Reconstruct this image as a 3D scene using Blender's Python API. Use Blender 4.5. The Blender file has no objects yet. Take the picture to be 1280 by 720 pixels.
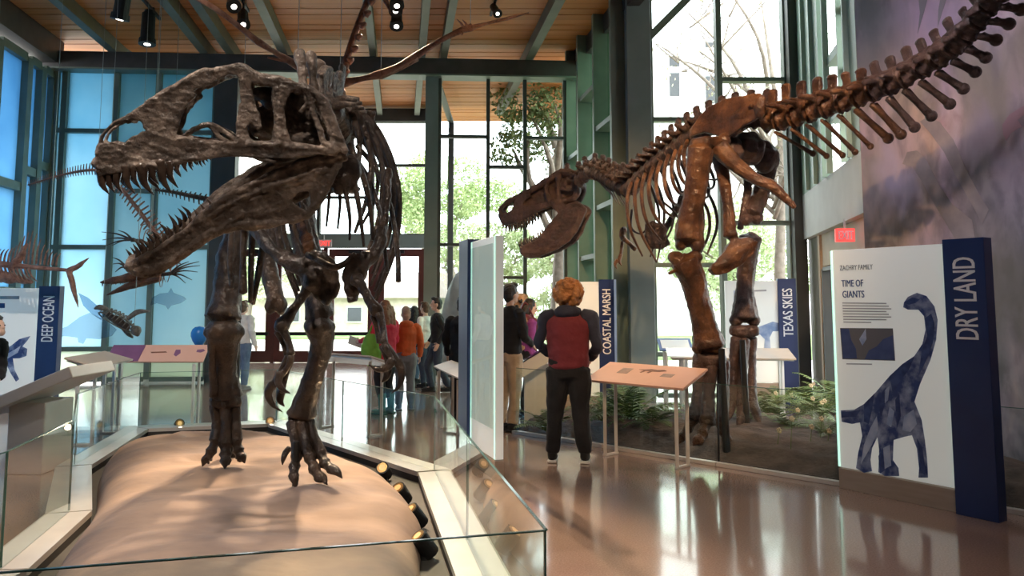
import bpy, bmesh, math, random
import numpy as np
from mathutils import Vector, Matrix
from mathutils.geometry import tessellate_polygon

random.seed(7)
rng = np.random.default_rng(7)
SC = bpy.context.scene
COL = SC.collection

# ------------------------------------------------------------------ camera
FPX, CX, CY, HZ, CAMH = 1000.0, 640.0, 282.0, 378.0, 1.60
PITCH = math.atan((HZ - CY) / FPX)
cam_d = bpy.data.cameras.new('camera')
cam_d.sensor_width = 36.0
cam_d.lens = 36.0 * FPX / 1280.0
cam_d.shift_y = -(360.0 - CY) / 1280.0
cam_d.clip_end = 400
cam = bpy.data.objects.new('camera', cam_d)
COL.objects.link(cam)
cam.location = (0, 0, CAMH)
cam.rotation_euler = (math.pi / 2 + PITCH, 0, 0)
SC.camera = cam

# ------------------------------------------------------------------ world, exposure
world = bpy.data.worlds.new('sky')
SC.world = world
world.use_nodes = True
wn = world.node_tree.nodes
wl = world.node_tree.links
bgn = wn['Background']
tc = wn.new('ShaderNodeTexCoord')
cn = wn.new('ShaderNodeTexNoise')
cn.inputs['Scale'].default_value = 2.5
cn.inputs['Detail'].default_value = 5
cr = wn.new('ShaderNodeValToRGB')
cr.color_ramp.elements[0].color = (0.80, 0.90, 1.0, 1)
cr.color_ramp.elements[1].color = (1.0, 1.0, 1.0, 1)
cr.color_ramp.elements[0].position = 0.35
cr.color_ramp.elements[1].position = 0.6
wl.new(tc.outputs['Generated'], cn.inputs['Vector'])
wl.new(cn.outputs['Fac'], cr.inputs['Fac'])
wl.new(cr.outputs['Color'], bgn.inputs['Color'])
bgn.inputs['Strength'].default_value = 6.5

SC.view_settings.view_transform = 'Standard'
SC.view_settings.look = 'None'
SC.view_settings.gamma = 1.0
SC.view_settings.use_curve_mapping = False
SC.view_settings.exposure = 0.12
try:
    SC.cycles.use_denoising = True
    SC.cycles.max_bounces = 10
    SC.cycles.transparent_max_bounces = 24
    SC.cycles.diffuse_bounces = 5
    SC.cycles.glossy_bounces = 4
    SC.cycles.sample_clamp_indirect = 6.0
    SC.cycles.caustics_reflective = False
    SC.cycles.caustics_refractive = False
except Exception:
    pass

# ------------------------------------------------------------------ pixel helpers (1280x720 photo -> world)
CP, SP = math.cos(PITCH), math.sin(PITCH)
def ray(u, v):
    a = (u - CX) / FPX
    b = (CY - v) / FPX
    return np.array([a, CP - b * SP, SP + b * CP])
CAM = np.array([0, 0, CAMH])
def W(u, v, Y):
    r = ray(u, v)
    return CAM + r * (Y / r[1])
def F(u, v, z=0.0):
    r = ray(u, v)
    return CAM + r * ((z - CAMH) / r[2])
def onplane(u, v, P0, n):
    r = ray(u, v)
    return CAM + r * (np.dot(np.asarray(P0) - CAM, n) / np.dot(r, n))
def A(*p):
    return np.array(p, dtype=float)
def unit(v):
    v = np.asarray(v, float)
    return v / max(1e-9, np.linalg.norm(v))

# ------------------------------------------------------------------ materials
MATS = {}
def mat(name, col, rough=0.6, metal=0.0, col2=None, scale=6.0, bump=0.0, bscale=None, detail=6.0,
        spec=0.5, stretch=None, lo=0.35, hi=0.65, emit=None, estr=0.0, coat=0.0, sheen=0.0, obj_coord=True):
    if name in MATS:
        return MATS[name]
    m = bpy.data.materials.new(name)
    m.use_nodes = True
    nt = m.node_tree
    b = nt.nodes['Principled BSDF']
    b.inputs['Base Color'].default_value = (*col, 1)
    b.inputs['Roughness'].default_value = rough
    b.inputs['Metallic'].default_value = metal
    b.inputs['Specular IOR Level'].default_value = spec
    if coat:
        b.inputs['Coat Weight'].default_value = coat
        b.inputs['Coat Roughness'].default_value = 0.05
    if sheen:
        b.inputs['Sheen Weight'].default_value = sheen
    if emit is not None:
        b.inputs['Emission Color'].default_value = (*emit, 1)
        b.inputs['Emission Strength'].default_value = estr
    if col2 is not None or bump:
        t = nt.nodes.new('ShaderNodeTexCoord')
        mp = nt.nodes.new('ShaderNodeMapping')
        if stretch:
            mp.inputs['Scale'].default_value = stretch
        nt.links.new(t.outputs['Object'], mp.inputs['Vector'])
        n = nt.nodes.new('ShaderNodeTexNoise')
        n.inputs['Scale'].default_value = scale
        n.inputs['Detail'].default_value = detail
        nt.links.new(mp.outputs['Vector'], n.inputs['Vector'])
        if col2 is not None:
            r = nt.nodes.new('ShaderNodeValToRGB')
            r.color_ramp.elements[0].position = lo
            r.color_ramp.elements[1].position = hi
            r.color_ramp.elements[0].color = (*col, 1)
            r.color_ramp.elements[1].color = (*col2, 1)
            nt.links.new(n.outputs['Fac'], r.inputs['Fac'])
            nt.links.new(r.outputs['Color'], b.inputs['Base Color'])
        if bump:
            n2 = nt.nodes.new('ShaderNodeTexNoise')
            n2.inputs['Scale'].default_value = bscale or scale * 3
            n2.inputs['Detail'].default_value = detail
            nt.links.new(mp.outputs['Vector'], n2.inputs['Vector'])
            bp = nt.nodes.new('ShaderNodeBump')
            bp.inputs['Strength'].default_value = bump
            bp.inputs['Distance'].default_value = 0.02
            nt.links.new(n2.outputs['Fac'], bp.inputs['Height'])
            nt.links.new(bp.outputs['Normal'], b.inputs['Normal'])
    MATS[name] = m
    return m

def glass(name, tint=(0.93, 0.98, 0.95), refl=1.0, rough=0.0):
    if name in MATS:
        return MATS[name]
    m = bpy.data.materials.new(name)
    m.use_nodes = True
    nt = m.node_tree
    nt.nodes.clear()
    o = nt.nodes.new('ShaderNodeOutputMaterial')
    tr = nt.nodes.new('ShaderNodeBsdfTransparent')
    tr.inputs['Color'].default_value = (*tint, 1)
    gl = nt.nodes.new('ShaderNodeBsdfGlossy')
    gl.inputs['Roughness'].default_value = rough
    gl.inputs['Color'].default_value = (refl, refl, refl, 1)
    fr = nt.nodes.new('ShaderNodeFresnel')
    fr.inputs['IOR'].default_value = 1.5
    mx = nt.nodes.new('ShaderNodeMixShader')
    ge = nt.nodes.new('ShaderNodeNewGeometry')
    iv = nt.nodes.new('ShaderNodeMath'); iv.operation = 'SUBTRACT'; iv.inputs[0].default_value = 1.0
    ml = nt.nodes.new('ShaderNodeMath'); ml.operation = 'MULTIPLY'
    nt.links.new(ge.outputs['Backfacing'], iv.inputs[1])
    nt.links.new(fr.outputs['Fac'], ml.inputs[0]); nt.links.new(iv.outputs[0], ml.inputs[1])
    nt.links.new(ml.outputs[0], mx.inputs['Fac'])
    nt.links.new(tr.outputs['BSDF'], mx.inputs[1])
    nt.links.new(gl.outputs['BSDF'], mx.inputs[2])
    nt.links.new(mx.outputs['Shader'], o.inputs['Surface'])
    MATS[name] = m
    return m

def film(name, top, bottom, z0, z1, clear=0.25, transl=0.9):
    """printed translucent film on glass: an ocean print, deep blue above, pale below"""
    m = bpy.data.materials.new(name)
    m.use_nodes = True
    nt = m.node_tree
    nt.nodes.clear()
    o = nt.nodes.new('ShaderNodeOutputMaterial')
    g = nt.nodes.new('ShaderNodeNewGeometry')
    sx = nt.nodes.new('ShaderNodeSeparateXYZ')
    nt.links.new(g.outputs['Position'], sx.inputs['Vector'])
    mr = nt.nodes.new('ShaderNodeMapRange')
    mr.inputs['From Min'].default_value = z0
    mr.inputs['From Max'].default_value = z1
    nt.links.new(sx.outputs['Z'], mr.inputs['Value'])
    nz = nt.nodes.new('ShaderNodeTexNoise')
    nz.inputs['Scale'].default_value = 0.7
    nz.inputs['Detail'].default_value = 4
    nt.links.new(g.outputs['Position'], nz.inputs['Vector'])
    ad = nt.nodes.new('ShaderNodeMath')
    ad.operation = 'MULTIPLY_ADD'
    ad.inputs[1].default_value = 0.9
    nt.links.new(nz.outputs['Fac'], ad.inputs[0])
    ad2 = nt.nodes.new('ShaderNodeMath')
    ad2.operation = 'SUBTRACT'
    ad2.inputs[1].default_value = 0.45
    nt.links.new(ad.outputs[0], ad2.inputs[0])
    nt.links.new(mr.outputs['Result'], ad.inputs[2])
    r = nt.nodes.new('ShaderNodeValToRGB')
    r.color_ramp.elements[0].color = (*bottom, 1)
    r.color_ramp.elements[1].color = (*top, 1)
    nt.links.new(ad2.outputs[0], r.inputs['Fac'])
    tl = nt.nodes.new('ShaderNodeBsdfTranslucent')
    tr = nt.nodes.new('ShaderNodeBsdfTransparent')
    gl = nt.nodes.new('ShaderNodeBsdfGlossy')
    gl.inputs['Roughness'].default_value = 0.15
    nt.links.new(r.outputs['Color'], tl.inputs['Color'])
    nt.links.new(r.outputs['Color'], tr.inputs['Color'])
    m1 = nt.nodes.new('ShaderNodeMixShader')
    m1.inputs['Fac'].default_value = clear
    nt.links.new(tl.outputs['BSDF'], m1.inputs[1])
    nt.links.new(tr.outputs['BSDF'], m1.inputs[2])
    m2 = nt.nodes.new('ShaderNodeMixShader')
    m2.inputs['Fac'].default_value = 0.04
    nt.links.new(m1.outputs['Shader'], m2.inputs[1])
    nt.links.new(gl.outputs['BSDF'], m2.inputs[2])
    nt.links.new(m2.outputs['Shader'], o.inputs['Surface'])
    MATS[name] = m
    return m

# ------------------------------------------------------------------ mesh builder
def catmull(P, n):
    P = np.asarray(P, float)
    if len(P) == 2:
        t = np.linspace(0, 1, n + 1)[:, None]
        return P[0] * (1 - t) + P[1] * t
    Q = np.vstack([2 * P[0] - P[1], P, 2 * P[-1] - P[-2]])
    out = []
    for i in range(1, len(Q) - 2):
        p0, p1, p2, p3 = Q[i - 1:i + 3]
        for t in np.linspace(0, 1, n, endpoint=False):
            out.append(0.5 * ((2 * p1) + (-p0 + p2) * t + (2 * p0 - 5 * p1 + 4 * p2 - p3) * t * t
                              + (-p0 + 3 * p1 - 3 * p2 + p3) * t ** 3))
    out.append(Q[-2])
    return np.array(out)

class MB:
    def __init__(s):
        s.v = []
        s.f = []
    def add(s, vs, fs):
        o = len(s.v)
        s.v.extend([tuple(float(c) for c in p) for p in vs])
        s.f.extend([tuple(i + o for i in f) for f in fs])
        return s
    def box(s, c, size, ax=None, ay=None, az=None):
        c = np.asarray(c, float)
        ax = A(1, 0, 0) if ax is None else unit(ax)
        az = A(0, 0, 1) if az is None else unit(az)
        ay = np.cross(az, ax) if ay is None else unit(ay)
        hx, hy, hz = [k / 2 for k in size]
        vs = [c + ax * x + ay * y + az * z for z in (-hz, hz) for y in (-hy, hy) for x in (-hx, hx)]
        return s.add(vs, [(0, 2, 3, 1), (4, 5, 7, 6), (0, 1, 5, 4), (2, 6, 7, 3), (0, 4, 6, 2), (1, 3, 7, 5)])
    def bar(s, a, b, w, h, up=(0, 0, 1)):
        """rectangular bar from a to b, w sideways, h along up"""
        a = np.asarray(a, float); b = np.asarray(b, float)
        d = unit(b - a)
        side = unit(np.cross(up, d)) if abs(np.dot(unit(up), d)) < 0.999 else A(1, 0, 0)
        u2 = np.cross(d, side)
        return s.box((a + b) / 2, (np.linalg.norm(b - a), w, h), ax=d, ay=side, az=u2)
    def prism(s, pts, ext, both=True):
        """extrude a planar outline (3D points) by vector ext"""
        P = np.asarray(pts, float)
        e = np.asarray(ext, float)
        lo = P - e / 2 if both else P
        hi = P + e / 2 if both else P + e
        n = len(P)
        nrm = sum(np.cross(P[i] - P[0], P[(i + 1) % n] - P[0]) for i in range(n))
        if np.dot(nrm, e) < 0:
            lo, hi = lo[::-1], hi[::-1]
            P = P[::-1]
        tris = tessellate_polygon([[Vector(p) for p in P]])
        fs = []
        for t in tris:
            q = np.cross(P[t[1]] - P[t[0]], P[t[2]] - P[t[0]])
            t = tuple(t) if np.dot(q, e) > 0 else (t[0], t[2], t[1])
            fs.append((t[0] + n, t[1] + n, t[2] + n))
            fs.append((t[0], t[2], t[1]))
        for i in range(n):
            j = (i + 1) % n
            fs.append((i, j, j + n, i + n))
        return s.add(np.vstack([lo, hi]), fs)
    def tube(s, pts, rad, sides=8, sub=4, flat=None, fdir=None, cap=True):
        """swept tube; rad per control point; flat: scale of the radius along fdir"""
        pts = [np.asarray(p, float) for p in pts]
        rad = list(rad) if hasattr(rad, '__len__') else [rad] * len(pts)
        P = catmull(pts, sub)
        R = catmull(np.array(rad)[:, None].repeat(3, 1), sub)[:, 0].clip(min(rad) * 0.6)
        n = len(P)
        T = np.gradient(P, axis=0)
        T /= np.linalg.norm(T, axis=1)[:, None] + 1e-9
        up = A(0, 0, 1) if abs(T[0][2]) < 0.9 else A(0, 1, 0)
        if fdir is not None:
            up = unit(fdir)
        vs, fs = [], []
        prev = unit(up - T[0] * np.dot(up, T[0]))
        ang = np.arange(sides) * 2 * math.pi / sides
        for i in range(n):
            if fdir is not None:
                x = unit(up - T[i] * np.dot(up, T[i]))
            else:
                x = unit(prev - T[i] * np.dot(prev, T[i]))
            prev = x
            y = np.cross(T[i], x)
            k = 1.0 if flat is None else flat
            for a_ in ang:
                vs.append(P[i] + R[i] * (x * math.cos(a_) * k + y * math.sin(a_)))
        for i in range(n - 1):
            for j in range(sides):
                k = (j + 1) % sides
                fs.append((i * sides + j, i * sides + k, (i + 1) * sides + k, (i + 1) * sides + j))
        if cap:
            vs.append(P[0] - T[0] * R[0] * 0.5); vs.append(P[-1] + T[-1] * R[-1] * 0.5)
            a0, b0 = len(vs) - 2, len(vs) - 1
            for j in range(sides):
                k = (j + 1) % sides
                fs.append((a0, k, j))
                fs.append((b0, (n - 1) * sides + j, (n - 1) * sides + k))
        return s.add(vs, fs)
    def ell(s, c, r, ax=None, az=None, nu=10, nv=7):
        c = np.asarray(c, float)
        r = (r, r, r) if not hasattr(r, '__len__') else r
        ax = A(1, 0, 0) if ax is None else unit(ax)
        az = A(0, 0, 1) if az is None else unit(az)
        az = unit(az - ax * np.dot(ax, az))
        ay = np.cross(az, ax)
        vs, fs = [], []
        for i in range(1, nv):
            th = math.pi * i / nv
            for j in range(nu):
                ph = 2 * math.pi * j / nu
                vs.append(c + ax * r[0] * math.sin(th) * math.cos(ph) + ay * r[1] * math.sin(th) * math.sin(ph) + az * r[2] * math.cos(th))
        vs.append(c + az * r[2]); vs.append(c - az * r[2])
        t, b = len(vs) - 2, len(vs) - 1
        for j in range(nu):
            k = (j + 1) % nu
            fs.append((t, j, k))
            fs.append((b, (nv - 2) * nu + k, (nv - 2) * nu + j))
            for i in range(nv - 2):
                fs.append((i * nu + j, (i + 1) * nu + j, (i + 1) * nu + k, i * nu + k))
        return s.add(vs, fs)
    def cyl(s, a, b, r0, r1=None, sides=16):
        r1 = r0 if r1 is None else r1
        a = np.asarray(a, float); b = np.asarray(b, float)
        d = unit(b - a)
        x = unit(np.cross(d, A(0, 0, 1) if abs(d[2]) < 0.9 else A(1, 0, 0)))
        y = np.cross(d, x)
        vs = []
        for c, r in ((a, r0), (b, r1)):
            for j in range(sides):
                t = 2 * math.pi * j / sides
                vs.append(c + r * (x * math.cos(t) + y * math.sin(t)))
        fs = [(j, (j + 1) % sides, sides + (j + 1) % sides, sides + j) for j in range(sides)]
        fs.append(tuple(range(sides))[::-1]); fs.append(tuple(range(sides, 2 * sides)))
        return s.add(vs, fs)
    def grid(s, G):
        """G: rows x cols x 3"""
        r, c = len(G), len(G[0])
        vs = [p for row in G for p in row]
        return s.add(vs, [(i * c + j, i * c + j + 1, (i + 1) * c + j + 1, (i + 1) * c + j) for i in range(r - 1) for j in range(c - 1)])
    def mesh(s, name, off=(0, 0, 0)):
        me = bpy.data.meshes.new(name)
        o = np.asarray(off, float)
        me.from_pydata([tuple(np.asarray(p) - o) for p in s.v], [], s.f)
        me.update()
        return me
    def build(s, name, m, parent=None, smooth=False, bevel=0.0):
        return link(name, s.mesh(name, woff(parent)), m, parent, smooth, bevel)

def woff(o):
    p = A(0, 0, 0)
    while o is not None:
        p = p + A(*o.location)
        o = o.parent
    return p

def link(name, me, m, parent=None, smooth=False, bevel=0.0):
    o = bpy.data.objects.new(name, me)
    COL.objects.link(o)
    if m is not None and not me.materials:
        me.materials.append(m)
    if parent is not None:
        o.parent = parent
    if smooth:
        me.polygons.foreach_set('use_smooth', [True] * len(me.polygons))
    if bevel:
        bv = o.modifiers.new('bevel', 'BEVEL')
        bv.width = bevel
        bv.segments = 2
        bv.limit_method = 'ANGLE'
    return o

def tag(o, label=None, cat=None, group=None, kind=None):
    if label: o['label'] = label
    if cat: o['category'] = cat
    if group: o['group'] = group
    if kind: o['kind'] = kind
    return o

def thing(name, label, cat, loc=(0, 0, 0), group=None, kind=None):
    o = bpy.data.objects.new(name, None)
    COL.objects.link(o)
    o.empty_display_size = 0.1
    o.location = tuple(float(c) for c in loc)
    return tag(o, label, cat, group, kind)

def struct(name, mb, m, parent=None, smooth=False, bevel=0.0):
    o = mb.build(name, m, parent, smooth, bevel)
    if parent is None:
        o['kind'] = 'structure'
    return o

def lumps(V, amp, freq, seed=0):
    """smooth organic displacement as a sum of sine waves"""
    r = np.random.default_rng(seed)
    d = np.zeros(len(V))
    for k in range(7):
        w = r.normal(size=3)
        w = w / np.linalg.norm(w) * freq * (0.6 + 0.5 * k)
        d += np.sin(V @ w + r.uniform(0, 6.28)) * amp / (1 + 0.35 * k)
    return d

def fuse_mesh(mb, voxel, smooth=2, amp=0.0, freq=30.0, seed=0, name='bone'):
    """weld overlapping closed shapes into one continuous organic surface"""
    me = mb.mesh(name + '_raw')
    o = bpy.data.objects.new(name + '_raw', me)
    COL.objects.link(o)
    rm = o.modifiers.new('remesh', 'REMESH')
    rm.mode = 'VOXEL'
    rm.voxel_size = voxel
    if smooth:
        sm = o.modifiers.new('smooth', 'SMOOTH')
        sm.iterations = smooth
        sm.factor = 0.5
    dg = bpy.context.evaluated_depsgraph_get()
    ev = o.evaluated_get(dg)
    out = bpy.data.meshes.new_from_object(ev)
    bpy.data.objects.remove(o)
    bpy.data.meshes.remove(me)
    out.name = name
    if amp:
        n = len(out.vertices)
        co = np.empty(n * 3); out.vertices.foreach_get('co', co)
        no = np.empty(n * 3); out.vertices.foreach_get('normal', no)
        co = co.reshape(-1, 3); no = no.reshape(-1, 3)
        co = co + no * lumps(co, amp, freq, seed)[:, None]
        out.vertices.foreach_set('co', co.ravel())
        out.update()
    return out

def fuse(mb, name, m, parent, voxel, smooth=2, amp=0.0, freq=30.0, seed=0):
    me = fuse_mesh(mb, voxel, smooth, amp, freq, seed, name)
    off = woff(parent)
    if off.any():
        me.transform(Matrix.Translation(Vector(-off)))
    return link(name, me, m, parent, smooth=True)

def dup(root, loc=None, rotz=None, label=None, group=None, scale=None):
    r = root.copy(); COL.objects.link(r)
    if loc is not None: r.location = tuple(float(c) for c in loc)
    if rotz is not None: r.rotation_euler = (0, 0, rotz)
    if scale is not None: r.scale = (scale, scale, scale) if not hasattr(scale, '__len__') else scale
    if label: r['label'] = label
    if group: r['group'] = group
    for ch in list(root.children):
        c = ch.copy(); COL.objects.link(c); c.parent = r
        for g in list(ch.children):
            d = g.copy(); COL.objects.link(d); d.parent = c
    return r

def text(body, size, org, right, up, m, parent, name='lettering', sx=0.82, bold=0.012, depth=0.002, lift=0.001, align='LEFT', length=None):
    cu = bpy.data.curves.new(name, 'FONT')
    cu.body = body
    cu.size = size
    cu.extrude = depth / 2
    cu.align_x = align
    cu.resolution_u = 3
    o = bpy.data.objects.new(name + '_raw', cu)
    COL.objects.link(o)
    dg = bpy.context.evaluated_depsgraph_get()
    me = bpy.data.meshes.new_from_object(o.evaluated_get(dg))
    bpy.data.objects.remove(o)
    if length:
        xs = [q.co.x for q in me.vertices]
        sx = length / max(1e-6, max(xs) - min(xs))
    if bold:
        bmx = bmesh.new()
        for dx, dz in ((0, 0), (bold * size * 1.6, depth * 0.15), (bold * size * 3.2, depth * 0.3)):
            cp = me.copy(); cp.transform(Matrix.Translation((dx, 0, dz))); bmx.from_mesh(cp); bpy.data.meshes.remove(cp)
        bmx.to_mesh(me); bmx.free()
    right = unit(right); up = unit(up); nn = np.cross(right, up)
    org = np.asarray(org, float) + nn * (lift + depth / 2)
    M = Matrix([[right[0] * sx, up[0], nn[0], org[0]], [right[1] * sx, up[1], nn[1], org[1]],
                [right[2] * sx, up[2], nn[2], org[2]], [0, 0, 0, 1]])
    me.transform(Matrix.Translation(Vector(-woff(parent))) @ M)
    me.materials.clear()
    return link(name, me, m, parent)

# ------------------------------------------------------------------ shared materials
M_frame = mat('green grey painted steel', (0.13, 0.165, 0.13), 0.45, 0.0, (0.16, 0.195, 0.155), 3)
M_frame_d = mat('dark bronze steel', (0.045, 0.048, 0.045), 0.5, 0.0, (0.06, 0.06, 0.055), 3)
M_beam = mat('dark brown steel beam', (0.05, 0.045, 0.04), 0.55, 0.0, (0.07, 0.06, 0.055), 4)
M_green = mat('sage green wall panel', (0.34, 0.46, 0.37), 0.5, 0.0, (0.38, 0.50, 0.41), 2)
M_column = mat('grey painted column', (0.15, 0.18, 0.17), 0.5, 0.0, (0.18, 0.21, 0.2), 2)
M_white = mat('white plaster', (0.74, 0.74, 0.72), 0.7, 0.0, (0.8, 0.8, 0.78), 3)
M_maroon = mat('maroon door frame', (0.075, 0.018, 0.015), 0.4, 0.0, (0.10, 0.025, 0.02), 4)
M_black = mat('black metal', (0.012, 0.012, 0.013), 0.45, 0.3, (0.02, 0.02, 0.02), 8)
M_hall = mat('taupe hall paint', (0.22, 0.20, 0.185), 0.7, 0.0, (0.25, 0.23, 0.21), 2)
M_steel = mat('pale satin metal', (0.62, 0.60, 0.57), 0.38, 0.25, (0.68, 0.66, 0.63), 5)
M_cable = mat('steel cable', (0.25, 0.25, 0.25), 0.4, 0.8, (0.3, 0.3, 0.3), 50)
G_win = glass('clear window glass', (0.97, 1.0, 0.985))
G_barrier = glass('barrier glass', (0.93, 0.975, 0.955), 1.0)
G_green = glass('green side glass', (0.72, 0.9, 0.76), 1.0)
M_edge = mat('green glass edge', (0.05, 0.12, 0.10), 0.15, 0.0, (0.06, 0.14, 0.11), 10)

# ------------------------------------------------------------------ the plan of the hall
AX = unit(A(-0.138, 1, 0))                 # rafters run this way
BL = W(62, 88, 16.0); ZB0 = BL[2]
_r = ray(720, 100); BR = CAM + _r * ((ZB0 - CAMH) / _r[2])
BD = unit(A(BR[0] - BL[0], BR[1] - BL[1], 0))      # along the cross beam
BN = A(BD[1], -BD[0], 0)                           # towards the camera
ZB1 = W(62, 68, 16.0)[2]
ZC = ZB1 + 0.26                                    # underside of the boards
def onB(u, v, off=0.0):
    return onplane(u, v, BL + BN * off, BN)
# ================================================================== STRUCTURE
def floor_material():
    m = bpy.data.materials.new('polished terrazzo')
    m.use_nodes = True
    nt = m.node_tree
    b = nt.nodes['Principled BSDF']
    t = nt.nodes.new('ShaderNodeTexCoord')
    n = nt.nodes.new('ShaderNodeTexNoise'); n.inputs['Scale'].default_value = 90; n.inputs['Detail'].default_value = 3
    n2 = nt.nodes.new('ShaderNodeTexNoise'); n2.inputs['Scale'].default_value = 0.5; n2.inputs['Detail'].default_value = 4
    r = nt.nodes.new('ShaderNodeValToRGB')
    r.color_ramp.elements[0].position = 0.3; r.color_ramp.elements[1].position = 0.7
    r.color_ramp.elements[0].color = (0.27, 0.185, 0.15, 1); r.color_ramp.elements[1].color = (0.39, 0.275, 0.225, 1)
    mx = nt.nodes.new('ShaderNodeMixRGB'); mx.blend_type = 'MULTIPLY'; mx.inputs['Fac'].default_value = 0.35
    nt.links.new(t.outputs['Object'], n.inputs['Vector']); nt.links.new(t.outputs['Object'], n2.inputs['Vector'])
    nt.links.new(n.outputs['Fac'], r.inputs['Fac'])
    nt.links.new(r.outputs['Color'], mx.inputs[1]); nt.links.new(n2.outputs['Color'], mx.inputs[2])
    mx2 = nt.nodes.new('ShaderNodeMixRGB'); mx2.inputs['Fac'].default_value = 0.75
    nt.links.new(mx.outputs[0], mx2.inputs[1]); nt.links.new(r.outputs['Color'], mx2.inputs[2])
    nt.links.new(mx2.outputs[0], b.inputs['Base Color'])
    b.inputs['Roughness'].default_value = 0.13
    b.inputs['Specular IOR Level'].default_value = 0.6
    b.inputs['Coat Weight'].default_value = 0.35
    b.inputs['Coat Roughness'].default_value = 0.06
    n3 = nt.nodes.new('ShaderNodeTexNoise'); n3.inputs['Scale'].default_value = 1.6
    bp = nt.nodes.new('ShaderNodeBump'); bp.inputs['Strength'].default_value = 0.05; bp.inputs['Distance'].default_value = 0.05
    nt.links.new(t.outputs['Object'], n3.inputs['Vector']); nt.links.new(n3.outputs['Fac'], bp.inputs['Height'])
    nt.links.new(bp.outputs['Normal'], b.inputs['Normal'])
    return m
struct('floor', MB().box((-1.5, 7.0, -0.05), (26, 31, 0.1)), floor_material())
M_joint = mat('brass floor joint', (0.22, 0.17, 0.13), 0.4, 0.4, (0.26, 0.2, 0.15), 20)

DY = 21.6                                   # door wall
# ---- roof: boards, rafters, cross beam
roof = thing('ceiling', None, None, (0, 0, 0), kind='structure')
M_wood = mat('cedar boards', (0.34, 0.135, 0.045), 0.55, 0, (0.50, 0.225, 0.085), 3.5, 0.12, 12, stretch=(0.5, 5, 5))
bw = 0.285
Lside = lambda y: -9.6 - 0.138 * (y - 16)
Rside = lambda y: BR[0] + 0.02 + 0.175 * (BR[1] - y)
board_shapes = []
for k in range(4):
    m2 = mat('cedar boards tone %d' % k, (0.43 + 0.035 * k, 0.135 + 0.013 * k, 0.024 + 0.004 * k), 0.55, 0,
             (0.60 + 0.03 * k, 0.22 + 0.015 * k, 0.048 + 0.006 * k), 3.0 + 0.5 * k, 0.12, 14, stretch=(0.5, 5, 5))
    me = MB().box((0, 0, 0.03), (1, bw - 0.012, 0.06)).mesh('board')
    me.materials.append(m2)
    board_shapes.append(me)
y = -7.8; i = 0
while y < DY + 1.5:
    xl, xr = Lside(y) - 0.3, Rside(y)
    xr = xr if y < BR[1] - 0.3 else 1.8
    o = bpy.data.objects.new('board', board_shapes[(i * 7 + i // 3) % 4])
    COL.objects.link(o); o.parent = roof
    o.location = ((xl + xr) / 2, y + bw / 2 + 0.0, ZC + 0.006 * ((i * 5) % 3)); o.scale = (xr - xl, 1, 1)
    y += bw; i += 1
MB().prism([A(-11.2, -8, ZC + 0.12), A(Rside(-8) , -8, ZC + 0.12), A(Rside(BR[1]), BR[1], ZC + 0.12), A(1.9, DY + 1.4, ZC + 0.12), A(-11.2, DY + 1.4, ZC + 0.12)], A(0, 0, 0.08)).build('roof_deck', M_beam, roof)
M_raft = mat('olive painted rafter', (0.11, 0.115, 0.085), 0.5, 0, (0.14, 0.14, 0.105), 3)
for u in (146, 259, 291, 357, 467, 527, 554, 659):
    p = onB(u, 69)
    t0 = (-7.5 - p[1]) / AX[1]; t1 = (DY - 0.2 - p[1]) / AX[1]
    w = 0.17 if u in (146, 259, 291, 357, 659) else 0.14
    a = p + AX * t0; b = p + AX * t1
    a[2] = b[2] = ZB1 + 0.13
    MB().bar(a, b, w, 0.25).build('rafter', M_raft, roof)
# edge beams along both sides of the roof
a = BL + AX * 0; b = BL - AX * 24; a = a.copy(); a[2] = b[2] = ZB1 - 0.0
MB().bar(a + A(0.1, 0, 0), b + A(0.1, 0, 0), 0.32, 0.5).build('edge_beam', M_beam, roof)
re0 = BR + A(0.0, 0.2, 0); re1 = A(Rside(8.0), 8.0, 0)
re0[2] = re1[2] = ZB1 + 0.1
MB().bar(re0, re1, 0.2, 0.4).build('edge_beam', M_beam, roof)
cb0 = BL.copy() - BD * 0.15; cb1 = BR.copy() + BD * 0.1
cb0[2] = cb1[2] = (ZB0 + ZB1) / 2
tb = struct('trim_1', MB().bar(cb0 + BN * 0.12, cb1 + BN * 0.12, 0.3, ZB1 - ZB0), M_beam)
MB().bar(cb0 + BN * 0.1 + A(0, 0, -(ZB1 - ZB0) / 2 - 0.02), cb1 + BN * 0.1 + A(0, 0, -(ZB1 - ZB0) / 2 - 0.02), 0.42, 0.035).build('flange', M_frame, tb)

# ---- glazing helper
def glazing(name, P0, D, cols, fm, pane, fw=0.07, fd=0.14, vert=True, z0=None, z1=None, thick=0.012):
    """cols: list of (s0, s1, [z levels bottom..top]); pane(s, z) -> material"""
    P0 = A(P0[0], P0[1], 0); D = unit(A(D[0], D[1], 0))
    root = thing(name, None, None, P0, kind='structure')
    N = A(D[1], -D[0], 0)
    edges = sorted({round(c[0], 3) for c in cols} | {round(c[1], 3) for c in cols})
    zt = max(c[2][-1] for c in cols); zb = min(c[2][0] for c in cols)
    for s in edges:
        MB().box(P0 + D * s + A(0, 0, (zt + zb) / 2), (fw, fd, zt - zb), ax=D).build('mullion', fm, root)
    for s0, s1, zs in cols:
        for z in zs:
            MB().box(P0 + D * (s0 + s1) / 2 + A(0, 0, z), (s1 - s0 - fw, fd * 0.9, fw * 0.8), ax=D).build('transom', fm, root)
        for za, zb_ in zip(zs[:-1], zs[1:]):
            MB().box(P0 + D * (s0 + s1) / 2 + A(0, 0, (za + zb_) / 2) - N * 0.02, (s1 - s0 - fw + 0.01, thick, zb_ - za - fw * 0.8 + 0.01), ax=D).build('pane', pane((s0 + s1) / 2, (za + zb_) / 2), root)
    return root
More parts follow.
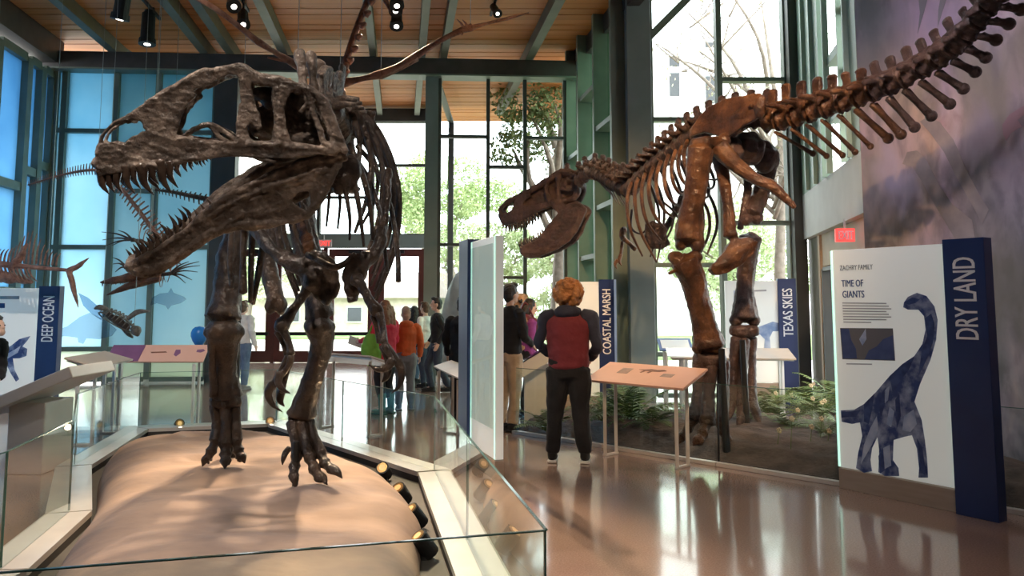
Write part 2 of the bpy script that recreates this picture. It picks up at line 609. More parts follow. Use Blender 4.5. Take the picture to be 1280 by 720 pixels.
FILM = film('ocean print film', (0.26, 0.50, 0.66), (0.62, 0.82, 0.90), 0.4, 6.4, 0.1)
FILM2 = film('deep ocean print film', (0.12, 0.26, 0.40), (0.30, 0.50, 0.64), 0.0, 6.4, 0.1)
FILM3 = film('pale sand print film', (0.55, 0.72, 0.66), (0.80, 0.84, 0.70), 0.0, 1.2, 0.25)
def sB(u, v=200):
    return float(np.dot(onB(u, v) - BL, BD))
def zB(v, u=300):
    return float(onB(u, v)[2])
# left bay, blue ocean prints
ze = ZB0 + 0.02
lv = [sB(66), sB(78), sB(143), sB(196), sB(268)]
zl = zB(474, 150); zs_ = zB(436, 150)
glazing('window_1', BL, BD, [
    (lv[0], lv[1], [zl, zs_, zB(309, 70), zB(163, 70), ze]),
    (lv[1], lv[2], [zl, zs_, zB(309, 100), zB(164, 100), ze]),
    (lv[2], lv[3], [zl, zs_, zB(350, 170), zB(239, 170), ze]),
    (lv[3], lv[4], [zl, zs_, zB(309, 230), zB(166, 230), ze])], M_frame,
    lambda s, z: FILM3 if z < 0.6 else FILM, fw=0.11, fd=0.16)
# left side wall, coming towards the camera
L0 = BL.copy()
cols = []
ss = [0.02, 0.55, 1.15, 2.3, 3.4, 4.6, 5.8, 7.0, 9.0, 11.0]
for k in range(len(ss) - 1):
    off = [(-0.3, 0.2), (0.15, 0.0), (-0.1, -0.35)][k % 3]
    cols.append((ss[k], ss[k + 1], [0.05, 1.9 + off[0], 4.1 + off[1], ZB0 - 0.1]))
glazing('window_2', L0, -AX, cols, M_frame, lambda s, z: FILM2, fw=0.2, fd=0.3)
# dark column left of the doors, column between door bay and right bay
def post(name, u0, u1, m, z1=None, depth=0.3):
    p0, p1 = onB(u0, 250), onB(u1, 250)
    c = (p0 + p1) / 2
    z1 = z1 or ZB0
    return struct(name, MB().box(A(c[0], c[1], z1 / 2), (np.linalg.norm(p1 - p0), depth, z1), ax=BD), m)
post('wall_divider_1', 266, 295, M_frame_d)
post('wall_divider_2', 531, 547, M_column)
# right bay
rv = [sB(549), sB(610), sB(656), sB(706), sB(722)]
zb = 0.12
glazing('window_3', BL, BD, [
    (rv[0], rv[1], [zb, zB(420, 580), zB(306, 580), zB(171, 580), ze]),
    (rv[1], rv[2], [zb, zB(347, 630), zB(209, 630), ze]),
    (rv[2], rv[3], [zb, zB(420, 680), zB(307, 680), zB(173, 680), ze]),
    (rv[3], rv[4], [zb, zB(345, 712), zB(160, 712), ze])], M_frame_d, lambda s, z: G_win, fw=0.075, fd=0.16)
# ---- door wall (set back)
DP = A(-7.6, DY, 0)
def xD(u, v=300):
    return float(W(u, v, DY)[0])
def zD(v, u=470):
    return float(W(u, v, DY)[2])
zt0, zt1 = zD(310), zD(294)
x0 = xD(255)
glazing('window_4', A(x0, DY, 0), A(1, 0, 0), [
    (0, xD(330) - x0, [zt1, zD(230), zD(152)]),
    (xD(330) - x0, xD(398) - x0, [zt1, zD(247), zD(152)]),
    (xD(398) - x0, xD(465) - x0, [zt1, zD(247), zD(171), zD(152)]),
    (xD(465) - x0, xD(540) - x0, [zt1, zD(207), zD(152)])], M_frame_d, lambda s, z: G_win, fw=0.09, fd=0.16)
struct('trim_2', MB().box(A((x0 + xD(545)) / 2, DY, (zD(137) + zD(153)) / 2), (xD(545) - x0, 0.3, zD(137) - zD(153))), M_frame_d)
struct('trim_3', MB().box(A((x0 + xD(545)) / 2, DY, (zt0 + zt1) / 2), (xD(545) - x0, 0.26, zt1 - zt0)), M_column)
# side walls of the set-back bay
struct('wall_bay_left', MB().box(A(xD(262), (16.3 + DY) / 2, ZC / 2), (0.15, DY - 16.3, ZC)), M_column)
_bx = float(onB(540, 250)[0])
glazing('window_5', A(_bx, 17.2, 0), A(0, 1, 0), [(0, DY - 17.2, [0.1, ZC - 0.4])], M_frame_d, lambda s, z: G_win)
# ---- doors
def door(n, u0, u1, handle_right):
    xa, xb = xD(u0), xD(u1)
    r = thing('door_%d' % n, None, None, A((xa + xb) / 2, DY, 0), kind='structure')
    st = 0.16
    zt = zt0 - 0.03
    for x in (xa + st / 2, xb - st / 2):
        MB().box(A(x, DY, zt / 2 + 0.01), (st, 0.09, zt - 0.02)).build('stile', M_maroon, r)
    MB().box(A((xa + xb) / 2, DY, zt - 0.1), (xb - xa - 2 * st, 0.09, 0.2)).build('top_rail', M_maroon, r)
    MB().box(A((xa + xb) / 2, DY, 0.16), (xb - xa - 2 * st, 0.09, 0.3)).build('bottom_rail', M_maroon, r)
    MB().box(A((xa + xb) / 2, DY, (zt - 0.2 + 0.31) / 2), (xb - xa - 2 * st + 0.02, 0.012, zt - 0.2 - 0.31)).build('pane', G_win, r)
    zh = zD(417)
    pb = MB().bar(A(xa + 0.08, DY - 0.11, zh), A(xb - 0.08, DY - 0.11, zh), 0.05, 0.09).build('push_bar', M_black, r)
    for x in (xa + 0.1, xb - 0.1):
        MB().box(A(x, DY - 0.08, zh), (0.06, 0.08, 0.07)).build('bracket', M_black, pb)
    MB().box(A((xa + xb) / 2 + (0.1 if handle_right else -0.1), DY - 0.08, zt - 0.08), (0.35, 0.08, 0.08)).build('door_closer', M_black, r)
for k, (a_, b_) in enumerate(((258, 296), (297, 343), (346, 405), (412, 469), (474, 531))):
    door(k + 1, a_, b_, k % 2)
for k, u in enumerate((344.5, 408, 471.5)):
    struct('door_post_%d' % k, MB().box(A(xD(u), DY, zt0 / 2), (0.1, 0.14, zt0)), M_maroon)

# ---- right side: deep green fins from the cross beam to the grey column
GY = 13.25
C0 = W(783, 200, GY); C1 = W(813, 200, GY)
struct('column_1', MB().box(A((C0[0] + C1[0]) / 2, GY, 4.0), (C1[0] - C0[0], 0.42, 8.0)), M_column, bevel=0.01)
F0 = A(BR[0] + 0.02, BR[1] - 0.02, 0); F1 = A(C0[0], GY + 0.1, 0)
FDn = unit(F1 - F0); FLn = float(np.linalg.norm(F1 - F0))
fins = [0.0, 0.28, 0.62, 1.0]
glazing('window_6', F0, FDn, [
    (0.0 * FLn, 0.3 * FLn, [0.05, 1.2, 2.9, 4.6, 7.4]),
    (0.3 * FLn, 0.66 * FLn, [0.05, 1.0, 2.45, 4.3, 5.6, 7.4]),
    (0.66 * FLn, 1.0 * FLn, [0.05, 1.75, 3.3, 4.75, 7.4])], M_frame, lambda s, z: G_green, fw=0.11, fd=0.5)
# ---- frontal glazing right of the column
def xG(u, v=200):
    return float(W(u, v, GY)[0])
def zG(v, u=900):
    return float(W(u, v, GY)[2])
g0 = xG(813); 
glazing('window_7', A(g0, GY + 0.12, 0), A(1, 0, 0), [
    (0.03, xG(903) - g0, [0.08, 0.75, zG(331), zG(148), 8.4]),
    (xG(903) - g0, xG(988) - g0, [0.08, 0.75, zG(278), zG(98), 8.4])], M_frame, lambda s, z: G_win, fw=0.09, fd=0.18)
struct('trim_4', MB().bar(W(806, 52, GY) , W(880, -22, GY), 0.12, 0.1, up=(0, -1, 0)), M_frame)
RC = W(994, 200, GY)
struct('column_2', MB().box(A(RC[0], GY, 4.2), (0.2, 0.3, 8.4)), M_frame_d)
# ---- green wall to the right above a white bulkhead
Q0 = A(*W(1003, 300, GY)[:2], 0) ; zs0 = W(1003, 300, GY)[2]
_r = ray(1079, 266); Q1 = CAM + _r * ((zs0 - CAMH) / _r[2]); Q1 = A(Q1[0], Q1[1], 0)
QD = unit(Q1 - Q0); QL = float(np.linalg.norm(Q1 - Q0)); QN = A(-QD[1], QD[0], 0)
if QN[0] > 0: QN = -QN
ztop_s = W(1003, 246, GY)[2]
bulk = MB().box((Q0 + Q1) / 2 + A(0, 0, (zs0 + ztop_s) / 2) - QN * 0.6, (QL, 1.2, ztop_s - zs0), ax=QD)
struct('wall_bulkhead', bulk, M_white)
wallr = thing('wall_right_upper', None, None, Q0, kind='structure')
edges = [0.0, 0.2, 0.36, 0.52, 0.60, 0.82, 0.9, 1.0]
kinds = ['g', 'g', 'g', 'w', 'g2', 'w2', 'g']
for k, kd in enumerate(kinds):
    s0, s1 = edges[k] * QL, edges[k + 1] * QL
    c = Q0 + QD * (s0 + s1) / 2
    if kd == 'g':
        MB().box(c + A(0, 0, (ztop_s + 8.4) / 2) - QN * 0.03, (s1 - s0 - 0.015, 0.06, 8.4 - ztop_s), ax=QD).build('panel', M_green, wallr)
    elif kd == 'w':
        MB().box(c + A(0, 0, (ztop_s + 8.4) / 2) - QN * 0.06, (s1 - s0, 0.012, 8.4 - ztop_s), ax=QD).build('pane', G_win, wallr)
    else:
        zm = [ztop_s, 3.6, 4.15, 5.0, 5.2, 8.4]
        if kd == 'g2':
            MB().box(c + A(0, 0, (ztop_s + 8.4) / 2) - QN * 0.25, (s1 - s0 - 0.015, 0.06, 8.4 - ztop_s), ax=QD).build('panel', M_green, wallr)
            for z in (4.1, 4.9, 5.9):
                MB().box(c + A(0, 0, z) - QN * 0.12, (s1 - s0, 0.26, 0.12), ax=QD).build('ledge', M_green, wallr)
        else:
            MB().box(c + A(0, 0, (ztop_s + 8.4) / 2) - QN * 0.06, (s1 - s0, 0.012, 8.4 - ztop_s), ax=QD).build('pane', G_win, wallr)
            for z in (3.9, 4.5, 5.3):
                MB().box(c + A(0, 0, z) - QN * 0.05, (s1 - s0, 0.1, 0.1), ax=QD).build('transom', M_green, wallr)
for e in (0.2, 0.36, 0.52, 0.6, 0.82, 0.9):
    MB().box(Q0 + QD * e * QL + A(0, 0, (ztop_s + 8.4) / 2) + QN * 0.02, (0.05, 0.08, 8.4 - ztop_s), ax=QD).build('mullion', M_green, wallr)
# dark opening beneath the bulkhead, with a timber post and glazing
M_brown = mat('brown laminate wall', (0.10, 0.075, 0.055), 0.5, 0, (0.13, 0.1, 0.07), 3)
wb0 = Q0 - QN * 0.15
struct('wall_right_lower', MB().box(wb0 + QD * 0.45 + A(0, 0, zs0 / 2), (0.9, 0.12, zs0), ax=QD), M_brown)
M_ply = mat('pale timber post', (0.42, 0.27, 0.15), 0.5, 0, (0.5, 0.33, 0.19), 4, stretch=(8, 8, 0.6))
struct('trim_5', MB().box(wb0 + QD * 0.98 + A(0, 0, zs0 / 2), (0.14, 0.16, zs0), ax=QD), M_ply)
glazing('window_8', wb0 + QD * 1.1, QD, [(0, 1.5, [0.05, 2.1]), (1.5, QL - 1.1, [0.05, 2.1])], M_frame_d, lambda s, z: G_win)
M_tan = mat('tan painted header', (0.50, 0.36, 0.22), 0.6, 0, (0.55, 0.40, 0.25), 3)
struct('wall_right_header', MB().box(wb0 + QD * (QL / 2 + 0.55) + A(0, 0, (2.1 + zs0) / 2 + 0.02), (QL - 1.1, 0.1, zs0 - 2.1 - 0.05), ax=QD), M_tan)

# ---- mural wall
def mural_material():
    m = bpy.data.materials.new('painted forest mural')
    m.use_nodes = True
    nt = m.node_tree; L = nt.links
    b = nt.nodes['Principled BSDF']
    b.inputs['Roughness'].default_value = 0.6
    t = nt.nodes.new('ShaderNodeTexCoord')
    mp = nt.nodes.new('ShaderNodeMapping'); mp.inputs['Scale'].default_value = (1, 1, 0.55)
    L.new(t.outputs['Object'], mp.inputs['Vector'])
    def noise(sc, det, dist=0.0):
        n = nt.nodes.new('ShaderNodeTexNoise'); n.inputs['Scale'].default_value = sc
        n.inputs['Detail'].default_value = det; n.inputs['Distortion'].default_value = dist
        L.new(mp.outputs['Vector'], n.inputs['Vector']); return n
    def ramp(stops, src):
        r = nt.nodes.new('ShaderNodeValToRGB')
        e = r.color_ramp.elements
        e[0].position, e[0].color = stops[0][0], (*stops[0][1], 1)
        e[1].position, e[1].color = stops[-1][0], (*stops[-1][1], 1)
        for p, c in stops[1:-1]:
            x = e.new(p); x.color = (*c, 1)
        L.new(src, r.inputs['Fac']); return r
    n1 = noise(0.55, 3, 0.6); n2 = noise(1.6, 7, 0.8); n3 = noise(6, 5, 0.3)
    c1 = ramp([(0.36, (0.27, 0.27, 0.28)), (0.46, (0.40, 0.33, 0.44)), (0.53, (0.66, 0.50, 0.68)), (0.62, (0.52, 0.38, 0.34)), (0.72, (0.27, 0.26, 0.22))], n1.outputs['Fac'])
    c2 = ramp([(0.35, (0.18, 0.185, 0.17)), (0.52, (0.38, 0.32, 0.32)), (0.68, (0.66, 0.48, 0.40))], n2.outputs['Fac'])
    c3 = ramp([(0.4, (0.2, 0.2, 0.2)), (0.6, (0.85, 0.8, 0.8))], n3.outputs['Fac'])
    mx = nt.nodes.new('ShaderNodeMixRGB'); mx.inputs['Fac'].default_value = 0.5
    L.new(c1.outputs[0], mx.inputs[1]); L.new(c2.outputs[0], mx.inputs[2])
    m2 = nt.nodes.new('ShaderNodeMixRGB'); m2.blend_type = 'OVERLAY'; m2.inputs['Fac'].default_value = 0.35
    L.new(mx.outputs[0], m2.inputs[1]); L.new(c3.outputs[0], m2.inputs[2])
    # soft pools of painted sky colour
    prev = m2.outputs[0]
    for (c_, rad, col) in MURAL_POOLS:
        sb_ = nt.nodes.new('ShaderNodeVectorMath'); sb_.operation = 'DISTANCE'
        wv = nt.nodes.new('ShaderNodeVectorMath'); wv.operation = 'MULTIPLY_ADD'
        wv.inputs[1].default_value = (0.9, 0.9, 1.6); 
        L.new(n2.outputs['Color'], wv.inputs[0]); L.new(t.outputs['Object'], wv.inputs[2])
        L.new(wv.outputs[0], sb_.inputs[0]); sb_.inputs[1].default_value = tuple(float(a_) for a_ in (np.asarray(c_) + A(0.45, 0.45, 0.8)))
        mr_ = nt.nodes.new('ShaderNodeMapRange'); mr_.inputs['From Min'].default_value = rad; mr_.inputs['From Max'].default_value = rad * 0.35
        mr_.inputs['To Max'].default_value = 0.75
        L.new(sb_.outputs['Value'], mr_.inputs['Value'])
        mm = nt.nodes.new('ShaderNodeMixRGB'); L.new(mr_.outputs['Result'], mm.inputs['Fac'])
        L.new(prev, mm.inputs[1]); mm.inputs[2].default_value = (*col, 1); prev = mm.outputs[0]
    L.new(prev, b.inputs['Base Color'])
    return m
MU0 = A(Q1[0] - 0.02, Q1[1] - 0.05, 0); MU1 = A(5.55, 4.6, 0)
MUD = unit(MU1 - MU0); MUL = float(np.linalg.norm(MU1 - MU0))
MUN = A(MUD[1], -MUD[0], 0)
if np.dot(MUN, -MU0) < 0: MUN = -MUN
def _om(u, v):
    return onplane(u, v, MU0, MUN)
MURAL_POOLS = [(_om(1160, 30), 0.75, (0.66, 0.48, 0.66)), (_om(1085, 60), 0.7, (0.24, 0.25, 0.26)), (_om(1090, 220), 0.6, (0.30, 0.29, 0.31)), (_om(1120, 215), 0.4, (0.52, 0.45, 0.62)), (_om(1240, 110), 0.6, (0.40, 0.34, 0.28)), (_om(1230, 180), 0.5, (0.44, 0.36, 0.44)), (_om(1245, 380), 0.9, (0.20, 0.185, 0.15))]
M_mural = mural_material()
mural = struct('wall_mural', MB().box((MU0 + MU1) / 2 + A(0, 0, 4.1) - MUN * 0.1, (MUL, 0.2, 8.2), ax=MUD), M_mural)
def onM(u, v, off=0.004):
    return onplane(u, v, MU0 + MUN * off, MUN)
# painted figures in the mural: two long-necked animals, pale leaf blades, a pink bloom
M_mp1 = mat('mural paint warm grey', (0.29, 0.25, 0.265), 0.6, 0, (0.45, 0.37, 0.37), 3.5)
M_mp2 = mat('mural paint lilac', (0.42, 0.33, 0.50), 0.6, 0, (0.50, 0.36, 0.48), 1.5)
M_mp3 = mat('mural paint grey blade', (0.30, 0.27, 0.30), 0.6, 0, (0.36, 0.32, 0.36), 2)
def paint(name, pts, m, off=0.004):
    P = [onM(u, v, off) for u, v in pts]
    MB().prism(P, MUN * 0.003).build(name, m, mural)
paint('painted_animal', [(1128, 205), (1134, 190), (1146, 188), (1158, 200), (1172, 228), (1190, 255), (1215, 275), (1222, 320), (1205, 340), (1195, 300), (1172, 262), (1152, 226), (1140, 208)], M_mp1, 0.005)
paint('painted_animal', [(1150, 152), (1160, 146), (1174, 152), (1192, 175), (1205, 205), (1222, 240), (1236, 262), (1228, 280), (1212, 250), (1196, 222), (1180, 190), (1162, 165)], M_mp1, 0.005)
paint('painted_leaf', [(1148, -4), (1160, -4), (1154, 18), (1147, 42), (1150, 16)], M_mp3, 0.006)
paint('painted_leaf', [(1176, -4), (1184, -4), (1178, 14), (1172, 34), (1173, 12)], M_mp3, 0.006)
M_mp4 = mat('mural paint pink', (0.46, 0.30, 0.35), 0.6, 0, (0.42, 0.25, 0.30), 3)
paint('painted_bloom', [(1253, 156), (1262, 143), (1280, 132), (1284, 140), (1272, 150), (1278, 158), (1264, 166), (1258, 176), (1254, 168)], M_mp4, 0.006)
# the rest of the hall behind the camera
struct('wall_right', MB().box(A(6.2, -1.7, 4.1), (0.2, 12.6, 8.2)), M_hall)
struct('wall_rear', MB().box(A(-2.0, -8.1, 4.1), (18, 0.2, 8.2)), M_hall)
_wa = L0 - AX * 11.1; _wb = L0 - AX * 24.5
struct('wall_left', MB().bar(A(_wa[0], _wa[1], 3.5), A(_wb[0], _wb[1], 3.5), 0.2, 7.0), M_hall)
hi0 = A(Rside(8) + 0.1, 8.0, 0)
# high roof above the right-hand exhibit
struct('ceiling_high', MB().box(A(4.0, 3.2, 8.45), (9.0, 22, 0.1)), M_wood)
struct('wall_clerestory', MB().bar(A(Rside(GY) + 0.15, GY - 0.2, ZC + 0.8), A(Rside(8) + 0.12, -8, ZC + 0.8), 0.1, 1.75), M_green)

# ================================================================== OUTSIDE
M_ground = mat('pale paving', (0.55, 0.52, 0.46), 0.8, 0, (0.66, 0.62, 0.55), 0.6)
struct('ground', MB().box((0, 60, -0.15), (160, 100, 0.1)), M_ground)
M_lawn = mat('lawn', (0.10, 0.19, 0.05), 0.9, 0, (0.20, 0.28, 0.09), 1.5)
for k, (cx, cy, sx, sy) in enumerate(((9.0, 30, 16, 24), (-12, 44, 26, 14))):
    struct('ground_lawn_%d' % k, MB().box((cx, cy, -0.09), (sx, sy, 0.06)), M_lawn)
# eave outside the left bay and right bay
struct('roof_eave', MB().box(A(-4.4, 18.3, ZC + 0.3), (12.5, 3.6, 0.25)), M_wood)

# leaf clusters: real little leaves
def leaf_cloud(name, centers, radii, n, size, seed, squash=0.75):
    r = np.random.default_rng(seed)
    V = np.empty((n * 4, 3)); 
    k = r.integers(0, len(centers), n)
    d = r.normal(size=(n, 3)); d /= np.linalg.norm(d, axis=1)[:, None]
    rad = r.uniform(0.35, 1.0, n) ** 0.5
    c = np.asarray(centers)[k] + d * (np.asarray(radii)[k] * rad)[:, None] * A(1, 1, squash)
    t = r.normal(size=(n, 3)); t /= np.linalg.norm(t, axis=1)[:, None]
    b = np.cross(t, r.normal(size=(n, 3))); b /= np.linalg.norm(b, axis=1)[:, None]
    s = size * r.uniform(0.6, 1.3, n)[:, None]
    V[0::4] = c - t * s; V[1::4] = c + b * s * 0.45; V[2::4] = c + t * s; V[3::4] = c - b * s * 0.45
    me = bpy.data.meshes.new(name)
    me.from_pydata(V.tolist(), [], [(4 * i, 4 * i + 1, 4 * i + 2, 4 * i + 3) for i in range(n)])
    return me
M_leafs = [mat('leaves %d' % k, c, 0.7, 0, c2, 1.2) for k, (c, c2) in enumerate((
    ((0.22, 0.31, 0.12), (0.42, 0.50, 0.24)), ((0.34, 0.42, 0.22), (0.56, 0.62, 0.38)),
    ((0.07, 0.12, 0.035), (0.17, 0.23, 0.07)), ((0.33, 0.36, 0.22), (0.54, 0.55, 0.36))))]
M_bark = mat('bark', (0.16, 0.13, 0.10), 0.9, 0, (0.27, 0.23, 0.19), 6, 0.5)
def tree(name, x, y, h, r, lm, label, seed, n=5000, bare=False, leaf=0.16, low=0.45):
    g = np.random.default_rng(seed)
    t = thing(name, label, 'tree', (x, y, -0.1), 'trees outside the glass')
    mb = MB()
    tk = 0.016 if bare else 0.03
    mb.tube([(x, y, -0.1), (x + 0.1, y, h * 0.25), (x + g.uniform(-.3, .3), y, h * 0.5), (x + g.uniform(-.4, .4), y, h * 0.85)], [h * tk, h * tk * 0.75, h * tk * 0.5, h * tk * 0.13], 8)
    bk = 0.5 if bare else 1.0
    ends = []
    for k in range(14 if bare else 8):
        a_ = g.uniform(0, 6.28); z0 = h * g.uniform(0.3, 0.65)
        e = A(x + math.cos(a_) * r * g.uniform(0.5, 1.0), y + math.sin(a_) * r * g.uniform(0.5, 1), z0 + h * g.uniform(0.1, 0.35))
        s_ = A(x, y, z0)
        m_ = (s_ + e) / 2 + A(*g.uniform(-0.4, 0.4, 3))
        mb.tube([s_, m_, e], [h * 0.012 * bk, h * 0.008 * bk, h * 0.002 * bk], 5)
        ends.append(e)
        if bare:
            for q in range(4):
                w = g.uniform(0.3, 1.0)
                s2 = s_ * (1 - w) + e * w
                mb.tube([s2, s2 + A(*g.normal(0, 0.5, 3)), s2 + A(*g.normal(0, 1.0, 3))], [h * 0.0025, h * 0.0015, h * 0.0006], 4)
    mb.build('trunk', M_bark, t, smooth=True)
    cs = [A(x + g.normal(0, r * 0.45), y + g.normal(0, r * 0.45), h * g.uniform(low, 0.95)) for _ in range(9)] + ends
    me = leaf_cloud('foliage', [c - A(x, y, -0.1) for c in cs], [r * g.uniform(0.3, 0.5) for _ in cs], n, leaf, seed)
    fo = link('foliage', me, lm, t)
    fo['kind'] = 'stuff'
    return t
tree('leafy_tree', -2.4, 33, 7.6, 2.6, M_leafs[0], 'leafy green tree seen through the panes above the doors', 3, 16000, leaf=0.085)
tree('leafy_tree', -12.5, 38, 5.0, 2.8, M_leafs[1], 'pale green tree outside the leftmost glass door', 4, 10000, leaf=0.09)
tree('leafy_tree', 1.2, 21.5, 9.5, 2.2, M_leafs[2], 'dark leafy tree hanging over the top of the right window bay', 5, 12000, low=0.7, leaf=0.07)
tree('young_tree', -0.5, 27.0, 4.2, 1.5, M_leafs[1], 'small pale tree low behind the centre window panes', 6, 10000, low=0.3, leaf=0.07)
tree('young_tree', 2.2, 25, 3.9, 1.5, M_leafs[1], 'light green small tree behind the gaping skull of the farther dinosaur', 7, 10000, low=0.25, leaf=0.065)
tree('leafy_tree', 8.2, 29, 5.6, 2.8, M_leafs[1], 'bushy tree behind the right-hand glazing beside the legs', 8, 18000, low=0.25, leaf=0.075)
tree('bare_tree', 6.6, 20.0, 11.0, 3.0, M_leafs[3], 'nearly bare tree with thin branches outside the tall right glazing', 9, 1500, bare=True, leaf=0.05, low=0.6)
tree('leafy_tree', 12.5, 24, 6.0, 2.4, M_leafs[3], 'grey green tree beyond the opening under the white bulkhead', 10, 10000, low=0.3, leaf=0.08)
# stone cottage beyond the doors
M_stone = mat('pale limestone', (0.50, 0.43, 0.36), 0.85, 0, (0.62, 0.55, 0.47), 2.5, 0.3)
M_roof = mat('weathered shingle roof', (0.36, 0.28, 0.24), 0.85, 0, (0.46, 0.38, 0.33), 3, stretch=(1, 1, 8))
M_dark = mat('dark window glass', (0.03, 0.035, 0.04), 0.15, 0, (0.04, 0.045, 0.05), 3)
cot = thing('stone_cottage', 'low pale stone cottage with shingled roof outside the doors', 'building', (-9.5, 44, -0.1))
MB().box((-9.5, 46, 0.9), (16, 4, 2.0)).build('wall', M_stone, cot)
MB().prism([(-17.9, 43.6, 1.85), (-17.9, 48.4, 1.85), (-17.9, 46, 3.3)], A(16.8, 0, 0), both=False).build('roof', M_roof, cot)
for x in (-15, -12, -8.6, -5.6, -3.2):
    w_ = MB().box((x, 43.98, 0.95), (0.9, 0.08, 0.9)).build('window', M_white, cot)
    MB().box((x, 43.93, 0.95), (0.74, 0.06, 0.74)).build('pane', M_dark, w_)
# pale building with two dark windows outside the right glazing
M_pale = mat('white render', (0.82, 0.82, 0.8), 0.8, 0, (0.86, 0.86, 0.84), 2)
hb = thing('pale_building', 'white rendered building with small dark windows outside the tall glazing', 'building', (10, 40, -0.1))
MB().box((9.2, 43, 7.5), (9.0, 5, 15.2)).build('wall', M_pale, hb)
for (u0, u1, v0, v1) in ((836, 849, 71, 84), (836, 849, 92, 121), (881, 897, 96, 130), (881, 897, 54, 60)):
    pa, pb = W(u0, v0, 40.4), W(u1, v1, 40.4)
    w_ = MB().box((pa + pb) / 2, (abs(pb[0] - pa[0]) + 0.2, 0.2, abs(pa[2] - pb[2]) + 0.2)).build('window', M_pale, hb)
    MB().box((pa + pb) / 2 - A(0, 0.1, 0), (abs(pb[0] - pa[0]), 0.1, abs(pa[2] - pb[2]))).build('pane', M_dark, w_)
# grey boulder-like shelter outside the right bay
# ================================================================== TRACK LIGHTS (each head carries its own lamp)
M_lens = mat('lamp lens', (0.9, 0.9, 0.85), 0.2, 0, None, emit=(1.0, 0.95, 0.85), estr=5.0)
def track_light(pos, targets, label, length=1.6, power=300, col=(1.0, 0.80, 0.58), ang=45, drop=0.35, cat='spotlight', group='ceiling track spotlights', blend=0.6, soft=0.06, big=1.0):
    """a short black track under the boards with one or more cylindrical heads"""
    pos = np.asarray(pos, float)
    t = thing('track_light', label, cat, A(pos[0], pos[1], ZC), group)
    a = pos - AX * length / 2; b = pos + AX * length / 2
    zt = ZC - 0.06
    a[2] = b[2] = zt
    MB().bar(a, b, 0.045, 0.05).build('track', M_black, t)
    for e in (0.15, 0.85):
        p = a * (1 - e) + b * e
        MB().box(A(p[0], p[1], (zt + ZC) / 2 + 0.02), (0.03, 0.03, ZC - zt)).build('hanger', M_black, t)
    n = len(targets)
    for k, tg in enumerate(targets):
        e = (k + 0.5) / n
        p = a * (1 - e) + b * e
        p = A(p[0], p[1], pos[2] if drop is None else ZC - drop)
        tg = np.asarray(tg, float)
        d = unit(tg - p)
        hb = MB().cyl(p - d * 0.16 * big, p + d * 0.14 * big, 0.07 * big, 0.075 * big).build('head', M_black, t)
        MB().cyl(p + d * 0.14 * big, p + d * 0.2 * big, 0.088 * big, 0.092 * big).build('shroud', M_black, hb)
        MB().cyl(p - d * 0.2 * big, p - d * 0.16 * big, 0.045 * big, 0.055 * big).build('cap', M_black, hb)
        MB().cyl(p + d * 0.17 * big, p + d * 0.203 * big, 0.035 * big).build('lens', M_lens, hb)
        MB().bar(p + A(0, 0, 0.02), A(p[0], p[1], zt), 0.025, 0.03).build('yoke', M_black, t)
        if power:
            ld = bpy.data.lights.new('lamp', 'SPOT')
            ld.energy = power if not hasattr(power, '__len__') else power[k]
            ld.color = col
            ld.spot_size = math.radians(ang)
            ld.spot_blend = blend
            ld.shadow_soft_size = soft
            lo = bpy.data.objects.new('lamp', ld)
            COL.objects.link(lo)
            lo.parent = t
            q = p + d * 0.22 * big
            lo.location = tuple(q - woff(t))
            lo.rotation_euler = Vector(d).to_track_quat('-Z', 'Y').to_euler()
    return t
WARM = (1.0, 0.74, 0.48)
NEUT = (1.0, 0.88, 0.76)
# in view, under the boards
track_light(W(170, 22, 13.2), [W(110, 250, 13.0), W(170, 300, 13.5)], 'black spotlight on a short track above the left blue windows', 2.6, 200, NEUT, 50, drop=0.45, big=1.6)
track_light(W(290, 28, 12.8), [W(360, 560, 8.0), W(390, 560, 7.0), W(330, 560, 7.5)], 'row of three black spotlights above the crest of the near skull', 2.6, 500, WARM, 40, drop=0.35, big=1.3)
track_light(W(495, 34, 12.6), [W(420, 590, 6.0), W(470, 80, 9.5), W(520, 560, 9.0), W(360, 620, 5.0), W(480, 560, 10)], 'dense cluster of black spotlights left of the hanging wing tip', 2.4, [2600, 250, 250, 2600, 200], WARM, 34, drop=0.35, big=1.3)
track_light(W(625, 30, 12.9), [W(700, 250, 10.5), W(760, 240, 9.6)], 'thin black track with two small spotlights near the right eave', 2.8, 300, WARM, 30, drop=0.22, big=0.9)
# unseen tracks added to light the exhibits and fill the hall
track_light((-3.3, 3.0, 6.4), [W(290, 140, 4.25), W(230, 290, 4.2), W(170, 420, 11.2)], 'added track spotlights over the left of the near exhibit, out of the picture', 2.0, [620, 620, 1500], NEUT, 48, blend=0.9)  # heads added to lift the skull, jaw, left rail and turtle
track_light((-0.9, 1.0, 6.4), [W(270, 270, 4.3), A(-2.0, 5.0, 0.4), A(-1.5, 4.0, 0.3)], 'added fill spotlights over the middle of the near exhibit, out of the picture', 2.0, [620, 60, 40], NEUT, 42, blend=0.9)  # added fill for the lower jaw and the sand
track_light((1.2, 3.0, 6.4), [W(880, 160, 7.6), W(870, 300, 7.6), A(2.0, 5.0, 0), W(1010, 130, 8.0), W(685, 255, 12.0), W(800, 230, 10.2)], 'added track spotlights over the walkway, out of the picture', 2.0, [1500, 1000, 150, 900, 2200, 900], (1.0, 0.63, 0.31), 32, blend=0.9)  # heads added to light the russet skeleton and its skull
track_light((1.0, 0.0, 6.4), [A(1.5, 7.5, 0), A(2.6, 4.0, 0), A(0.5, 9.5, 0.5)], 'added fill spotlights over the aisle, out of the picture', 2.0, [110, 90, 110], NEUT, 75, blend=1.0)  # wide neutral fill added to brighten the hall
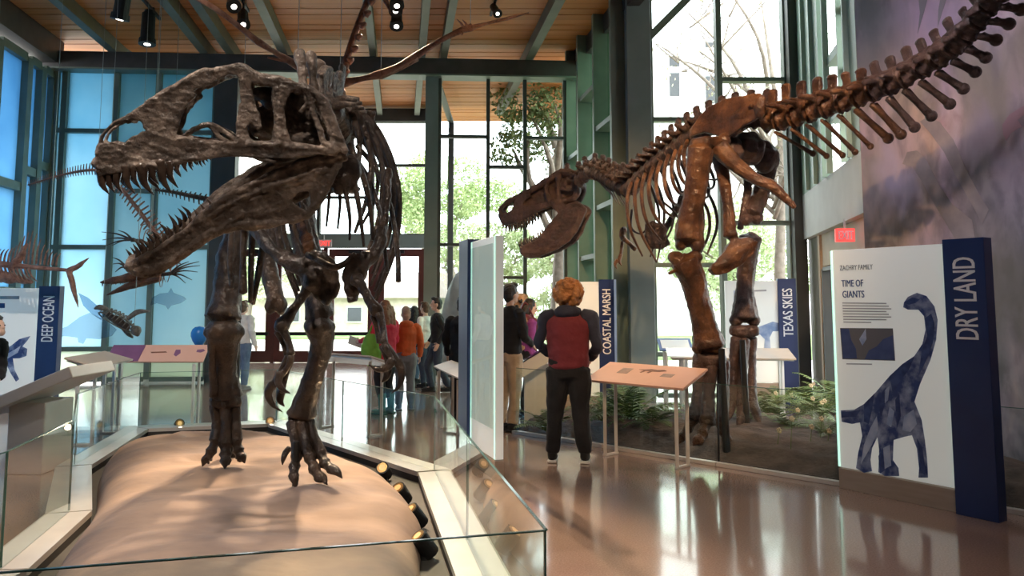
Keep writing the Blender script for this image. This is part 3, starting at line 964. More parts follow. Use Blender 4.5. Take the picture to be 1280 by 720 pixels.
track_light((2.6, 3.4, 7.2), [W(1180, 150, 8.0), W(1180, 400, 8.0), W(1110, 250, 8.6)], 'added spotlights brightening the mural, out of the picture', 2.0, [320, 200, 220], (0.95, 0.86, 0.95), 55, blend=1.0)  # wash added because the mural came out too dark
# ================================================================== SKELETON HELPERS
RS = 1.0
def bone_mat(name, dark, mid, light, rough=0.42, scale=5.0):
    m = bpy.data.materials.new(name)
    m.use_nodes = True
    nt = m.node_tree; L = nt.links
    b = nt.nodes['Principled BSDF']
    t = nt.nodes.new('ShaderNodeTexCoord')
    n = nt.nodes.new('ShaderNodeTexNoise'); n.inputs['Scale'].default_value = scale; n.inputs['Detail'].default_value = 9
    n.inputs['Roughness'].default_value = 0.65
    L.new(t.outputs['Object'], n.inputs['Vector'])
    r = nt.nodes.new('ShaderNodeValToRGB'); e = r.color_ramp.elements
    e[0].position = 0.33; e[0].color = (*dark, 1); e[1].position = 0.72; e[1].color = (*light, 1)
    x = e.new(0.5); x.color = (*mid, 1)
    L.new(n.outputs['Fac'], r.inputs['Fac']); L.new(r.outputs['Color'], b.inputs['Base Color'])
    b.inputs['Roughness'].default_value = rough
    n2 = nt.nodes.new('ShaderNodeTexNoise'); n2.inputs['Scale'].default_value = scale * 5; n2.inputs['Detail'].default_value = 8
    L.new(t.outputs['Object'], n2.inputs['Vector'])
    v = nt.nodes.new('ShaderNodeTexVoronoi'); v.inputs['Scale'].default_value = scale * 2.2; v.feature = 'DISTANCE_TO_EDGE'
    mpv = nt.nodes.new('ShaderNodeVectorMath'); mpv.operation = 'ADD'
    L.new(t.outputs['Object'], mpv.inputs[0]); L.new(n.outputs['Color'], mpv.inputs[1])
    L.new(mpv.outputs[0], v.inputs['Vector'])
    cl = nt.nodes.new('ShaderNodeMapRange'); cl.inputs['From Max'].default_value = 0.05
    L.new(v.outputs['Distance'], cl.inputs['Value'])
    ad = nt.nodes.new('ShaderNodeMath'); ad.operation = 'MULTIPLY_ADD'; ad.inputs[1].default_value = 0.25
    L.new(cl.outputs['Result'], ad.inputs[0]); L.new(n2.outputs['Fac'], ad.inputs[2])
    bp = nt.nodes.new('ShaderNodeBump'); bp.inputs['Strength'].default_value = 0.8; bp.inputs['Distance'].default_value = 0.025
    L.new(ad.outputs[0], bp.inputs['Height']); L.new(bp.outputs['Normal'], b.inputs['Normal'])
    return m
M_bone1 = bone_mat('grey brown fossil bone', (0.032, 0.023, 0.018), (0.125, 0.09, 0.07), (0.38, 0.29, 0.23), 0.45, 6)
M_bone1d = bone_mat('dark brown fossil bone', (0.018, 0.012, 0.009), (0.045, 0.029, 0.021), (0.125, 0.08, 0.052), 0.38, 5)
M_bone2 = bone_mat('russet fossil bone', (0.028, 0.012, 0.007), (0.09, 0.038, 0.018), (0.24, 0.115, 0.052), 0.33, 5)
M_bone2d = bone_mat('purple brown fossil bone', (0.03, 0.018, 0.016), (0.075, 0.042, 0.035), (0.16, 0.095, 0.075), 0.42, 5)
M_tooth = mat('dark enamel tooth', (0.045, 0.03, 0.024), 0.25, 0, (0.11, 0.075, 0.055), 12)

def bone(name, shapes, parent, m, voxel=0.012, amp=0.0035, freq=28, smooth=2, seed=1):
    """shapes in photo pixels plus depth: ('t',[(u,v,Y)..],[r px..]) ('e',(u,v,Y),(r px)) ('s',[(u,v,Y)..],thickness m, ext dir)"""
    mb = MB()
    for s in shapes:
        if s[0] == 't':
            mb.tube([W(*p) for p in s[1]], [RS * r * p[2] / FPX for r, p in zip(s[2], s[1])], 10, 5)
        elif s[0] == 'e':
            Y = s[1][2]; r = s[2] if hasattr(s[2], '__len__') else (s[2],) * 3
            mb.ell(W(*s[1]), [RS * k * Y / FPX for k in r])
        elif s[0] == 's':
            mb.prism([W(*p) for p in s[1]], unit(s[3] if len(s) > 3 else A(0, 1, 0)) * s[2])
    return fuse(mb, name, m, parent, voxel, smooth, amp, freq, seed)

def rod(name, pts, rad, parent, m, sides=8, sub=5, flat=None, fdir=None):
    mb = MB().tube([W(*p) for p in pts], [RS * r * p[2] / FPX for r, p in zip(rad, pts)], sides, sub, flat, fdir)
    return mb.build(name, m, parent, smooth=True)

def frame_matrix(pos, d, up, sc):
    d = unit(d); y = unit(np.cross(up, d)); u2 = np.cross(d, y)
    return Matrix([[d[0] * sc[0], y[0] * sc[1], u2[0] * sc[2], pos[0]], [d[1] * sc[0], y[1] * sc[1], u2[1] * sc[2], pos[1]],
                   [d[2] * sc[0], y[2] * sc[1], u2[2] * sc[2], pos[2]], [0, 0, 0, 1]])
def place(name, me, pos, d, up, sc, parent, m=None):
    o = bpy.data.objects.new(name, me)
    COL.objects.link(o)
    if m is not None and not me.materials: me.materials.append(m)
    o.parent = parent
    sc = (sc,) * 3 if not hasattr(sc, '__len__') else sc
    o.matrix_basis = frame_matrix(np.asarray(pos) - woff(parent), d, up, sc)
    return o

def vertebra_mesh(name, m, spine_h=1.3, spine_w=0.5, trans=0.9, seed=0, zyg=True, lean=0.25):
    """local unit: centrum length about 1; x forward, z up"""
    mb = MB()
    mb.tube([(-0.5, 0, 0), (-0.25, 0, 0), (0.25, 0, 0), (0.5, 0, 0)], [0.56, 0.44, 0.44, 0.56], 12, 3)
    mb.box((0, 0, 0.55), (0.55, 0.5, 0.5))
    h = spine_h
    mb.prism([(-spine_w / 2 - 0.02, 0, 0.6), (spine_w / 2, 0, 0.6), (spine_w / 2 - lean, 0, 0.6 + h), (-spine_w / 2 - lean, 0, 0.6 + h)], (0, 0.2, 0))
    mb.ell((-lean, 0, 0.6 + h), (spine_w * 0.62, 0.17, 0.13))
    for s in (-1, 1):
        mb.tube([(0, 0.2 * s, 0.5), (-0.05, (0.3 + trans * 0.5) * s, 0.6), (-0.15, (0.3 + trans) * s, 0.62)], [0.2, 0.15, 0.12], 8, 3)
        if zyg:
            mb.tube([(0.1, 0.18 * s, 0.72), (0.7, 0.2 * s, 0.92)], [0.15, 0.1], 7, 3)
            mb.tube([(-0.1, 0.15 * s, 0.8), (-0.6, 0.17 * s, 1.02)], [0.14, 0.09], 7, 3)
    me = fuse_mesh(mb, 0.065, 1, 0.03, 5, seed, name)
    me.polygons.foreach_set('use_smooth', [True] * len(me.polygons))
    me.materials.append(m)
    return me

def tooth_obj(base, tip, r, parent, bend, m=M_tooth, sides=7):
    base = np.asarray(base, float); tip = np.asarray(tip, float)
    mid = (base * 0.5 + tip * 0.5) + np.asarray(bend) * np.linalg.norm(tip - base) * 0.14
    root = base + (base - tip) * 0.25
    return MB().tube([root, base, mid, tip], [r, r * 0.95, r * 0.68, r * 0.06], sides, 3).build('tooth', m, parent, smooth=True)

# ================================================================== FRONT DINOSAUR (facing the camera, head turned left)
D1 = thing('dinosaur_skeleton', 'huge grey brown meat-eating dinosaur skeleton with gaping jaws on the sand bed in front', 'skeleton', F(335, 590, 0.3))
d1 = unit(A(-0.965, -0.26, 0)); n0 = A(0.26, -0.965, 0); rho = math.radians(13)
n1 = math.cos(rho) * n0 - math.sin(rho) * A(0, 0, 1)
up1 = math.sin(rho) * n0 + math.cos(rho) * A(0, 0, 1)
O1 = W(285, 150, 4.3)
def SK(u, v, w):
    return onplane(u, v, O1 + n1 * w, n1)
wsk = lambda u: float(np.interp(u, [118, 160, 220, 300, 360, 430], [0.05, 0.085, 0.12, 0.165, 0.205, 0.23]))
wjw = lambda u: float(np.interp(u, [158, 180, 250, 330, 425], [0.05, 0.075, 0.12, 0.17, 0.225]))
K1 = 4.2 / FPX
def skull_add(mb, kind, pts, r, w=wsk, sides=(1, -1), thick=0.03):
    for s in sides:
        P = []
        for (u, v) in pts:
            p = SK(u, v, w(u))
            P.append(p if s > 0 else p - 2 * w(u) * n1)
        if kind == 't':
            rr = [k * K1 * 0.82 for k in (r if hasattr(r, '__len__') else [r] * len(P))]
            mb.tube(P, rr, 9, 5)
        else:
            # plate: extruded along the side normal, each vertex at its own width
            mb.prism(P, n1 * thick)
sk = MB()
pm = [(119, 204), (120, 192), (126, 180), (140, 177), (154, 180), (157, 213), (140, 218), (124, 220)]
mx_ = [(154, 180), (164, 172), (178, 165), (195, 164), (208, 158), (217, 160), (222, 172), (240, 176), (270, 178), (290, 180), (330, 183), (330, 194), (290, 196), (262, 198), (236, 203), (212, 210), (190, 214), (157, 213)]
asc = [(150, 152), (165, 141), (182, 130), (200, 118), (218, 107), (235, 97), (252, 88), (266, 86), (268, 98), (254, 106), (238, 117), (226, 130), (219, 145), (218, 162), (204, 162), (190, 165), (180, 161), (176, 152), (166, 150)]
top = [(235, 97), (252, 88), (270, 88), (288, 81), (304, 81), (320, 90), (338, 94), (356, 96), (372, 104), (374, 112), (350, 110), (330, 106), (312, 103), (300, 94), (286, 94), (268, 102), (252, 110)]
lac = [(297, 92), (312, 98), (315, 112), (319, 128), (326, 146), (328, 160), (322, 164), (314, 152), (308, 160), (312, 172), (324, 180), (292, 181), (300, 162), (301, 130)]
pob = [(340, 100), (372, 103), (361, 120), (355, 135), (357, 155), (364, 182), (338, 182), (343, 150), (340, 125)]
jug = [(285, 178), (320, 178), (350, 177), (380, 181), (405, 183), (424, 187), (420, 196), (398, 193), (360, 198), (325, 198), (288, 195)]
skull_add(sk, 's', pm, 0, thick=0.05)
skull_add(sk, 's', mx_, 0, thick=0.03)
skull_add(sk, 's', asc, 0, thick=0.028)
skull_add(sk, 's', top, 0, thick=0.03)
skull_add(sk, 's', lac, 0, thick=0.028)
skull_add(sk, 's', pob, 0, thick=0.028)
skull_add(sk, 's', jug, 0, thick=0.028)
skull_add(sk, 't', [(122, 192), (128, 170), (140, 157), (156, 148), (172, 141)], [4, 3.2, 3.2, 4, 5])
skull_add(sk, 't', [(150, 153), (180, 133), (215, 111), (250, 92), (266, 90)], [3, 5, 6, 6, 6])
skull_add(sk, 't', [(256, 92), (280, 86), (302, 84), (322, 95), (350, 100), (372, 108)], [6, 6, 6, 6, 7, 6])
skull_add(sk, 't', [(304, 92), (308, 115), (315, 138), (322, 158)], [6, 5.5, 6, 5])
skull_add(sk, 't', [(302, 130), (300, 160), (302, 178)], [4, 6, 8])
skull_add(sk, 't', [(354, 108), (350, 130), (349, 158), (350, 180)], [8, 6, 6, 9])
skull_add(sk, 't', [(366, 106), (380, 112), (388, 124), (392, 142), (399, 160), (405, 178), (420, 189)], [6, 5, 4.5, 4.5, 5, 6, 6])
skull_add(sk, 't', [(376, 106), (394, 116), (408, 132), (416, 152), (424, 172), (432, 190)], [6, 6, 6, 6, 6, 6])
skull_add(sk, 't', [(396, 118), (404, 140), (412, 165), (420, 186)], [4, 4, 4, 6])
skull_add(sk, 't', [(382, 130), (375, 142), (384, 128), (388, 120)], [3, 4, 3, 3])
skull_add(sk, 't', [(222, 174), (250, 177), (290, 181), (340, 181), (390, 185), (422, 190)], [6, 5, 6, 7, 6, 6])
skull_add(sk, 't', [(160, 206), (190, 207), (220, 203), (250, 195), (280, 189)], [7, 7, 6, 6, 5])
skull_add(sk, 't', [(128, 210), (145, 212), (157, 208)], [8, 7, 6])
skull_add(sk, 't', [(218, 160), (222, 150), (228, 135), (244, 117)], [5, 4, 4, 4])
skull_add(sk, 't', [(206, 160), (205, 140), (214, 126), (230, 112)], [3, 3.5, 3.5, 3])
# inner palate struts (seen through the big opening)
wpal = lambda u: wsk(u) * 0.45
skull_add(sk, 't', [(225, 172), (245, 160), (262, 156), (280, 164), (296, 176)], [3, 4, 4, 4, 5], w=wpal)
skull_add(sk, 't', [(262, 156), (275, 172), (290, 180)], [3, 3.5, 4], w=wpal)
skull_add(sk, 't', [(288, 182), (320, 190), (355, 194), (400, 190)], [5, 6, 6, 6], w=wpal)
skull_add(sk, 't', [(300, 178), (318, 196), (345, 202), (372, 196)], [3, 4, 4, 4], w=wpal)
# roof bridging the two sides, snout tip, braincase
for (u, v, r) in ((122, 205, 8), (132, 208, 9), (150, 205, 7), (128, 185, 6), (160, 150, 5), (180, 136, 5), (200, 124, 6), (220, 112, 6), (240, 100, 6.5), (258, 94, 7), (275, 92, 7), (290, 88, 7), (304, 88, 7), (318, 96, 7), (332, 100, 7), (346, 104, 7), (360, 108, 7), (372, 112, 7)):
    p = SK(u, v, wsk(u)); q = p - 2 * wsk(u) * n1
    sk.tube([p, (p + q) / 2 + up1 * 0.012, q], [r * K1] * 3, 8, 3)
for (u, v, r) in ((350, 125, (70, 26, 17)), (378, 130, (45, 30, 22)), (400, 140, (25, 34, 24)), (395, 165, (28, 30, 18)), (330, 118, (50, 20, 10))):
    c = SK(u, v, 0.0)
    sk.ell(c, [r[1] * K1, 0.10 if u > 340 else 0.07, r[2] * K1], ax=d1, az=up1)
c = SK(345, 155, 0.0); sk.ell(c, (0.16, 0.05, 0.11), ax=d1, az=up1)
c = SK(385, 175, 0.0); sk.ell(c, (0.16, 0.13, 0.06), ax=d1, az=up1)
skull1 = fuse(sk, 'skull', M_bone1, D1, 0.0068, 1, 0.0017, 75, 3)
# upper teeth
upt = [(127, 219, 136, 241, 5), (137, 219, 143, 239, 4.5), (146, 217, 152, 239, 5), (158, 214, 168, 240, 5), (167, 214, 173, 230, 3.5), (178, 213, 191, 241, 6), (190, 212, 198, 229, 4.5),
       (203, 209, 214, 239, 6), (213, 207, 218, 226, 4.5), (221, 205, 226, 218, 3), (231, 202, 234, 214, 3), (238, 200, 241, 212, 2.6), (244, 198, 246, 206, 2), (250, 198, 253, 208, 2), (254, 197, 257, 206, 2)]
for (u0, v0, u1, v1, r) in upt:
    w = wsk(u0)
    b0 = SK(u0, v0, w); t0 = SK(u1, v1, w)
    t0 = t0 + (t0 - b0) * 0.1; r *= 1.2
    tooth_obj(b0, t0, r * K1, skull1, d1 * 1.0)
    sh = -2 * w * n1
    tooth_obj(b0 + sh, t0 + sh + up1 * 0.01, r * K1, skull1, d1)
# lower jaw, rolled a little more so that the far branch shows above the near one
rho = math.radians(24)
n1 = math.cos(rho) * n0 - math.sin(rho) * A(0, 0, 1)
up1 = math.sin(rho) * n0 + math.cos(rho) * A(0, 0, 1)
jw = MB()
jaw_front = [(161, 333), (170, 326), (184, 318), (200, 309), (216, 300), (235, 285), (255, 266), (275, 249), (300, 236), (300, 288), (280, 292), (262, 301), (245, 312), (226, 326), (210, 338), (195, 345), (180, 347), (166, 342)]
jaw_back = [(296, 238), (330, 220), (355, 208), (385, 197), (408, 193), (424, 195), (428, 206), (418, 222), (410, 240), (400, 258), (386, 273), (388, 252), (386, 238), (374, 240), (366, 250), (370, 258), (380, 262), (384, 274), (360, 280), (330, 286), (296, 289)]
skull_add(jw, 's', jaw_front, 0, w=wjw, thick=0.028)
skull_add(jw, 's', jaw_back, 0, w=wjw, thick=0.024)
skull_add(jw, 't', [(165, 331), (200, 311), (235, 287), (270, 256), (300, 238), (345, 217), (385, 200), (418, 198)], [6, 6.5, 6.5, 6, 6, 6, 6, 8], w=wjw)
skull_add(jw, 't', [(170, 338), (200, 334), (230, 314), (260, 293), (300, 280), (340, 279), (376, 272), (398, 252), (412, 226), (422, 204)], [7, 8, 8, 8, 8, 7, 6, 6, 6, 7], w=wjw)
skull_add(jw, 't', [(215, 318), (260, 280), (310, 252), (350, 236), (385, 222), (410, 210)], [5, 5, 5, 5, 6, 6], w=wjw)
skull_add(jw, 't', [(290, 262), (320, 268), (350, 262), (372, 258)], [5, 6, 5, 4], w=wjw)
skull_add(jw, 't', [(230, 318), (262, 296), (300, 270), (330, 262)], [3, 3.5, 3.5, 3], w=lambda u: wjw(u) + 0.012)
skull_add(jw, 't', [(250, 278), (285, 256), (320, 240), (360, 226), (395, 212)], [2.5, 3.2, 3.5, 3.5, 3], w=lambda u: wjw(u) + 0.014)
skull_add(jw, 't', [(330, 232), (352, 244), (360, 258)], [3, 3, 3], w=lambda u: wjw(u) + 0.008)
skull_add(jw, 't', [(408, 196), (425, 192), (432, 200)], [7, 7, 5], w=wjw)
wsp = lambda u: wjw(u) * 0.8
skull_add(jw, 't', [(200, 322), (250, 280), (300, 244), (340, 222)], [7, 9, 9, 5], w=wsp)
for (u, v, r) in ((164, 334, 9), (172, 336, 10), (182, 334, 10)):
    p = SK(u, v, wjw(u)); q = p - 2 * wjw(u) * n1
    jw.tube([p, q], [r * K1] * 2, 8, 3)
jaw1 = fuse(jw, 'lower_jaw', M_bone1, D1, 0.0068, 1, 0.0024, 60, 5)
lot_far = [(166, 329, 157, 311, 4.5), (172, 326, 163, 309, 4.5), (180, 320, 168, 300, 5.5), (190, 314, 177, 299, 5), (196, 310, 183, 291, 5.5), (202, 304, 190, 289, 5), (212, 296, 199, 279, 5), (219, 289, 210, 267, 4.5),
           (226, 281, 218, 268, 3.5), (232, 274, 222, 260, 4), (238, 268, 226, 257, 3.5)]
for (u0, v0, u1, v1, r) in lot_far:
    w = -wjw(u0) * 0.9
    tooth_obj(SK(u0, v0 + 3, w), SK(u1, v1, w), r * K1, jaw1, -d1)
for k in range(12):
    t = k / 11
    u0 = 172 + 92 * t; v0 = float(np.interp(u0, [165, 200, 235, 270], [328, 306, 282, 252]))
    w = wjw(u0); L_ = 19 - 10 * t
    tooth_obj(SK(u0, v0 + 2, w - 0.012), SK(u0 - 6, v0 - L_, w - 0.012), (4.5 - 2 * t) * K1, jaw1, -d1)

# neck, back and tail
spine_pts = [W(402, 150, 4.3), W(410, 138, 4.62), W(420, 150, 5.0), W(426, 165, 5.5), W(422, 175, 6.0), W(414, 180, 6.5), W(412, 190, 7.1), W(418, 205, 7.9), W(428, 222, 8.8)]
SPL = catmull(spine_pts, 12)
vm1 = vertebra_mesh('neck_vertebra', M_bone1, 1.5, 0.62, 1.0, 1, lean=0.1)
vm1d = vertebra_mesh('back_vertebra', M_bone1d, 1.7, 0.7, 1.2, 2, lean=0.2)
dist = np.concatenate([[0], np.cumsum(np.linalg.norm(np.diff(SPL, axis=0), axis=1))])
def at_len(P, D, s):
    i = min(len(P) - 2, int(np.searchsorted(D, s) - 1 if s > 0 else 0)); i = max(i, 0)
    t = (s - D[i]) / max(1e-6, D[i + 1] - D[i])
    return P[i] * (1 - t) + P[i + 1] * t, unit(P[i + 1] - P[i])
# the three tall spines rising behind the skull crest
for (bu, bv, tu, tv, Y, hw) in ((380, 122, 374, 62, 4.5, 8.5), (392, 126, 388, 66, 4.58, 8), (402, 130, 400, 74, 4.68, 7.5), (412, 150, 411, 94, 4.8, 7)):
    bone('neck_spine', [('t', [(bu, bv, Y), ((bu + tu) / 2 + 1, (bv + tv) / 2, Y), (tu, tv + 5, Y)], [hw, hw * 0.8, hw]), ('e', (tu, tv + 6, Y), (hw + 0.5, hw, hw))], D1, M_bone1, 0.011, 0.004, 30)
s = 0.08; k = 0
while s < dist[-1]:
    p, t = at_len(SPL, dist, s)
    Ln = 0.145 if s < 1.0 else (0.165 if s < 2.6 else 0.15)
    place('neck_vertebra' if s < 1.0 else ('back_vertebra' if s < 2.5 else 'tail_vertebra'), vm1 if s < 1.0 else vm1d, p, -t, A(0, 0, 1), (Ln, Ln * 0.95, Ln * (0.8 if s < 0.9 else 1.15)), D1)
    s += Ln * 1.02; k += 1
# ribs: animal's left flank is on the image right
def rib_pair(s, reach, drop, r=0.018, fwd=0.1, only=None):
    p, t = at_len(SPL, dist, s)
    lat = unit(np.cross(t, A(0, 0, 1)))
    if lat[0] < 0: lat = -lat
    for sd in (1, -1):
        if only is not None and sd != only: continue
        q = lat * sd
        pts = [p + A(0, 0, 0.09), p + q * reach * 0.55 + A(0, 0, 0.06), p + q * reach * 0.98 - A(0, 0, drop * 0.28), p + q * reach * 0.95 - A(0, 0, drop * 0.66) - t * fwd * 0.5, p + q * reach * 0.62 - A(0, 0, drop) - t * fwd]
        MB().tube(pts, [r * 1.2, r * 1.25, r, r * 0.9, r * 0.55], 7, 5, 0.65, t).build('rib', M_bone1d, D1, smooth=True)
for s_, re_, dr_ in ((0.62, 0.16, 0.5), (0.75, 0.22, 0.72), (0.9, 0.29, 0.92), (1.05, 0.36, 1.06), (1.2, 0.4, 1.15), (1.36, 0.42, 1.18), (1.52, 0.42, 1.12), (1.68, 0.41, 1.0), (1.84, 0.38, 0.85), (2.0, 0.34, 0.65)):
    rib_pair(s_, re_, dr_)
# individually visible ribs and hanging belly rods, traced
for pts, r in (([(446, 182, 5.3), (470, 212, 5.3), (488, 258, 5.25), (497, 315, 5.2), (498, 352, 5.15)], [3, 3.2, 3.2, 3.4, 3.4]),
               ([(438, 190, 5.1), (460, 222, 5.1), (476, 272, 5.05), (484, 340, 5.0)], [3, 3, 3, 2.4]),
               ([(436, 180, 4.9), (452, 215, 4.9), (462, 255, 4.9), (466, 300, 4.9)], [3.4, 4, 3.6, 2]),
               ([(430, 188, 4.75), (441, 220, 4.75), (449, 260, 4.75), (455, 308, 4.75)], [3.4, 3.8, 3.2, 1.8]),
               ([(424, 200, 4.7), (431, 235, 4.7), (437, 270, 4.7), (437, 300, 4.7)], [3.4, 3.2, 2.4, 1.5]),
               ([(412, 225, 4.7), (411, 252, 4.7), (408, 283, 4.7)], [2.6, 2.0, 1.4]),
               ([(424, 232, 4.75), (425, 256, 4.75), (422, 286, 4.75)], [2.6, 2.0, 1.4]),
               ([(402, 225, 4.7), (400, 248, 4.7), (398, 266, 4.7)], [2.4, 1.8, 1.4]),
               ([(305, 280, 5.3), (304, 325, 5.3), (304, 366, 5.3)], [4, 4, 5.5]),
               ([(316, 280, 5.35), (314, 330, 5.35), (313, 378, 5.35)], [4, 4, 3]),
               ([(332, 285, 5.4), (325, 330, 5.4), (316, 380, 5.4)], [4, 4.5, 3]),
               ([(290, 285, 5.5), (288, 330, 5.5), (290, 360, 5.5)], [4, 4, 3])):
    rod('rib', pts, r, D1, M_bone1d)
bone('breast_bones', [('e', (432, 215, 4.75), (22, 18, 26)), ('t', [(418, 195, 4.7), (428, 225, 4.75), (448, 240, 4.8)], [12, 13, 8])], D1, M_bone1d, 0.014, 0.012, 22)
# shoulder girdles
bone('shoulder_blade', [('s', [(391, 312, 5.0), (404, 316, 5.0), (418, 330, 5.0), (423, 347, 5.0), (422, 363, 5.0), (415, 377, 5.0), (404, 381, 5.0), (395, 374, 5.0), (387, 363, 5.0), (379, 352, 5.0), (372, 344, 5.0), (370, 333, 5.0), (376, 322, 5.0)], 0.07),
                        ('t', [(384, 336, 5.0), (360, 326, 5.02), (340, 312, 5.06), (325, 294, 5.12), (308, 276, 5.2), (296, 262, 5.3)], [14, 11, 9.5, 8.5, 8, 9]),
                        ('t', [(402, 318, 4.98), (417, 335, 4.98), (420, 362, 4.98), (406, 379, 4.98)], [6, 6, 6, 6]), ('e', (392, 350, 4.97), (14, 14, 16))], D1, M_bone1d, 0.011, 0.004, 30)
bone('shoulder_blade', [('s', [(429, 337, 4.85), (438, 324, 4.85), (454, 312, 4.85), (464, 316, 4.85), (463, 331, 4.85), (456, 347, 4.85), (451, 358, 4.85), (446, 378, 4.85), (437, 378, 4.85), (431, 362, 4.85), (427, 347, 4.85)], 0.07),
                        ('t', [(460, 326, 4.86), (472, 310, 4.9), (480, 280, 5.0), (484, 240, 5.1), (486, 212, 5.2)], [9, 7.5, 6, 5, 5.5]), ('e', (452, 330, 4.83), (10, 10, 12))], D1, M_bone1d, 0.011, 0.004, 30)
rod('wishbone', [(384, 318, 4.92), (400, 326, 4.85), (416, 334, 4.82), (430, 330, 4.82), (444, 318, 4.85)], [4, 4, 4.5, 4, 4], D1, M_bone1d)
# arms
def arm(hum, fore, hand, claws, Yh):
    bone('upper_arm', [('t', hum, [9, 6.5, 6.5, 9.5]), ('e', hum[-1], 9), ('e', hum[0], 10)], D1, M_bone1d, 0.01, 0.003, 40)
    a_, b_ = fore
    rod('forearm', [a_, ((a_[0] + b_[0]) / 2 + 2, (a_[1] + b_[1]) / 2, Yh), b_], [6, 4, 5.5], D1, M_bone1d)
    rod('forearm', [(a_[0] - 7, a_[1] + 2, Yh + 0.06), ((a_[0] + b_[0]) / 2 - 6, (a_[1] + b_[1]) / 2, Yh + 0.06), (b_[0] - 5, b_[1], Yh + 0.05)], [5, 3.2, 4.5], D1, M_bone1d)
    for pts in hand:
        rod('finger', pts, [4.5] + [3.6] * (len(pts) - 2) + [4.4], D1, M_bone1d)
    for pts in claws:
        rod('claw', pts, [5.5, 5, 3, 0.5], D1, M_bone1d, flat=0.6, fdir=A(0, 1, 0))
arm([(388, 356, 5.0), (376, 374, 4.98), (364, 392, 4.95), (352, 407, 4.92)], ((354, 412, 4.92), (364, 443, 4.9)),
    [[(364, 445, 4.9), (360, 458, 4.9), (352, 468, 4.9)], [(360, 446, 4.93), (350, 466, 4.93), (341, 482, 4.93)], [(364, 448, 4.95), (357, 470, 4.95), (352, 490, 4.95)]],
    [[(350, 466, 4.88), (348, 478, 4.88), (354, 487, 4.88), (363, 492, 4.88)], [(341, 480, 4.92), (335, 492, 4.92), (341, 506, 4.92), (353, 515, 4.92)], [(352, 488, 4.96), (350, 498, 4.96), (352, 504, 4.96), (356, 508, 4.96)]], 4.92)
arm([(446, 350, 4.8), (455, 364, 4.76), (463, 378, 4.72), (471, 388, 4.7)], ((474, 392, 4.68), (480, 428, 4.62)),
    [[(481, 430, 4.6), (490, 440, 4.6), (497, 452, 4.6)], [(480, 432, 4.58), (488, 446, 4.58), (490, 452, 4.58)], [(478, 432, 4.62), (484, 450, 4.62), (485, 460, 4.62)]],
    [[(497, 450, 4.6), (502, 466, 4.6), (499, 482, 4.6), (489, 492, 4.6)], [(491, 449, 4.56), (484, 459, 4.56), (472, 462, 4.56), (461, 456, 4.56)], [(485, 459, 4.63), (484, 468, 4.63), (481, 474, 4.63), (477, 478, 4.63)]], 4.66)
# pelvis
bone('hip_blade', [('s', [(350, 225, 6.3), (365, 196, 6.4), (395, 184, 6.6), (430, 190, 6.9), (440, 215, 6.95), (420, 238, 6.8), (395, 250, 6.6), (365, 248, 6.4)], 0.08, A(0.9, 0.3, 0.1)), ('e', (385, 240, 6.5), (20, 16, 16))], D1, M_bone1d, 0.02, 0.006, 18)
bone('hip_blade', [('s', [(320, 225, 6.4), (335, 196, 6.5), (365, 186, 6.7), (395, 192, 7.0), (400, 215, 7.0), (385, 238, 6.9), (360, 250, 6.7), (335, 248, 6.5)], 0.08, A(0.9, -0.3, 0.1)), ('e', (338, 240, 6.5), (20, 16, 16))], D1, M_bone1d, 0.02, 0.006, 18)
bone('pubic_bone', [('t', [(370, 240, 6.4), (376, 270, 6.2), (382, 295, 6.1), (386, 312, 6.0)], [10, 9, 9, 11]), ('e', (386, 308, 6.0), (9, 8, 12))], D1, M_bone2, 0.014, 0.005, 25)
bone('pubic_bone', [('t', [(350, 240, 6.5), (340, 300, 6.2), (338, 340, 6.1), (346, 378, 6.0)], [11, 10, 11, 10]), ('e', (338, 382, 6.0), (8, 9, 11)), ('e', (352, 382, 6.0), (8, 9, 12))], D1, M_bone1d, 0.014, 0.005, 25)
# legs
def leg(femur, tibia, fibula, ankle, mts, toes, Yk):
    bone('thigh_bone', [('t', femur[0], femur[1]), ('e', femur[0][0], femur[1][0] * 1.1)], D1, M_bone1d, 0.014, 0.005, 22)
    bone('shin_bone', [('t', tibia[0], tibia[1]), ('e', tibia[0][0], (tibia[1][0] * 1.1, tibia[1][0], tibia[1][0] * 0.7))], D1, M_bone1d, 0.013, 0.004, 25)
    rod('calf_bone', fibula[0], fibula[1], D1, M_bone1d)
    bone('ankle', [('t', ankle[0], ankle[1])], D1, M_bone1d, 0.012, 0.004, 30)
    for pts, r in mts:
        bone('foot_bone', [('t', pts, r)], D1, M_bone1d, 0.009, 0.002, 40, 1)
    for pts, r in toes:
        n = len(pts) - 1
        for k in range(n):
            a_, b_ = pts[k], pts[k + 1]
            if k < n - 1:
                mid = tuple((x + y) / 2 for x, y in zip(a_, b_))
                rod('toe_bone', [a_, mid, b_], [r * (1.25 - 0.1 * k), r * 0.85, r * (1.15 - 0.1 * k)], D1, M_bone1d)
            else:
                mid = ((a_[0] + b_[0]) / 2, (a_[1] + b_[1]) / 2 - 2.5, (a_[2] + b_[2]) / 2)
                rod('toe_claw', [a_, mid, b_], [r * 1.05, r * 0.8, 0.6], D1, M_bone1d)
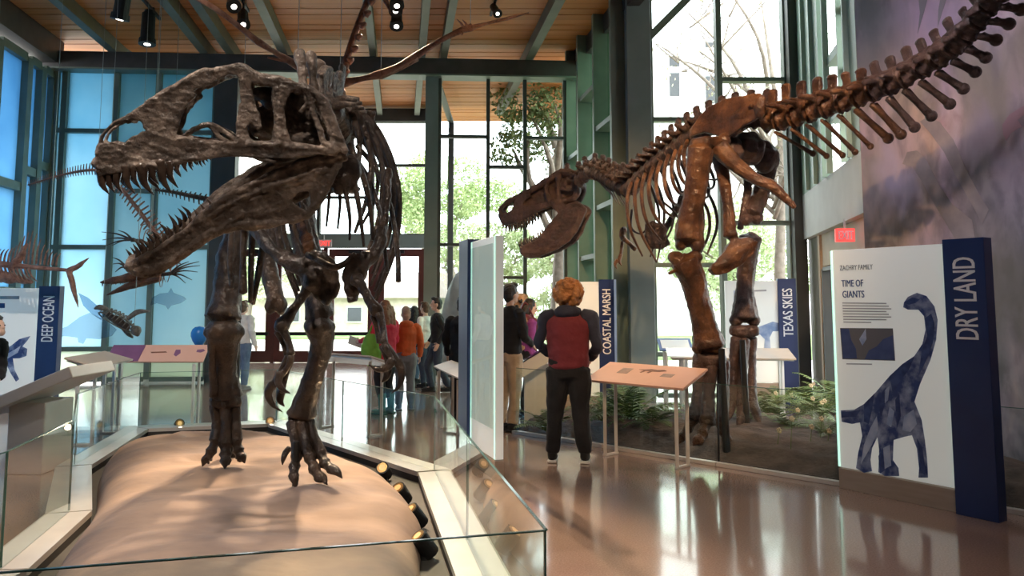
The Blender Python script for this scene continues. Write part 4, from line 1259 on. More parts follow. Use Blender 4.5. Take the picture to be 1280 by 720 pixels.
leg(([(318, 240, 6.55), (300, 285, 6.5), (288, 330, 6.4), (282, 370, 6.35), (278, 398, 6.3)], [20, 17, 17, 18, 24]),
    ([(280, 414, 6.3), (281, 440, 6.38), (282, 468, 6.45), (282, 494, 6.5)], [23, 16, 14, 20]),
    ([(266, 412, 6.2), (265, 450, 6.3), (268, 494, 6.4)], [8, 5, 6]),
    ([(266, 500, 6.48), (282, 501, 6.5), (298, 500, 6.48)], [10, 11, 10]),
    [([(270, 506, 6.5), (271, 528, 6.48), (270, 550, 6.45)], [9, 6.5, 8.5]), ([(282, 506, 6.5), (283, 530, 6.46), (282, 556, 6.42)], [9, 7, 9]), ([(293, 506, 6.52), (294, 528, 6.5), (295, 552, 6.46)], [8.5, 6.5, 8])],
    [([(270, 550, 6.45), (264, 564, 6.42), (259, 574, 6.4), (253, 583, 6.38)], 6.5), ([(282, 556, 6.42), (282, 568, 6.38), (282, 576, 6.34), (281, 586, 6.3)], 7), ([(295, 552, 6.46), (298, 563, 6.44), (301, 571, 6.42), (306, 579, 6.4)], 6.5)], 6.3)
leg(([(372, 245, 6.4), (382, 300, 6.2), (392, 350, 6.0), (398, 385, 5.85), (400, 396, 5.85)], [20, 17, 16, 18, 20]),
    ([(399, 408, 5.8), (401, 432, 5.86), (393, 468, 5.92), (382, 500, 5.97), (378, 518, 6.0)], [19, 15, 14, 15, 19]),
    ([(412, 408, 5.85), (404, 450, 5.95), (388, 515, 6.02)], [8, 5, 6]),
    ([(362, 521, 5.98), (378, 523, 5.98), (390, 521, 5.98)], [8, 9, 8]),
    [([(366, 528, 5.96), (368, 548, 5.9), (371, 570, 5.84)], [8.5, 6, 8]), ([(377, 527, 5.96), (381, 548, 5.9), (388, 572, 5.82)], [8.5, 6.5, 8.5]), ([(386, 527, 5.98), (393, 546, 5.92), (401, 567, 5.86)], [8, 6, 7.5])],
    [([(371, 570, 5.84), (368, 583, 5.78), (367, 595, 5.72), (370, 611, 5.68)], 6.5), ([(388, 572, 5.82), (393, 586, 5.76), (399, 596, 5.72), (409, 606, 5.66)], 7), ([(401, 567, 5.86), (406, 579, 5.8), (414, 586, 5.76), (428, 598, 5.7)], 6.5)], 5.8)
rod('dew_claw', [(362, 560, 5.92), (357, 566, 5.9), (354, 574, 5.88), (353, 581, 5.87)], [4, 4, 3, 0.6], D1, M_bone1d)
g_ = F(386, 612, 0.2)
MB().cyl(A(g_[0], 5.78, 0.2), A(g_[0], 5.78, 0.62), 0.022).build('support_post', M_black, D1, smooth=False)
a_ = W(300, 236, 6.95)
MB().cyl(A(a_[0], a_[1], 0.1), A(a_[0], a_[1], a_[2]), 0.045).build('support_post', M_black, D1)
a_ = W(426, 170, 5.35)
# ================================================================== FARTHER DINOSAUR (profile, tail sweeping to the upper right)
W0 = W
KD = 1.14
RS = KD
def W(u, v, Y):
    return W0(u, v, Y * KD)
D2 = thing('dinosaur_skeleton', 'russet brown dinosaur skeleton with long raised tail standing among ferns on the right', 'skeleton', F(890, 565, 0.1))
d2 = unit(A(-0.93, 0.37, 0)); nn2 = unit(A(-0.37, -0.93, 0))
O2 = W(680, 255, 10.5)
def SK2(u, v, w):
    return onplane(u, v, O2 + nn2 * w, nn2)
w2 = lambda u: float(np.interp(u, [620, 660, 700, 735], [0.06, 0.09, 0.13, 0.13]))
K2 = 10.5 * KD / FPX
def sk2_add(mb, kind, pts, r, thick=0.06, sides=(1, -1)):
    for s in sides:
        P = [SK2(u, v, w2(u)) - (0 if s > 0 else 2 * w2(u)) * nn2 for (u, v) in pts]
        if kind == 't':
            mb.tube(P, [k * K2 for k in r], 8, 4)
        else:
            mb.prism(P, nn2 * thick)
sk = MB()
sk2_add(sk, 's', [(623, 270), (625, 261), (633, 266), (640, 262), (652, 256), (662, 257), (672, 256), (684, 252), (692, 250), (700, 252), (706, 262), (698, 267), (690, 258), (676, 263), (660, 272), (648, 279), (634, 281), (626, 278)], 0)
sk2_add(sk, 't', [(624, 264), (632, 254), (646, 247), (664, 238), (682, 227), (694, 219), (704, 214)], [3, 3, 3.6, 4, 4, 4, 5])
sk2_add(sk, 's', [(640, 262), (646, 249), (660, 241), (664, 246), (656, 252), (654, 258)], 0)
sk2_add(sk, 't', [(684, 226), (682, 238), (686, 250)], [3.2, 2.6, 4])
sk2_add(sk, 't', [(699, 218), (697, 232), (699, 250)], [3.2, 2.6, 4])
sk2_add(sk, 't', [(704, 216), (716, 216), (722, 226), (722, 240), (716, 250)], [5, 4, 3.5, 4, 4])
sk2_add(sk, 't', [(700, 236), (712, 238), (720, 236)], [2, 2, 2])
sk2_add(sk, 't', [(686, 252), (702, 252), (718, 248)], [4, 4, 4])
sk2_add(sk, 't', [(700, 252), (706, 260), (698, 267)], [3, 3, 2.4])
for (u, v, r) in ((626, 270, 5), (636, 254, 3), (655, 243, 3.5), (672, 233, 4), (688, 224, 4), (702, 215, 5), (714, 218, 5), (720, 230, 5)):
    p = SK2(u, v, w2(u)); q = p - 2 * w2(u) * nn2
    sk.tube([p, (p + q) / 2, q], [r * K2] * 3, 7, 3)
sk.ell(SK2(710, 232, 0), (0.14, 0.16, 0.16)); sk.ell(SK2(709, 208, 0.1), (0.05, 0.05, 0.06))
mid_ = [SK2(u, v, 0) for u, v in ((636, 266), (650, 254), (668, 243), (690, 228), (714, 222), (720, 244), (694, 253), (670, 258), (650, 268))]
sk.prism(mid_, nn2 * 0.09)
skull2 = fuse(sk, 'skull', M_bone2d, D2, 0.014, 1, 0.004, 30, 4)
for k in range(13):
    t = k / 12
    u = 628 + 42 * t; v = float(np.interp(u, [626, 634, 648, 660, 672], [278, 281, 279, 273, 265]))
    for s in (1, -1):
        b0 = SK2(u, v - 1, w2(u)) - (0 if s > 0 else 2 * w2(u)) * nn2
        tooth_obj(b0, b0 + A(0.0, 0, -(0.15 if k % 2 else 0.115) * (1 - 0.3 * t)), 0.024, skull2, -d2)
jw = MB()
sk2_add(jw, 's', [(650, 314), (652, 308), (660, 305), (672, 300), (682, 289), (690, 276), (698, 266), (708, 258), (718, 254), (726, 258), (734, 263), (728, 275), (723, 288), (712, 302), (694, 313), (672, 322), (658, 322), (652, 319)], 0, 0.05)
sk2_add(jw, 't', [(653, 316), (676, 314), (700, 303), (716, 288), (724, 268)], [4, 4, 4, 4, 3])
sk2_add(jw, 't', [(655, 309), (674, 300), (690, 279), (708, 259), (722, 255), (733, 262)], [3, 3, 3, 3, 3, 2])
for (u, v) in ((653, 314), (658, 316)):
    p = SK2(u, v, w2(u)); jw.tube([p, p - 2 * w2(u) * nn2], [4 * K2] * 2, 7, 3)
jaw2 = fuse(jw, 'lower_jaw', M_bone2d, D2, 0.014, 1, 0.004, 30, 6)
for k in range(12):
    t = k / 11
    u = 651 + 29 * t; v = float(np.interp(u, [650, 660, 672, 682], [309, 305, 300, 290]))
    for s in (1, -1):
        b0 = SK2(u, v + 1, w2(u)) - (0 if s > 0 else 2 * w2(u)) * nn2
        tooth_obj(b0, b0 + A(-0.02, 0, (0.15 if k % 2 else 0.115) * (1 - 0.25 * t)), 0.023, jaw2, d2)
# vertebral column
sp2 = [W(724, 226, 10.05), W(738, 216, 9.85), W(752, 219, 9.65), W(768, 230, 9.4), W(786, 236, 9.1), W(806, 218, 8.8), W(832, 196, 8.4), W(860, 175, 8.05), W(890, 160, 7.8), W(930, 150, 7.55), W(965, 150, 7.35)]
SP2 = catmull(sp2, 12)
ds2 = np.concatenate([[0], np.cumsum(np.linalg.norm(np.diff(SP2, axis=0), axis=1))])
vmA = vertebra_mesh('neck_vertebra', M_bone2d, 0.75, 0.65, 0.8, 5, lean=0.15)
vmB = vertebra_mesh('back_vertebra', M_bone2d, 0.9, 0.6, 0.9, 6, lean=0.1)
s = 0.05
while s < ds2[-1]:
    p, t = at_len(SP2, ds2, s)
    Ln = 0.135 if s < 1.0 else 0.15
    nm = 'neck_vertebra' if s < 1.0 else ('back_vertebra' if s < 2.6 else 'hip_vertebra')
    place(nm, vmA if s < 1.0 else vmB, p, -t, A(0, 0, 1), (Ln, Ln * 1.3, Ln * 1.35), D2)
    s += Ln * 1.03
# neck ribs
for k in range(9):
    p, t = at_len(SP2, ds2, 0.2 + 0.1 * k)
    MB().tube([p - A(0, 0, 0.05), p + t * 0.12 - A(0.02, 0.05, 0.12), p + t * 0.3 - A(0.02, 0.05, 0.22)], [0.014, 0.009, 0.004], 6, 3).build('neck_rib', M_bone2d, D2, smooth=True)
# ribs traced on the near side, mirrored on the far side
ribs2 = [([(797, 214), (786, 238), (784, 262), (789, 290), (803, 320)], 9.0), ([(803, 208), (795, 232), (794, 258), (801, 290), (821, 328)], 8.9), ([(812, 202), (803, 230), (803, 256), (810, 280), (826, 300)], 8.75),
         ([(822, 196), (812, 224), (812, 250), (820, 272), (834, 288)], 8.6), ([(831, 190), (821, 218), (822, 244), (830, 262), (842, 272)], 8.45), ([(840, 184), (831, 210), (832, 236), (840, 252), (850, 258)], 8.32),
         ([(848, 180), (840, 204), (841, 226), (848, 240), (856, 244)], 8.2), ([(855, 176), (848, 198), (849, 216), (855, 228), (861, 232)], 8.1), ([(861, 172), (855, 190), (856, 206), (860, 216), (864, 220)], 8.0)]
lat2 = unit(A(-0.69, -0.72, 0))
for k, (pts, Y) in enumerate(ribs2):
    dY = [0.0, -0.14, -0.2, -0.16, -0.05]
    P = [W(u, v, Y + d) for (u, v), d in zip(pts, dY)]
    MB().tube(P, [0.025, 0.027, 0.024, 0.02, 0.012], 7, 5).build('rib', M_bone2, D2, smooth=True)
    cen, _t = at_len(SP2, ds2, 1.15 + 0.15 * k)
    P2 = [q - 2 * lat2 * np.dot(q - cen, lat2) for q in P]
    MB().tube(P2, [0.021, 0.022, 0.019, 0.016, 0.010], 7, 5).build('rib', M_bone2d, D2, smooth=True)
for pts in ([(880, 232, 8.5), (893, 258, 8.5), (896, 285, 8.5), (884, 318, 8.45)], [(876, 245, 8.6), (886, 268, 8.6), (886, 292, 8.6), (876, 316, 8.55)], [(870, 238, 8.7), (878, 262, 8.7), (878, 290, 8.7), (868, 312, 8.6)]):
    rod('rib', pts, [2.0, 2.2, 2.0, 1.2], D2, M_bone2d)
for pts in ([(828, 252, 8.8), (840, 262, 8.8), (850, 276, 8.8)], [(790, 262, 9.2), (789, 284, 9.2), (800, 292, 9.1), (812, 284, 9.0)]):
    rod('belly_rib', pts, [1.6, 1.6, 1.2, 1.0][:len(pts)], D2, M_bone2d)
# shoulder and small arm
bone('shoulder_blade', [('s', [(806, 280, 9.0), (816, 275, 9.0), (828, 282, 9.0), (834, 296, 9.0), (838, 306, 9.0), (826, 313, 9.0), (812, 310, 9.0), (805, 298, 9.0)], 0.07), ('t', [(826, 294, 9.0), (838, 276, 8.95), (848, 258, 8.9), (856, 240, 8.85)], [6, 4, 4, 5])], D2, M_bone2d, 0.016, 0.004, 25)
bone('upper_arm', [('t', [(779, 286, 9.4), (778, 296, 9.4), (785, 303, 9.35), (794, 312, 9.3)], [4.5, 4, 3, 2.5]), ('e', (779, 288, 9.4), 5)], D2, M_bone2, 0.013, 0.003, 30)
rod('forearm', [(778, 302, 9.4), (776, 318, 9.4)], [2.2, 1.8], D2, M_bone2)
rod('claw', [(772, 325, 9.4), (769, 330, 9.4), (771, 336, 9.4)], [2.6, 2.2, 0.4], D2, M_bone2)
rod('claw', [(776, 318, 9.4), (774, 326, 9.4), (777, 332, 9.4)], [2.6, 2.2, 0.4], D2, M_bone2)
# hip blades
il = [(862, 172), (866, 160), (874, 147), (886, 134), (905, 125), (930, 120), (950, 117), (957, 123), (955, 140), (944, 150), (930, 157), (916, 168), (908, 174), (896, 170), (880, 166)]
ilY = lambda u: float(np.interp(u, [860, 960], [7.75, 7.05]))
bone('hip_blade', [('s', [(u, v, ilY(u)) for u, v in il], 0.07, nn2), ('t', [(866, 166, 7.75), (884, 150, 7.6), (908, 150, 7.45), (930, 142, 7.25), (952, 130, 7.1)], [6, 7, 7, 8, 7]), ('e', (904, 176, 7.4), (9, 9, 9)), ('e', (950, 134, 7.1), (8, 8, 14))], D2, M_bone2, 0.013, 0.004, 22)
bone('hip_blade', [('s', [(u + 6, v + 2, ilY(u) + 0.75) for u, v in il], 0.07, nn2), ('t', [(900, 150, 8.1), (940, 142, 8.0), (965, 150, 7.8)], [9, 9, 8])], D2, M_bone2d, 0.018, 0.004, 22)
bone('hip_socket', [('e', (912, 188, 7.6), (16, 18, 17)), ('e', (935, 185, 7.7), (22, 20, 22)), ('e', (955, 196, 7.9), (18, 18, 20))], D2, M_bone2d, 0.018, 0.01, 18)
bone('pubic_bone', [('t', [(896, 188, 7.5), (905, 225, 7.5), (910, 262, 7.5), (913, 296, 7.5)], [10, 8, 8, 10]),
                    ('s', [(886, 337, 7.5), (900, 320, 7.5), (913, 300, 7.5), (934, 296, 7.5), (946, 303, 7.5), (941, 318, 7.5), (928, 329, 7.5), (908, 341, 7.5), (892, 344, 7.5)], 0.13), ('t', [(893, 337, 7.48), (916, 322, 7.48), (938, 306, 7.48)], [7, 10, 8])], D2, M_bone2, 0.013, 0.004, 24)
bone('sitting_bone', [('t', [(898, 184, 7.35), (920, 206, 7.3), (945, 224, 7.25), (965, 233, 7.2), (980, 246, 7.15), (994, 259, 7.1)], [13, 10, 8, 8, 6, 4])], D2, M_bone2, 0.011, 0.003, 30)
bone('sitting_bone', [('t', [(920, 190, 8.1), (935, 225, 8.1), (930, 262, 8.1), (925, 286, 8.1)], [10, 6, 5, 4])], D2, M_bone2d, 0.013, 0.003, 30)
# near leg
bone('thigh_bone', [('t', [(876, 186, 7.3), (872, 215, 7.32), (867, 250, 7.36), (862, 280, 7.4), (861, 300, 7.4)], [18, 15, 14, 16, 19]), ('t', [(864, 180, 7.3), (884, 178, 7.32), (904, 180, 7.45)], [7, 8, 9]), ('e', (851, 305, 7.42), (8, 9, 9)), ('e', (872, 306, 7.36), (9, 10, 11))], D2, M_bone2, 0.012, 0.004, 24)
bone('shin_bone', [('t', [(856, 325, 7.38), (866, 350, 7.4), (874, 380, 7.42), (882, 412, 7.45), (886, 432, 7.46)], [19, 17, 15, 17, 21]), ('e', (845, 322, 7.36), (11, 9, 9)), ('e', (869, 321, 7.36), (11, 10, 8)), ('e', (895, 432, 7.42), (9, 9, 10)), ('e', (874, 436, 7.44), (9, 8, 8))], D2, M_bone2, 0.012, 0.004, 24)
rod('calf_bone', [(836, 342, 7.3), (848, 338, 7.34), (858, 352, 7.4)], [2, 3, 4], D2, M_bone2)
bone('ankle', [('t', [(870, 448, 7.46), (888, 451, 7.46), (904, 448, 7.46)], [10, 11, 10])], D2, M_bone2d, 0.012, 0.003, 30)
for pts, r in (([(874, 452, 7.46), (872, 490, 7.5), (868, 524, 7.5)], [9, 7, 9]), ([(888, 454, 7.46), (886, 495, 7.44), (884, 530, 7.4)], [10, 8, 10]), ([(903, 452, 7.5), (904, 492, 7.52), (902, 526, 7.5)], [9, 7, 9])):
    bone('foot_bone', [('t', pts, r)], D2, M_bone2d, 0.011, 0.003, 35, 1)
for pts, r in (([(868, 524, 7.5), (860, 536, 7.46), (852, 546, 7.42), (843, 558, 7.4)], 6), ([(882, 530, 7.4), (878, 542, 7.3), (874, 550, 7.26), (866, 557, 7.22)], 7), ([(898, 526, 7.5), (904, 540, 7.44), (908, 548, 7.4), (914, 558, 7.36)], 6)):
    for k in range(3):
        rod('toe_bone' if k < 2 else 'toe_claw', [pts[k], tuple((x + y) / 2 - (1.5 if (i == 1 and k == 2) else 0) for i, (x, y) in enumerate(zip(pts[k], pts[k + 1]))), pts[k + 1]], [r * 1.1, r * 0.85, r if k < 2 else 0.6], D2, M_bone2)
# far leg
bone('thigh_bone', [('t', [(962, 196, 8.2), (956, 225, 8.2), (948, 250, 8.15), (940, 268, 8.1)], [14, 11, 11, 13]), ('e', (946, 272, 8.1), (9, 9, 9)), ('e', (932, 275, 8.1), (8, 8, 8))], D2, M_bone2d, 0.014, 0.004, 24)
bone('shin_bone', [('t', [(938, 296, 8.1), (934, 325, 8.14), (931, 360, 8.18), (931, 396, 8.2)], [14, 12, 11, 17]), ('e', (920, 400, 8.2), (9, 9, 9)), ('e', (942, 400, 8.2), (9, 9, 9))], D2, M_bone2d, 0.014, 0.004, 24)
bone('ankle', [('t', [(914, 412, 8.2), (930, 415, 8.2), (946, 412, 8.2)], [7, 9, 7])], D2, M_bone2d, 0.013, 0.003, 30)
for pts, r in (([(920, 422, 8.2), (917, 460, 8.2), (916, 502, 8.15)], [7, 6, 7]), ([(930, 424, 8.2), (928, 465, 8.15), (928, 508, 8.1)], [8, 6, 8]), ([(940, 422, 8.25), (940, 460, 8.25), (940, 502, 8.2)], [7, 5, 7])):
    bone('foot_bone', [('t', pts, r)], D2, M_bone2d, 0.013, 0.003, 35, 1)
for pts in ([(916, 502, 8.15), (910, 518, 8.1), (902, 533, 8.06)], [(928, 508, 8.1), (926, 524, 8.0), (922, 538, 7.92)], [(940, 502, 8.2), (946, 518, 8.16), (950, 532, 8.1)]):
    rod('toe_bone', [pts[0], pts[1]], [7, 6], D2, M_bone2d)
    rod('toe_claw', [pts[1], tuple((x + y) / 2 for x, y in zip(pts[1], pts[2])), pts[2]], [6, 4, 0.6], D2, M_bone2d)
# support posts
for u, Y, vt in ((902, 7.25, 436), (928, 8.0, 425)):
    a_ = W(u, vt, Y)
    MB().cyl(A(a_[0] + 0.03, a_[1], 0.02), a_, 0.038, 0.034).build('support_post', M_black, D2)
# tail
tailc = [(965, 150), (984, 147), (1003, 142), (1022, 136), (1042, 130), (1062, 124), (1082, 117), (1101, 110), (1121, 101), (1141, 91), (1161, 80), (1180, 67), (1198, 52), (1214, 36), (1229, 18), (1243, 0), (1258, -18), (1276, -36), (1296, -54)]
spt = [(966, 114), (982, 107), (1001, 104), (1021, 99), (1040, 96), (1056, 92), (1075, 88), (1092, 79), (1112, 73), (1131, 61), (1149, 51), (1166, 39), (1183, 25), (1203, 12), (1216, -6), (1230, -24), (1246, -44), (1264, -62), (1284, -80)]
chev = [(1016, 192), (1033, 195), (1053, 194), (1069, 190), (1088, 183), (1110, 173), (1126, 168), (1143, 159), (1164, 145), (1187, 130), (1204, 111), (1219, 90), (1232, 72), (1245, 50), (1261, 30), (1276, 12), (1292, -6)]
tY = lambda k: 7.3 - 0.118 * k
for k in range(len(tailc)):
    (u, v), (su, sv) = tailc[k], spt[k]
    Y = tY(k); mmat = M_bone2 if k < 7 else M_bone2d
    (un, vn) = tailc[k + 1] if k + 1 < len(tailc) else (u + 18, v - 18)
    c = W(u, v, Y); nx = W(un, vn, tY(k + 1)); ax = unit(nx - c); Ln = float(np.linalg.norm(nx - c))
    r = 18.0 * KD * Y / FPX * (1.0 - 0.008 * k)
    tp = W(su, sv, Y)
    upv = unit(tp - c); side = unit(np.cross(ax, upv))
    mb = MB()
    mb.tube([c - ax * Ln * 0.38, c - ax * Ln * 0.18, c + ax * Ln * 0.18, c + ax * Ln * 0.38], [r * 0.95, r * 0.7, r * 0.7, r * 0.95], 11, 3)
    h = tp - c
    tn = 3.6 * KD * Y / FPX
    mb.prism([c + h * 0.3 - ax * tn * 2.4, c + h * 0.3 + ax * tn * 2.4, c + h * 0.62 + ax * tn * 1.5, c + h * 1.0 + ax * tn * 1.9, c + h * 1.0 - ax * tn * 1.7, c + h * 0.62 - ax * tn * 1.5], side * 0.045)
    mb.ell(c + h * 0.98, (tn * 2.0, 0.035, tn * 1.1), ax=ax, az=upv)
    for s_ in (1, -1):
        mb.tube([c + h * 0.2, c + side * s_ * r * 1.3 + h * 0.28, c + side * s_ * r * (2.5 - 0.09 * k) + h * 0.26 - ax * 0.02], [0.04, 0.03, 0.022], 7, 3)
        mb.tube([c + h * 0.42 + side * s_ * 0.03, c + h * 0.5 + ax * Ln * 0.6 + side * s_ * 0.035], [0.03, 0.018], 6, 2)
        mb.tube([c + h * 0.42 + side * s_ * 0.03, c + h * 0.55 - ax * Ln * 0.6 + side * s_ * 0.035], [0.03, 0.02], 6, 2)
    fuse(mb, 'tail_vertebra', mmat, D2, 0.0105, 1, 0.003, 32, k)
    if k < len(chev):
        t_ = W(chev[k][0], chev[k][1], Y - 0.03)
        b_ = c - upv * r * 0.95 + ax * Ln * 0.3
        wk = 1.5 if k > 4 else 0.95
        cb = MB().tube([b_ + side * 0.03, (b_ + t_) / 2 + side * 0.0, t_], [0.02 * wk, 0.022 * wk, 0.028 * wk], 8, 4).tube([b_ - side * 0.03, (b_ + t_) / 2, t_], [0.02 * wk, 0.022 * wk, 0.028 * wk], 8, 4).ell(t_, 0.036 * wk)
        cb.build('chevron_bone', mmat, D2, smooth=True)

W = W0
RS = 1.0
# ================================================================== NEAR EXHIBIT: sand bed, curb, glass barrier, uplights
ZT = 0.75
Cc = F(683, 663, ZT); Lc = F(0, 716, ZT)
Lx = Lc + (Lc - Cc) * 0.75
seam = [A(*F(u, v, 0.1)[:2], 0) for (u, v) in ((543, 588), (345, 527), (172, 534), (92, 582), (86, 640), (0, 712))]
seam.append(A(Lx[0], Lx[1], 0)); seam.append(A(Cc[0], Cc[1], 0))
def offset_poly(P, d):
    n = len(P); cen = sum(P) / n; out = []
    for i in range(n):
        a, b, c = P[i - 1], P[i], P[(i + 1) % n]
        e1 = unit(b - a); e2 = unit(c - b)
        n1_ = A(-e1[1], e1[0], 0); n2_ = A(-e2[1], e2[0], 0)
        m = unit(n1_ + n2_)
        out.append(b + m * d / max(0.5, np.dot(m, n1_)))
    return out
area = sum(seam[i - 1][0] * seam[i][1] - seam[i][0] * seam[i - 1][1] for i in range(len(seam)))
sgn = 1 if area > 0 else -1
inn = offset_poly(seam, 0.15 * sgn); outp = offset_poly(seam, -0.15 * sgn)
M_curb = mat('pale satin curb panel', (0.50, 0.46, 0.425), 0.3, 0.15, (0.56, 0.52, 0.48), 4)
pf = thing('exhibit_platform', 'pale curb with low glass barrier around the sand bed of the near skeleton', 'exhibit barrier', F(600, 640, 0))
nS = len(seam)
M_trench = mat('dark trench liner', (0.022, 0.019, 0.017), 0.7, 0, (0.03, 0.026, 0.022), 5)
for i in range(nS):
    j = (i + 1) % nS
    e = unit(seam[j] - seam[i]) * 0.006
    q = unit(inn[i] - seam[i]) * 0.006
    for P in ([seam[i], seam[j], inn[j], inn[i]], [seam[i], seam[j], outp[j], outp[i]]):
        cen = sum(P) / 4
        P = [p + (cen - p) * 0.012 + A(0, 0, 0.0) for p in P]
        MB().prism([p + A(0, 0, 0.08) for p in P], A(0, 0, 0.04)).build('curb_panel', M_curb, pf)
    ia, ib = inn[i] - (inn[i] - seam[i]) * 0.1, inn[j] - (inn[j] - seam[j]) * 0.1
    MB().bar(ia + A(0, 0, 0.03), ib + A(0, 0, 0.03), 0.02, 0.055).build('trench_wall', M_trench, pf)
    oa, ob = outp[i] + (seam[i] - outp[i]) * 0.1, outp[j] + (seam[j] - outp[j]) * 0.1
    MB().bar(oa + A(0, 0, 0.03), ob + A(0, 0, 0.03), 0.02, 0.055).build('kick_plate', M_curb, pf)
    L_ = np.linalg.norm(seam[j] - seam[i]); k = max(1, int(round(L_ / 2.4)))
    for s_ in range(k):
        a = seam[i] * (1 - s_ / k) + seam[j] * (s_ / k) + e; b = seam[i] * (1 - (s_ + 1) / k) + seam[j] * ((s_ + 1) / k) - e
        gp = MB().bar(a + A(0, 0, (ZT + 0.1) / 2), b + A(0, 0, (ZT + 0.1) / 2), 0.012, ZT - 0.1).build('glass_panel', G_barrier, pf)
        MB().bar(a + A(0, 0, ZT), b + A(0, 0, ZT), 0.013, 0.005).build('glass_edge', M_edge, gp)
        MB().bar(b + A(0, 0, 0.11), b + A(0, 0, ZT), 0.014, 0.007, up=unit(b - a)).build('glass_edge', M_edge, gp)
struct('floor_trench', MB().prism([p + A(0, 0, 0.004) for p in inn], A(0, 0, 0.006)), M_trench)
# sand bed: worn hump with tracks
M_sand = mat('tan sculpted sand', (0.16, 0.12, 0.112), 0.85, 0, (0.40, 0.275, 0.205), 1.3, 0.3, 9, stretch=(1, 1.5, 1), lo=0.3, hi=0.65)
ys = [2.95, 4.4, 5.6, 6.75, 8.0, 9.05]
Lb = [-1.75, -2.42, -2.92, -3.42, -3.9, -4.05]; Rb = [-0.12, -0.42, -0.62, -0.98, -1.85, -2.75]
rows = []
NX, NY = 90, 130
for iy in range(NY):
    y = ys[0] + (ys[-1] - ys[0]) * iy / (NY - 1)
    l, r = np.interp(y, ys, Lb), np.interp(y, ys, Rb)
    row = []
    for ix in range(NX):
        s_ = ix / (NX - 1) * 2 - 1
        wob = 0.05 * math.sin(2.1 * y + 1.3) * abs(s_)
        x = (l + r) / 2 + (r - l) / 2 * s_ + wob
        ey = min(1, (y - ys[0]) / 0.35, (ys[-1] - y) / 0.9)
        ex = 1 - abs(s_) ** 5
        h = 0.30 * max(0.0, ex) ** 0.55 * max(0, ey) ** 0.5
        h += (0.012 * math.sin(3.1 * x + 1.7 * y) + 0.012 * math.sin(5 * y + 2.2 * math.sin(1.4 * x)) + 0.006 * math.sin(11 * x - 7 * y)) * ex
        for (fx, fy, fr, fd) in ((-3.0, 8.1, 0.22, 0.07), (-2.75, 8.3, 0.16, 0.06), (-2.25, 6.35, 0.3, -0.03), (-1.4, 5.68, 0.32, -0.035), (-2.6, 6.9, 0.14, 0.03)):
            dd = math.hypot(x - fx, y - fy) / fr
            h += fd * (0.5 * math.exp(-(dd - 1.3) ** 2 * 5) - math.exp(-dd * dd * 2))
        row.append((x, y, max(0.012, h)))
    rows.append(row)
sb = MB().grid(rows)
cap = len(rows)
sand = sb.build('sand_bed', M_sand, None, smooth=True)
tag(sand, 'warm tan sculpted sand mound beneath the near dinosaur feet', 'sand bed')
# uplights in the trench
M_brass = mat('brass reflector', (0.55, 0.33, 0.12), 0.3, 0.8, (0.6, 0.4, 0.15), 10)
M_amber = mat('amber lamp', (1, 0.7, 0.35), 0.3, 0, None, emit=(1.0, 0.55, 0.18), estr=0.3)
up_spots = [((486, 592), 'first uplight from the back in the trench right of the sand', (-1.4, 5.8, 1.2)), ((512, 622), 'second uplight from the back in the trench right of the sand', (-1.6, 5.4, 1.6)), ((531, 652), 'third uplight from the back in the trench right of the sand', (-1.8, 5.0, 1.8)),
            ((541, 690), 'nearest uplight in the trench right of the sand', (-1.6, 4.6, 1.6)), ((208, 606), 'uplight in the left trench below the kink of the curb', (-2.2, 6.0, 1.2)), ((154, 694), 'nearest large uplight in the left trench', (-2.4, 4.6, 1.8)), ((338, 530), 'small uplight at the back corner of the sand bed', (-2.0, 6.8, 1.6)), ((222, 533), 'small round uplight behind the sand mound', (-2.4, 7.4, 1.4))]
for (u, v), lab, tg in up_spots:
    p = F(u, v, 0.06) + A(0, 0, 0.03); ci = A(-2.0, 6.0, p[2]); p = p + unit(ci - p) * (0.1 if u < 400 else 0.06); d = unit(A(*tg) - p)
    t = thing('uplight', 'black cylindrical ' + lab, 'uplight', A(p[0], p[1], 0.0), 'trench uplights')
    MB().cyl(A(p[0], p[1], 0.008), p + A(0, 0, 0.01), 0.03).build('stem', M_black, t)
    b_ = MB().cyl(p - d * 0.07, p + d * 0.08, 0.055, 0.058, 18).build('housing', M_black, t)
    MB().cyl(p + d * 0.078, p + d * 0.084, 0.046, 0.046, 18).build('reflector', M_brass, b_)
    MB().cyl(p + d * 0.084, p + d * 0.087, 0.028, 0.028, 14).build('bulb', M_amber, b_)
    ld = bpy.data.lights.new('lamp', 'SPOT'); ld.energy = 16; ld.color = (1.0, 0.68, 0.38); ld.spot_size = math.radians(60); ld.shadow_soft_size = 0.03
    lo = bpy.data.objects.new('lamp', ld); COL.objects.link(lo); lo.parent = t
    lo.location = tuple(p + d * 0.1 - woff(t)); lo.rotation_euler = Vector(d).to_track_quat('-Z', 'Y').to_euler()

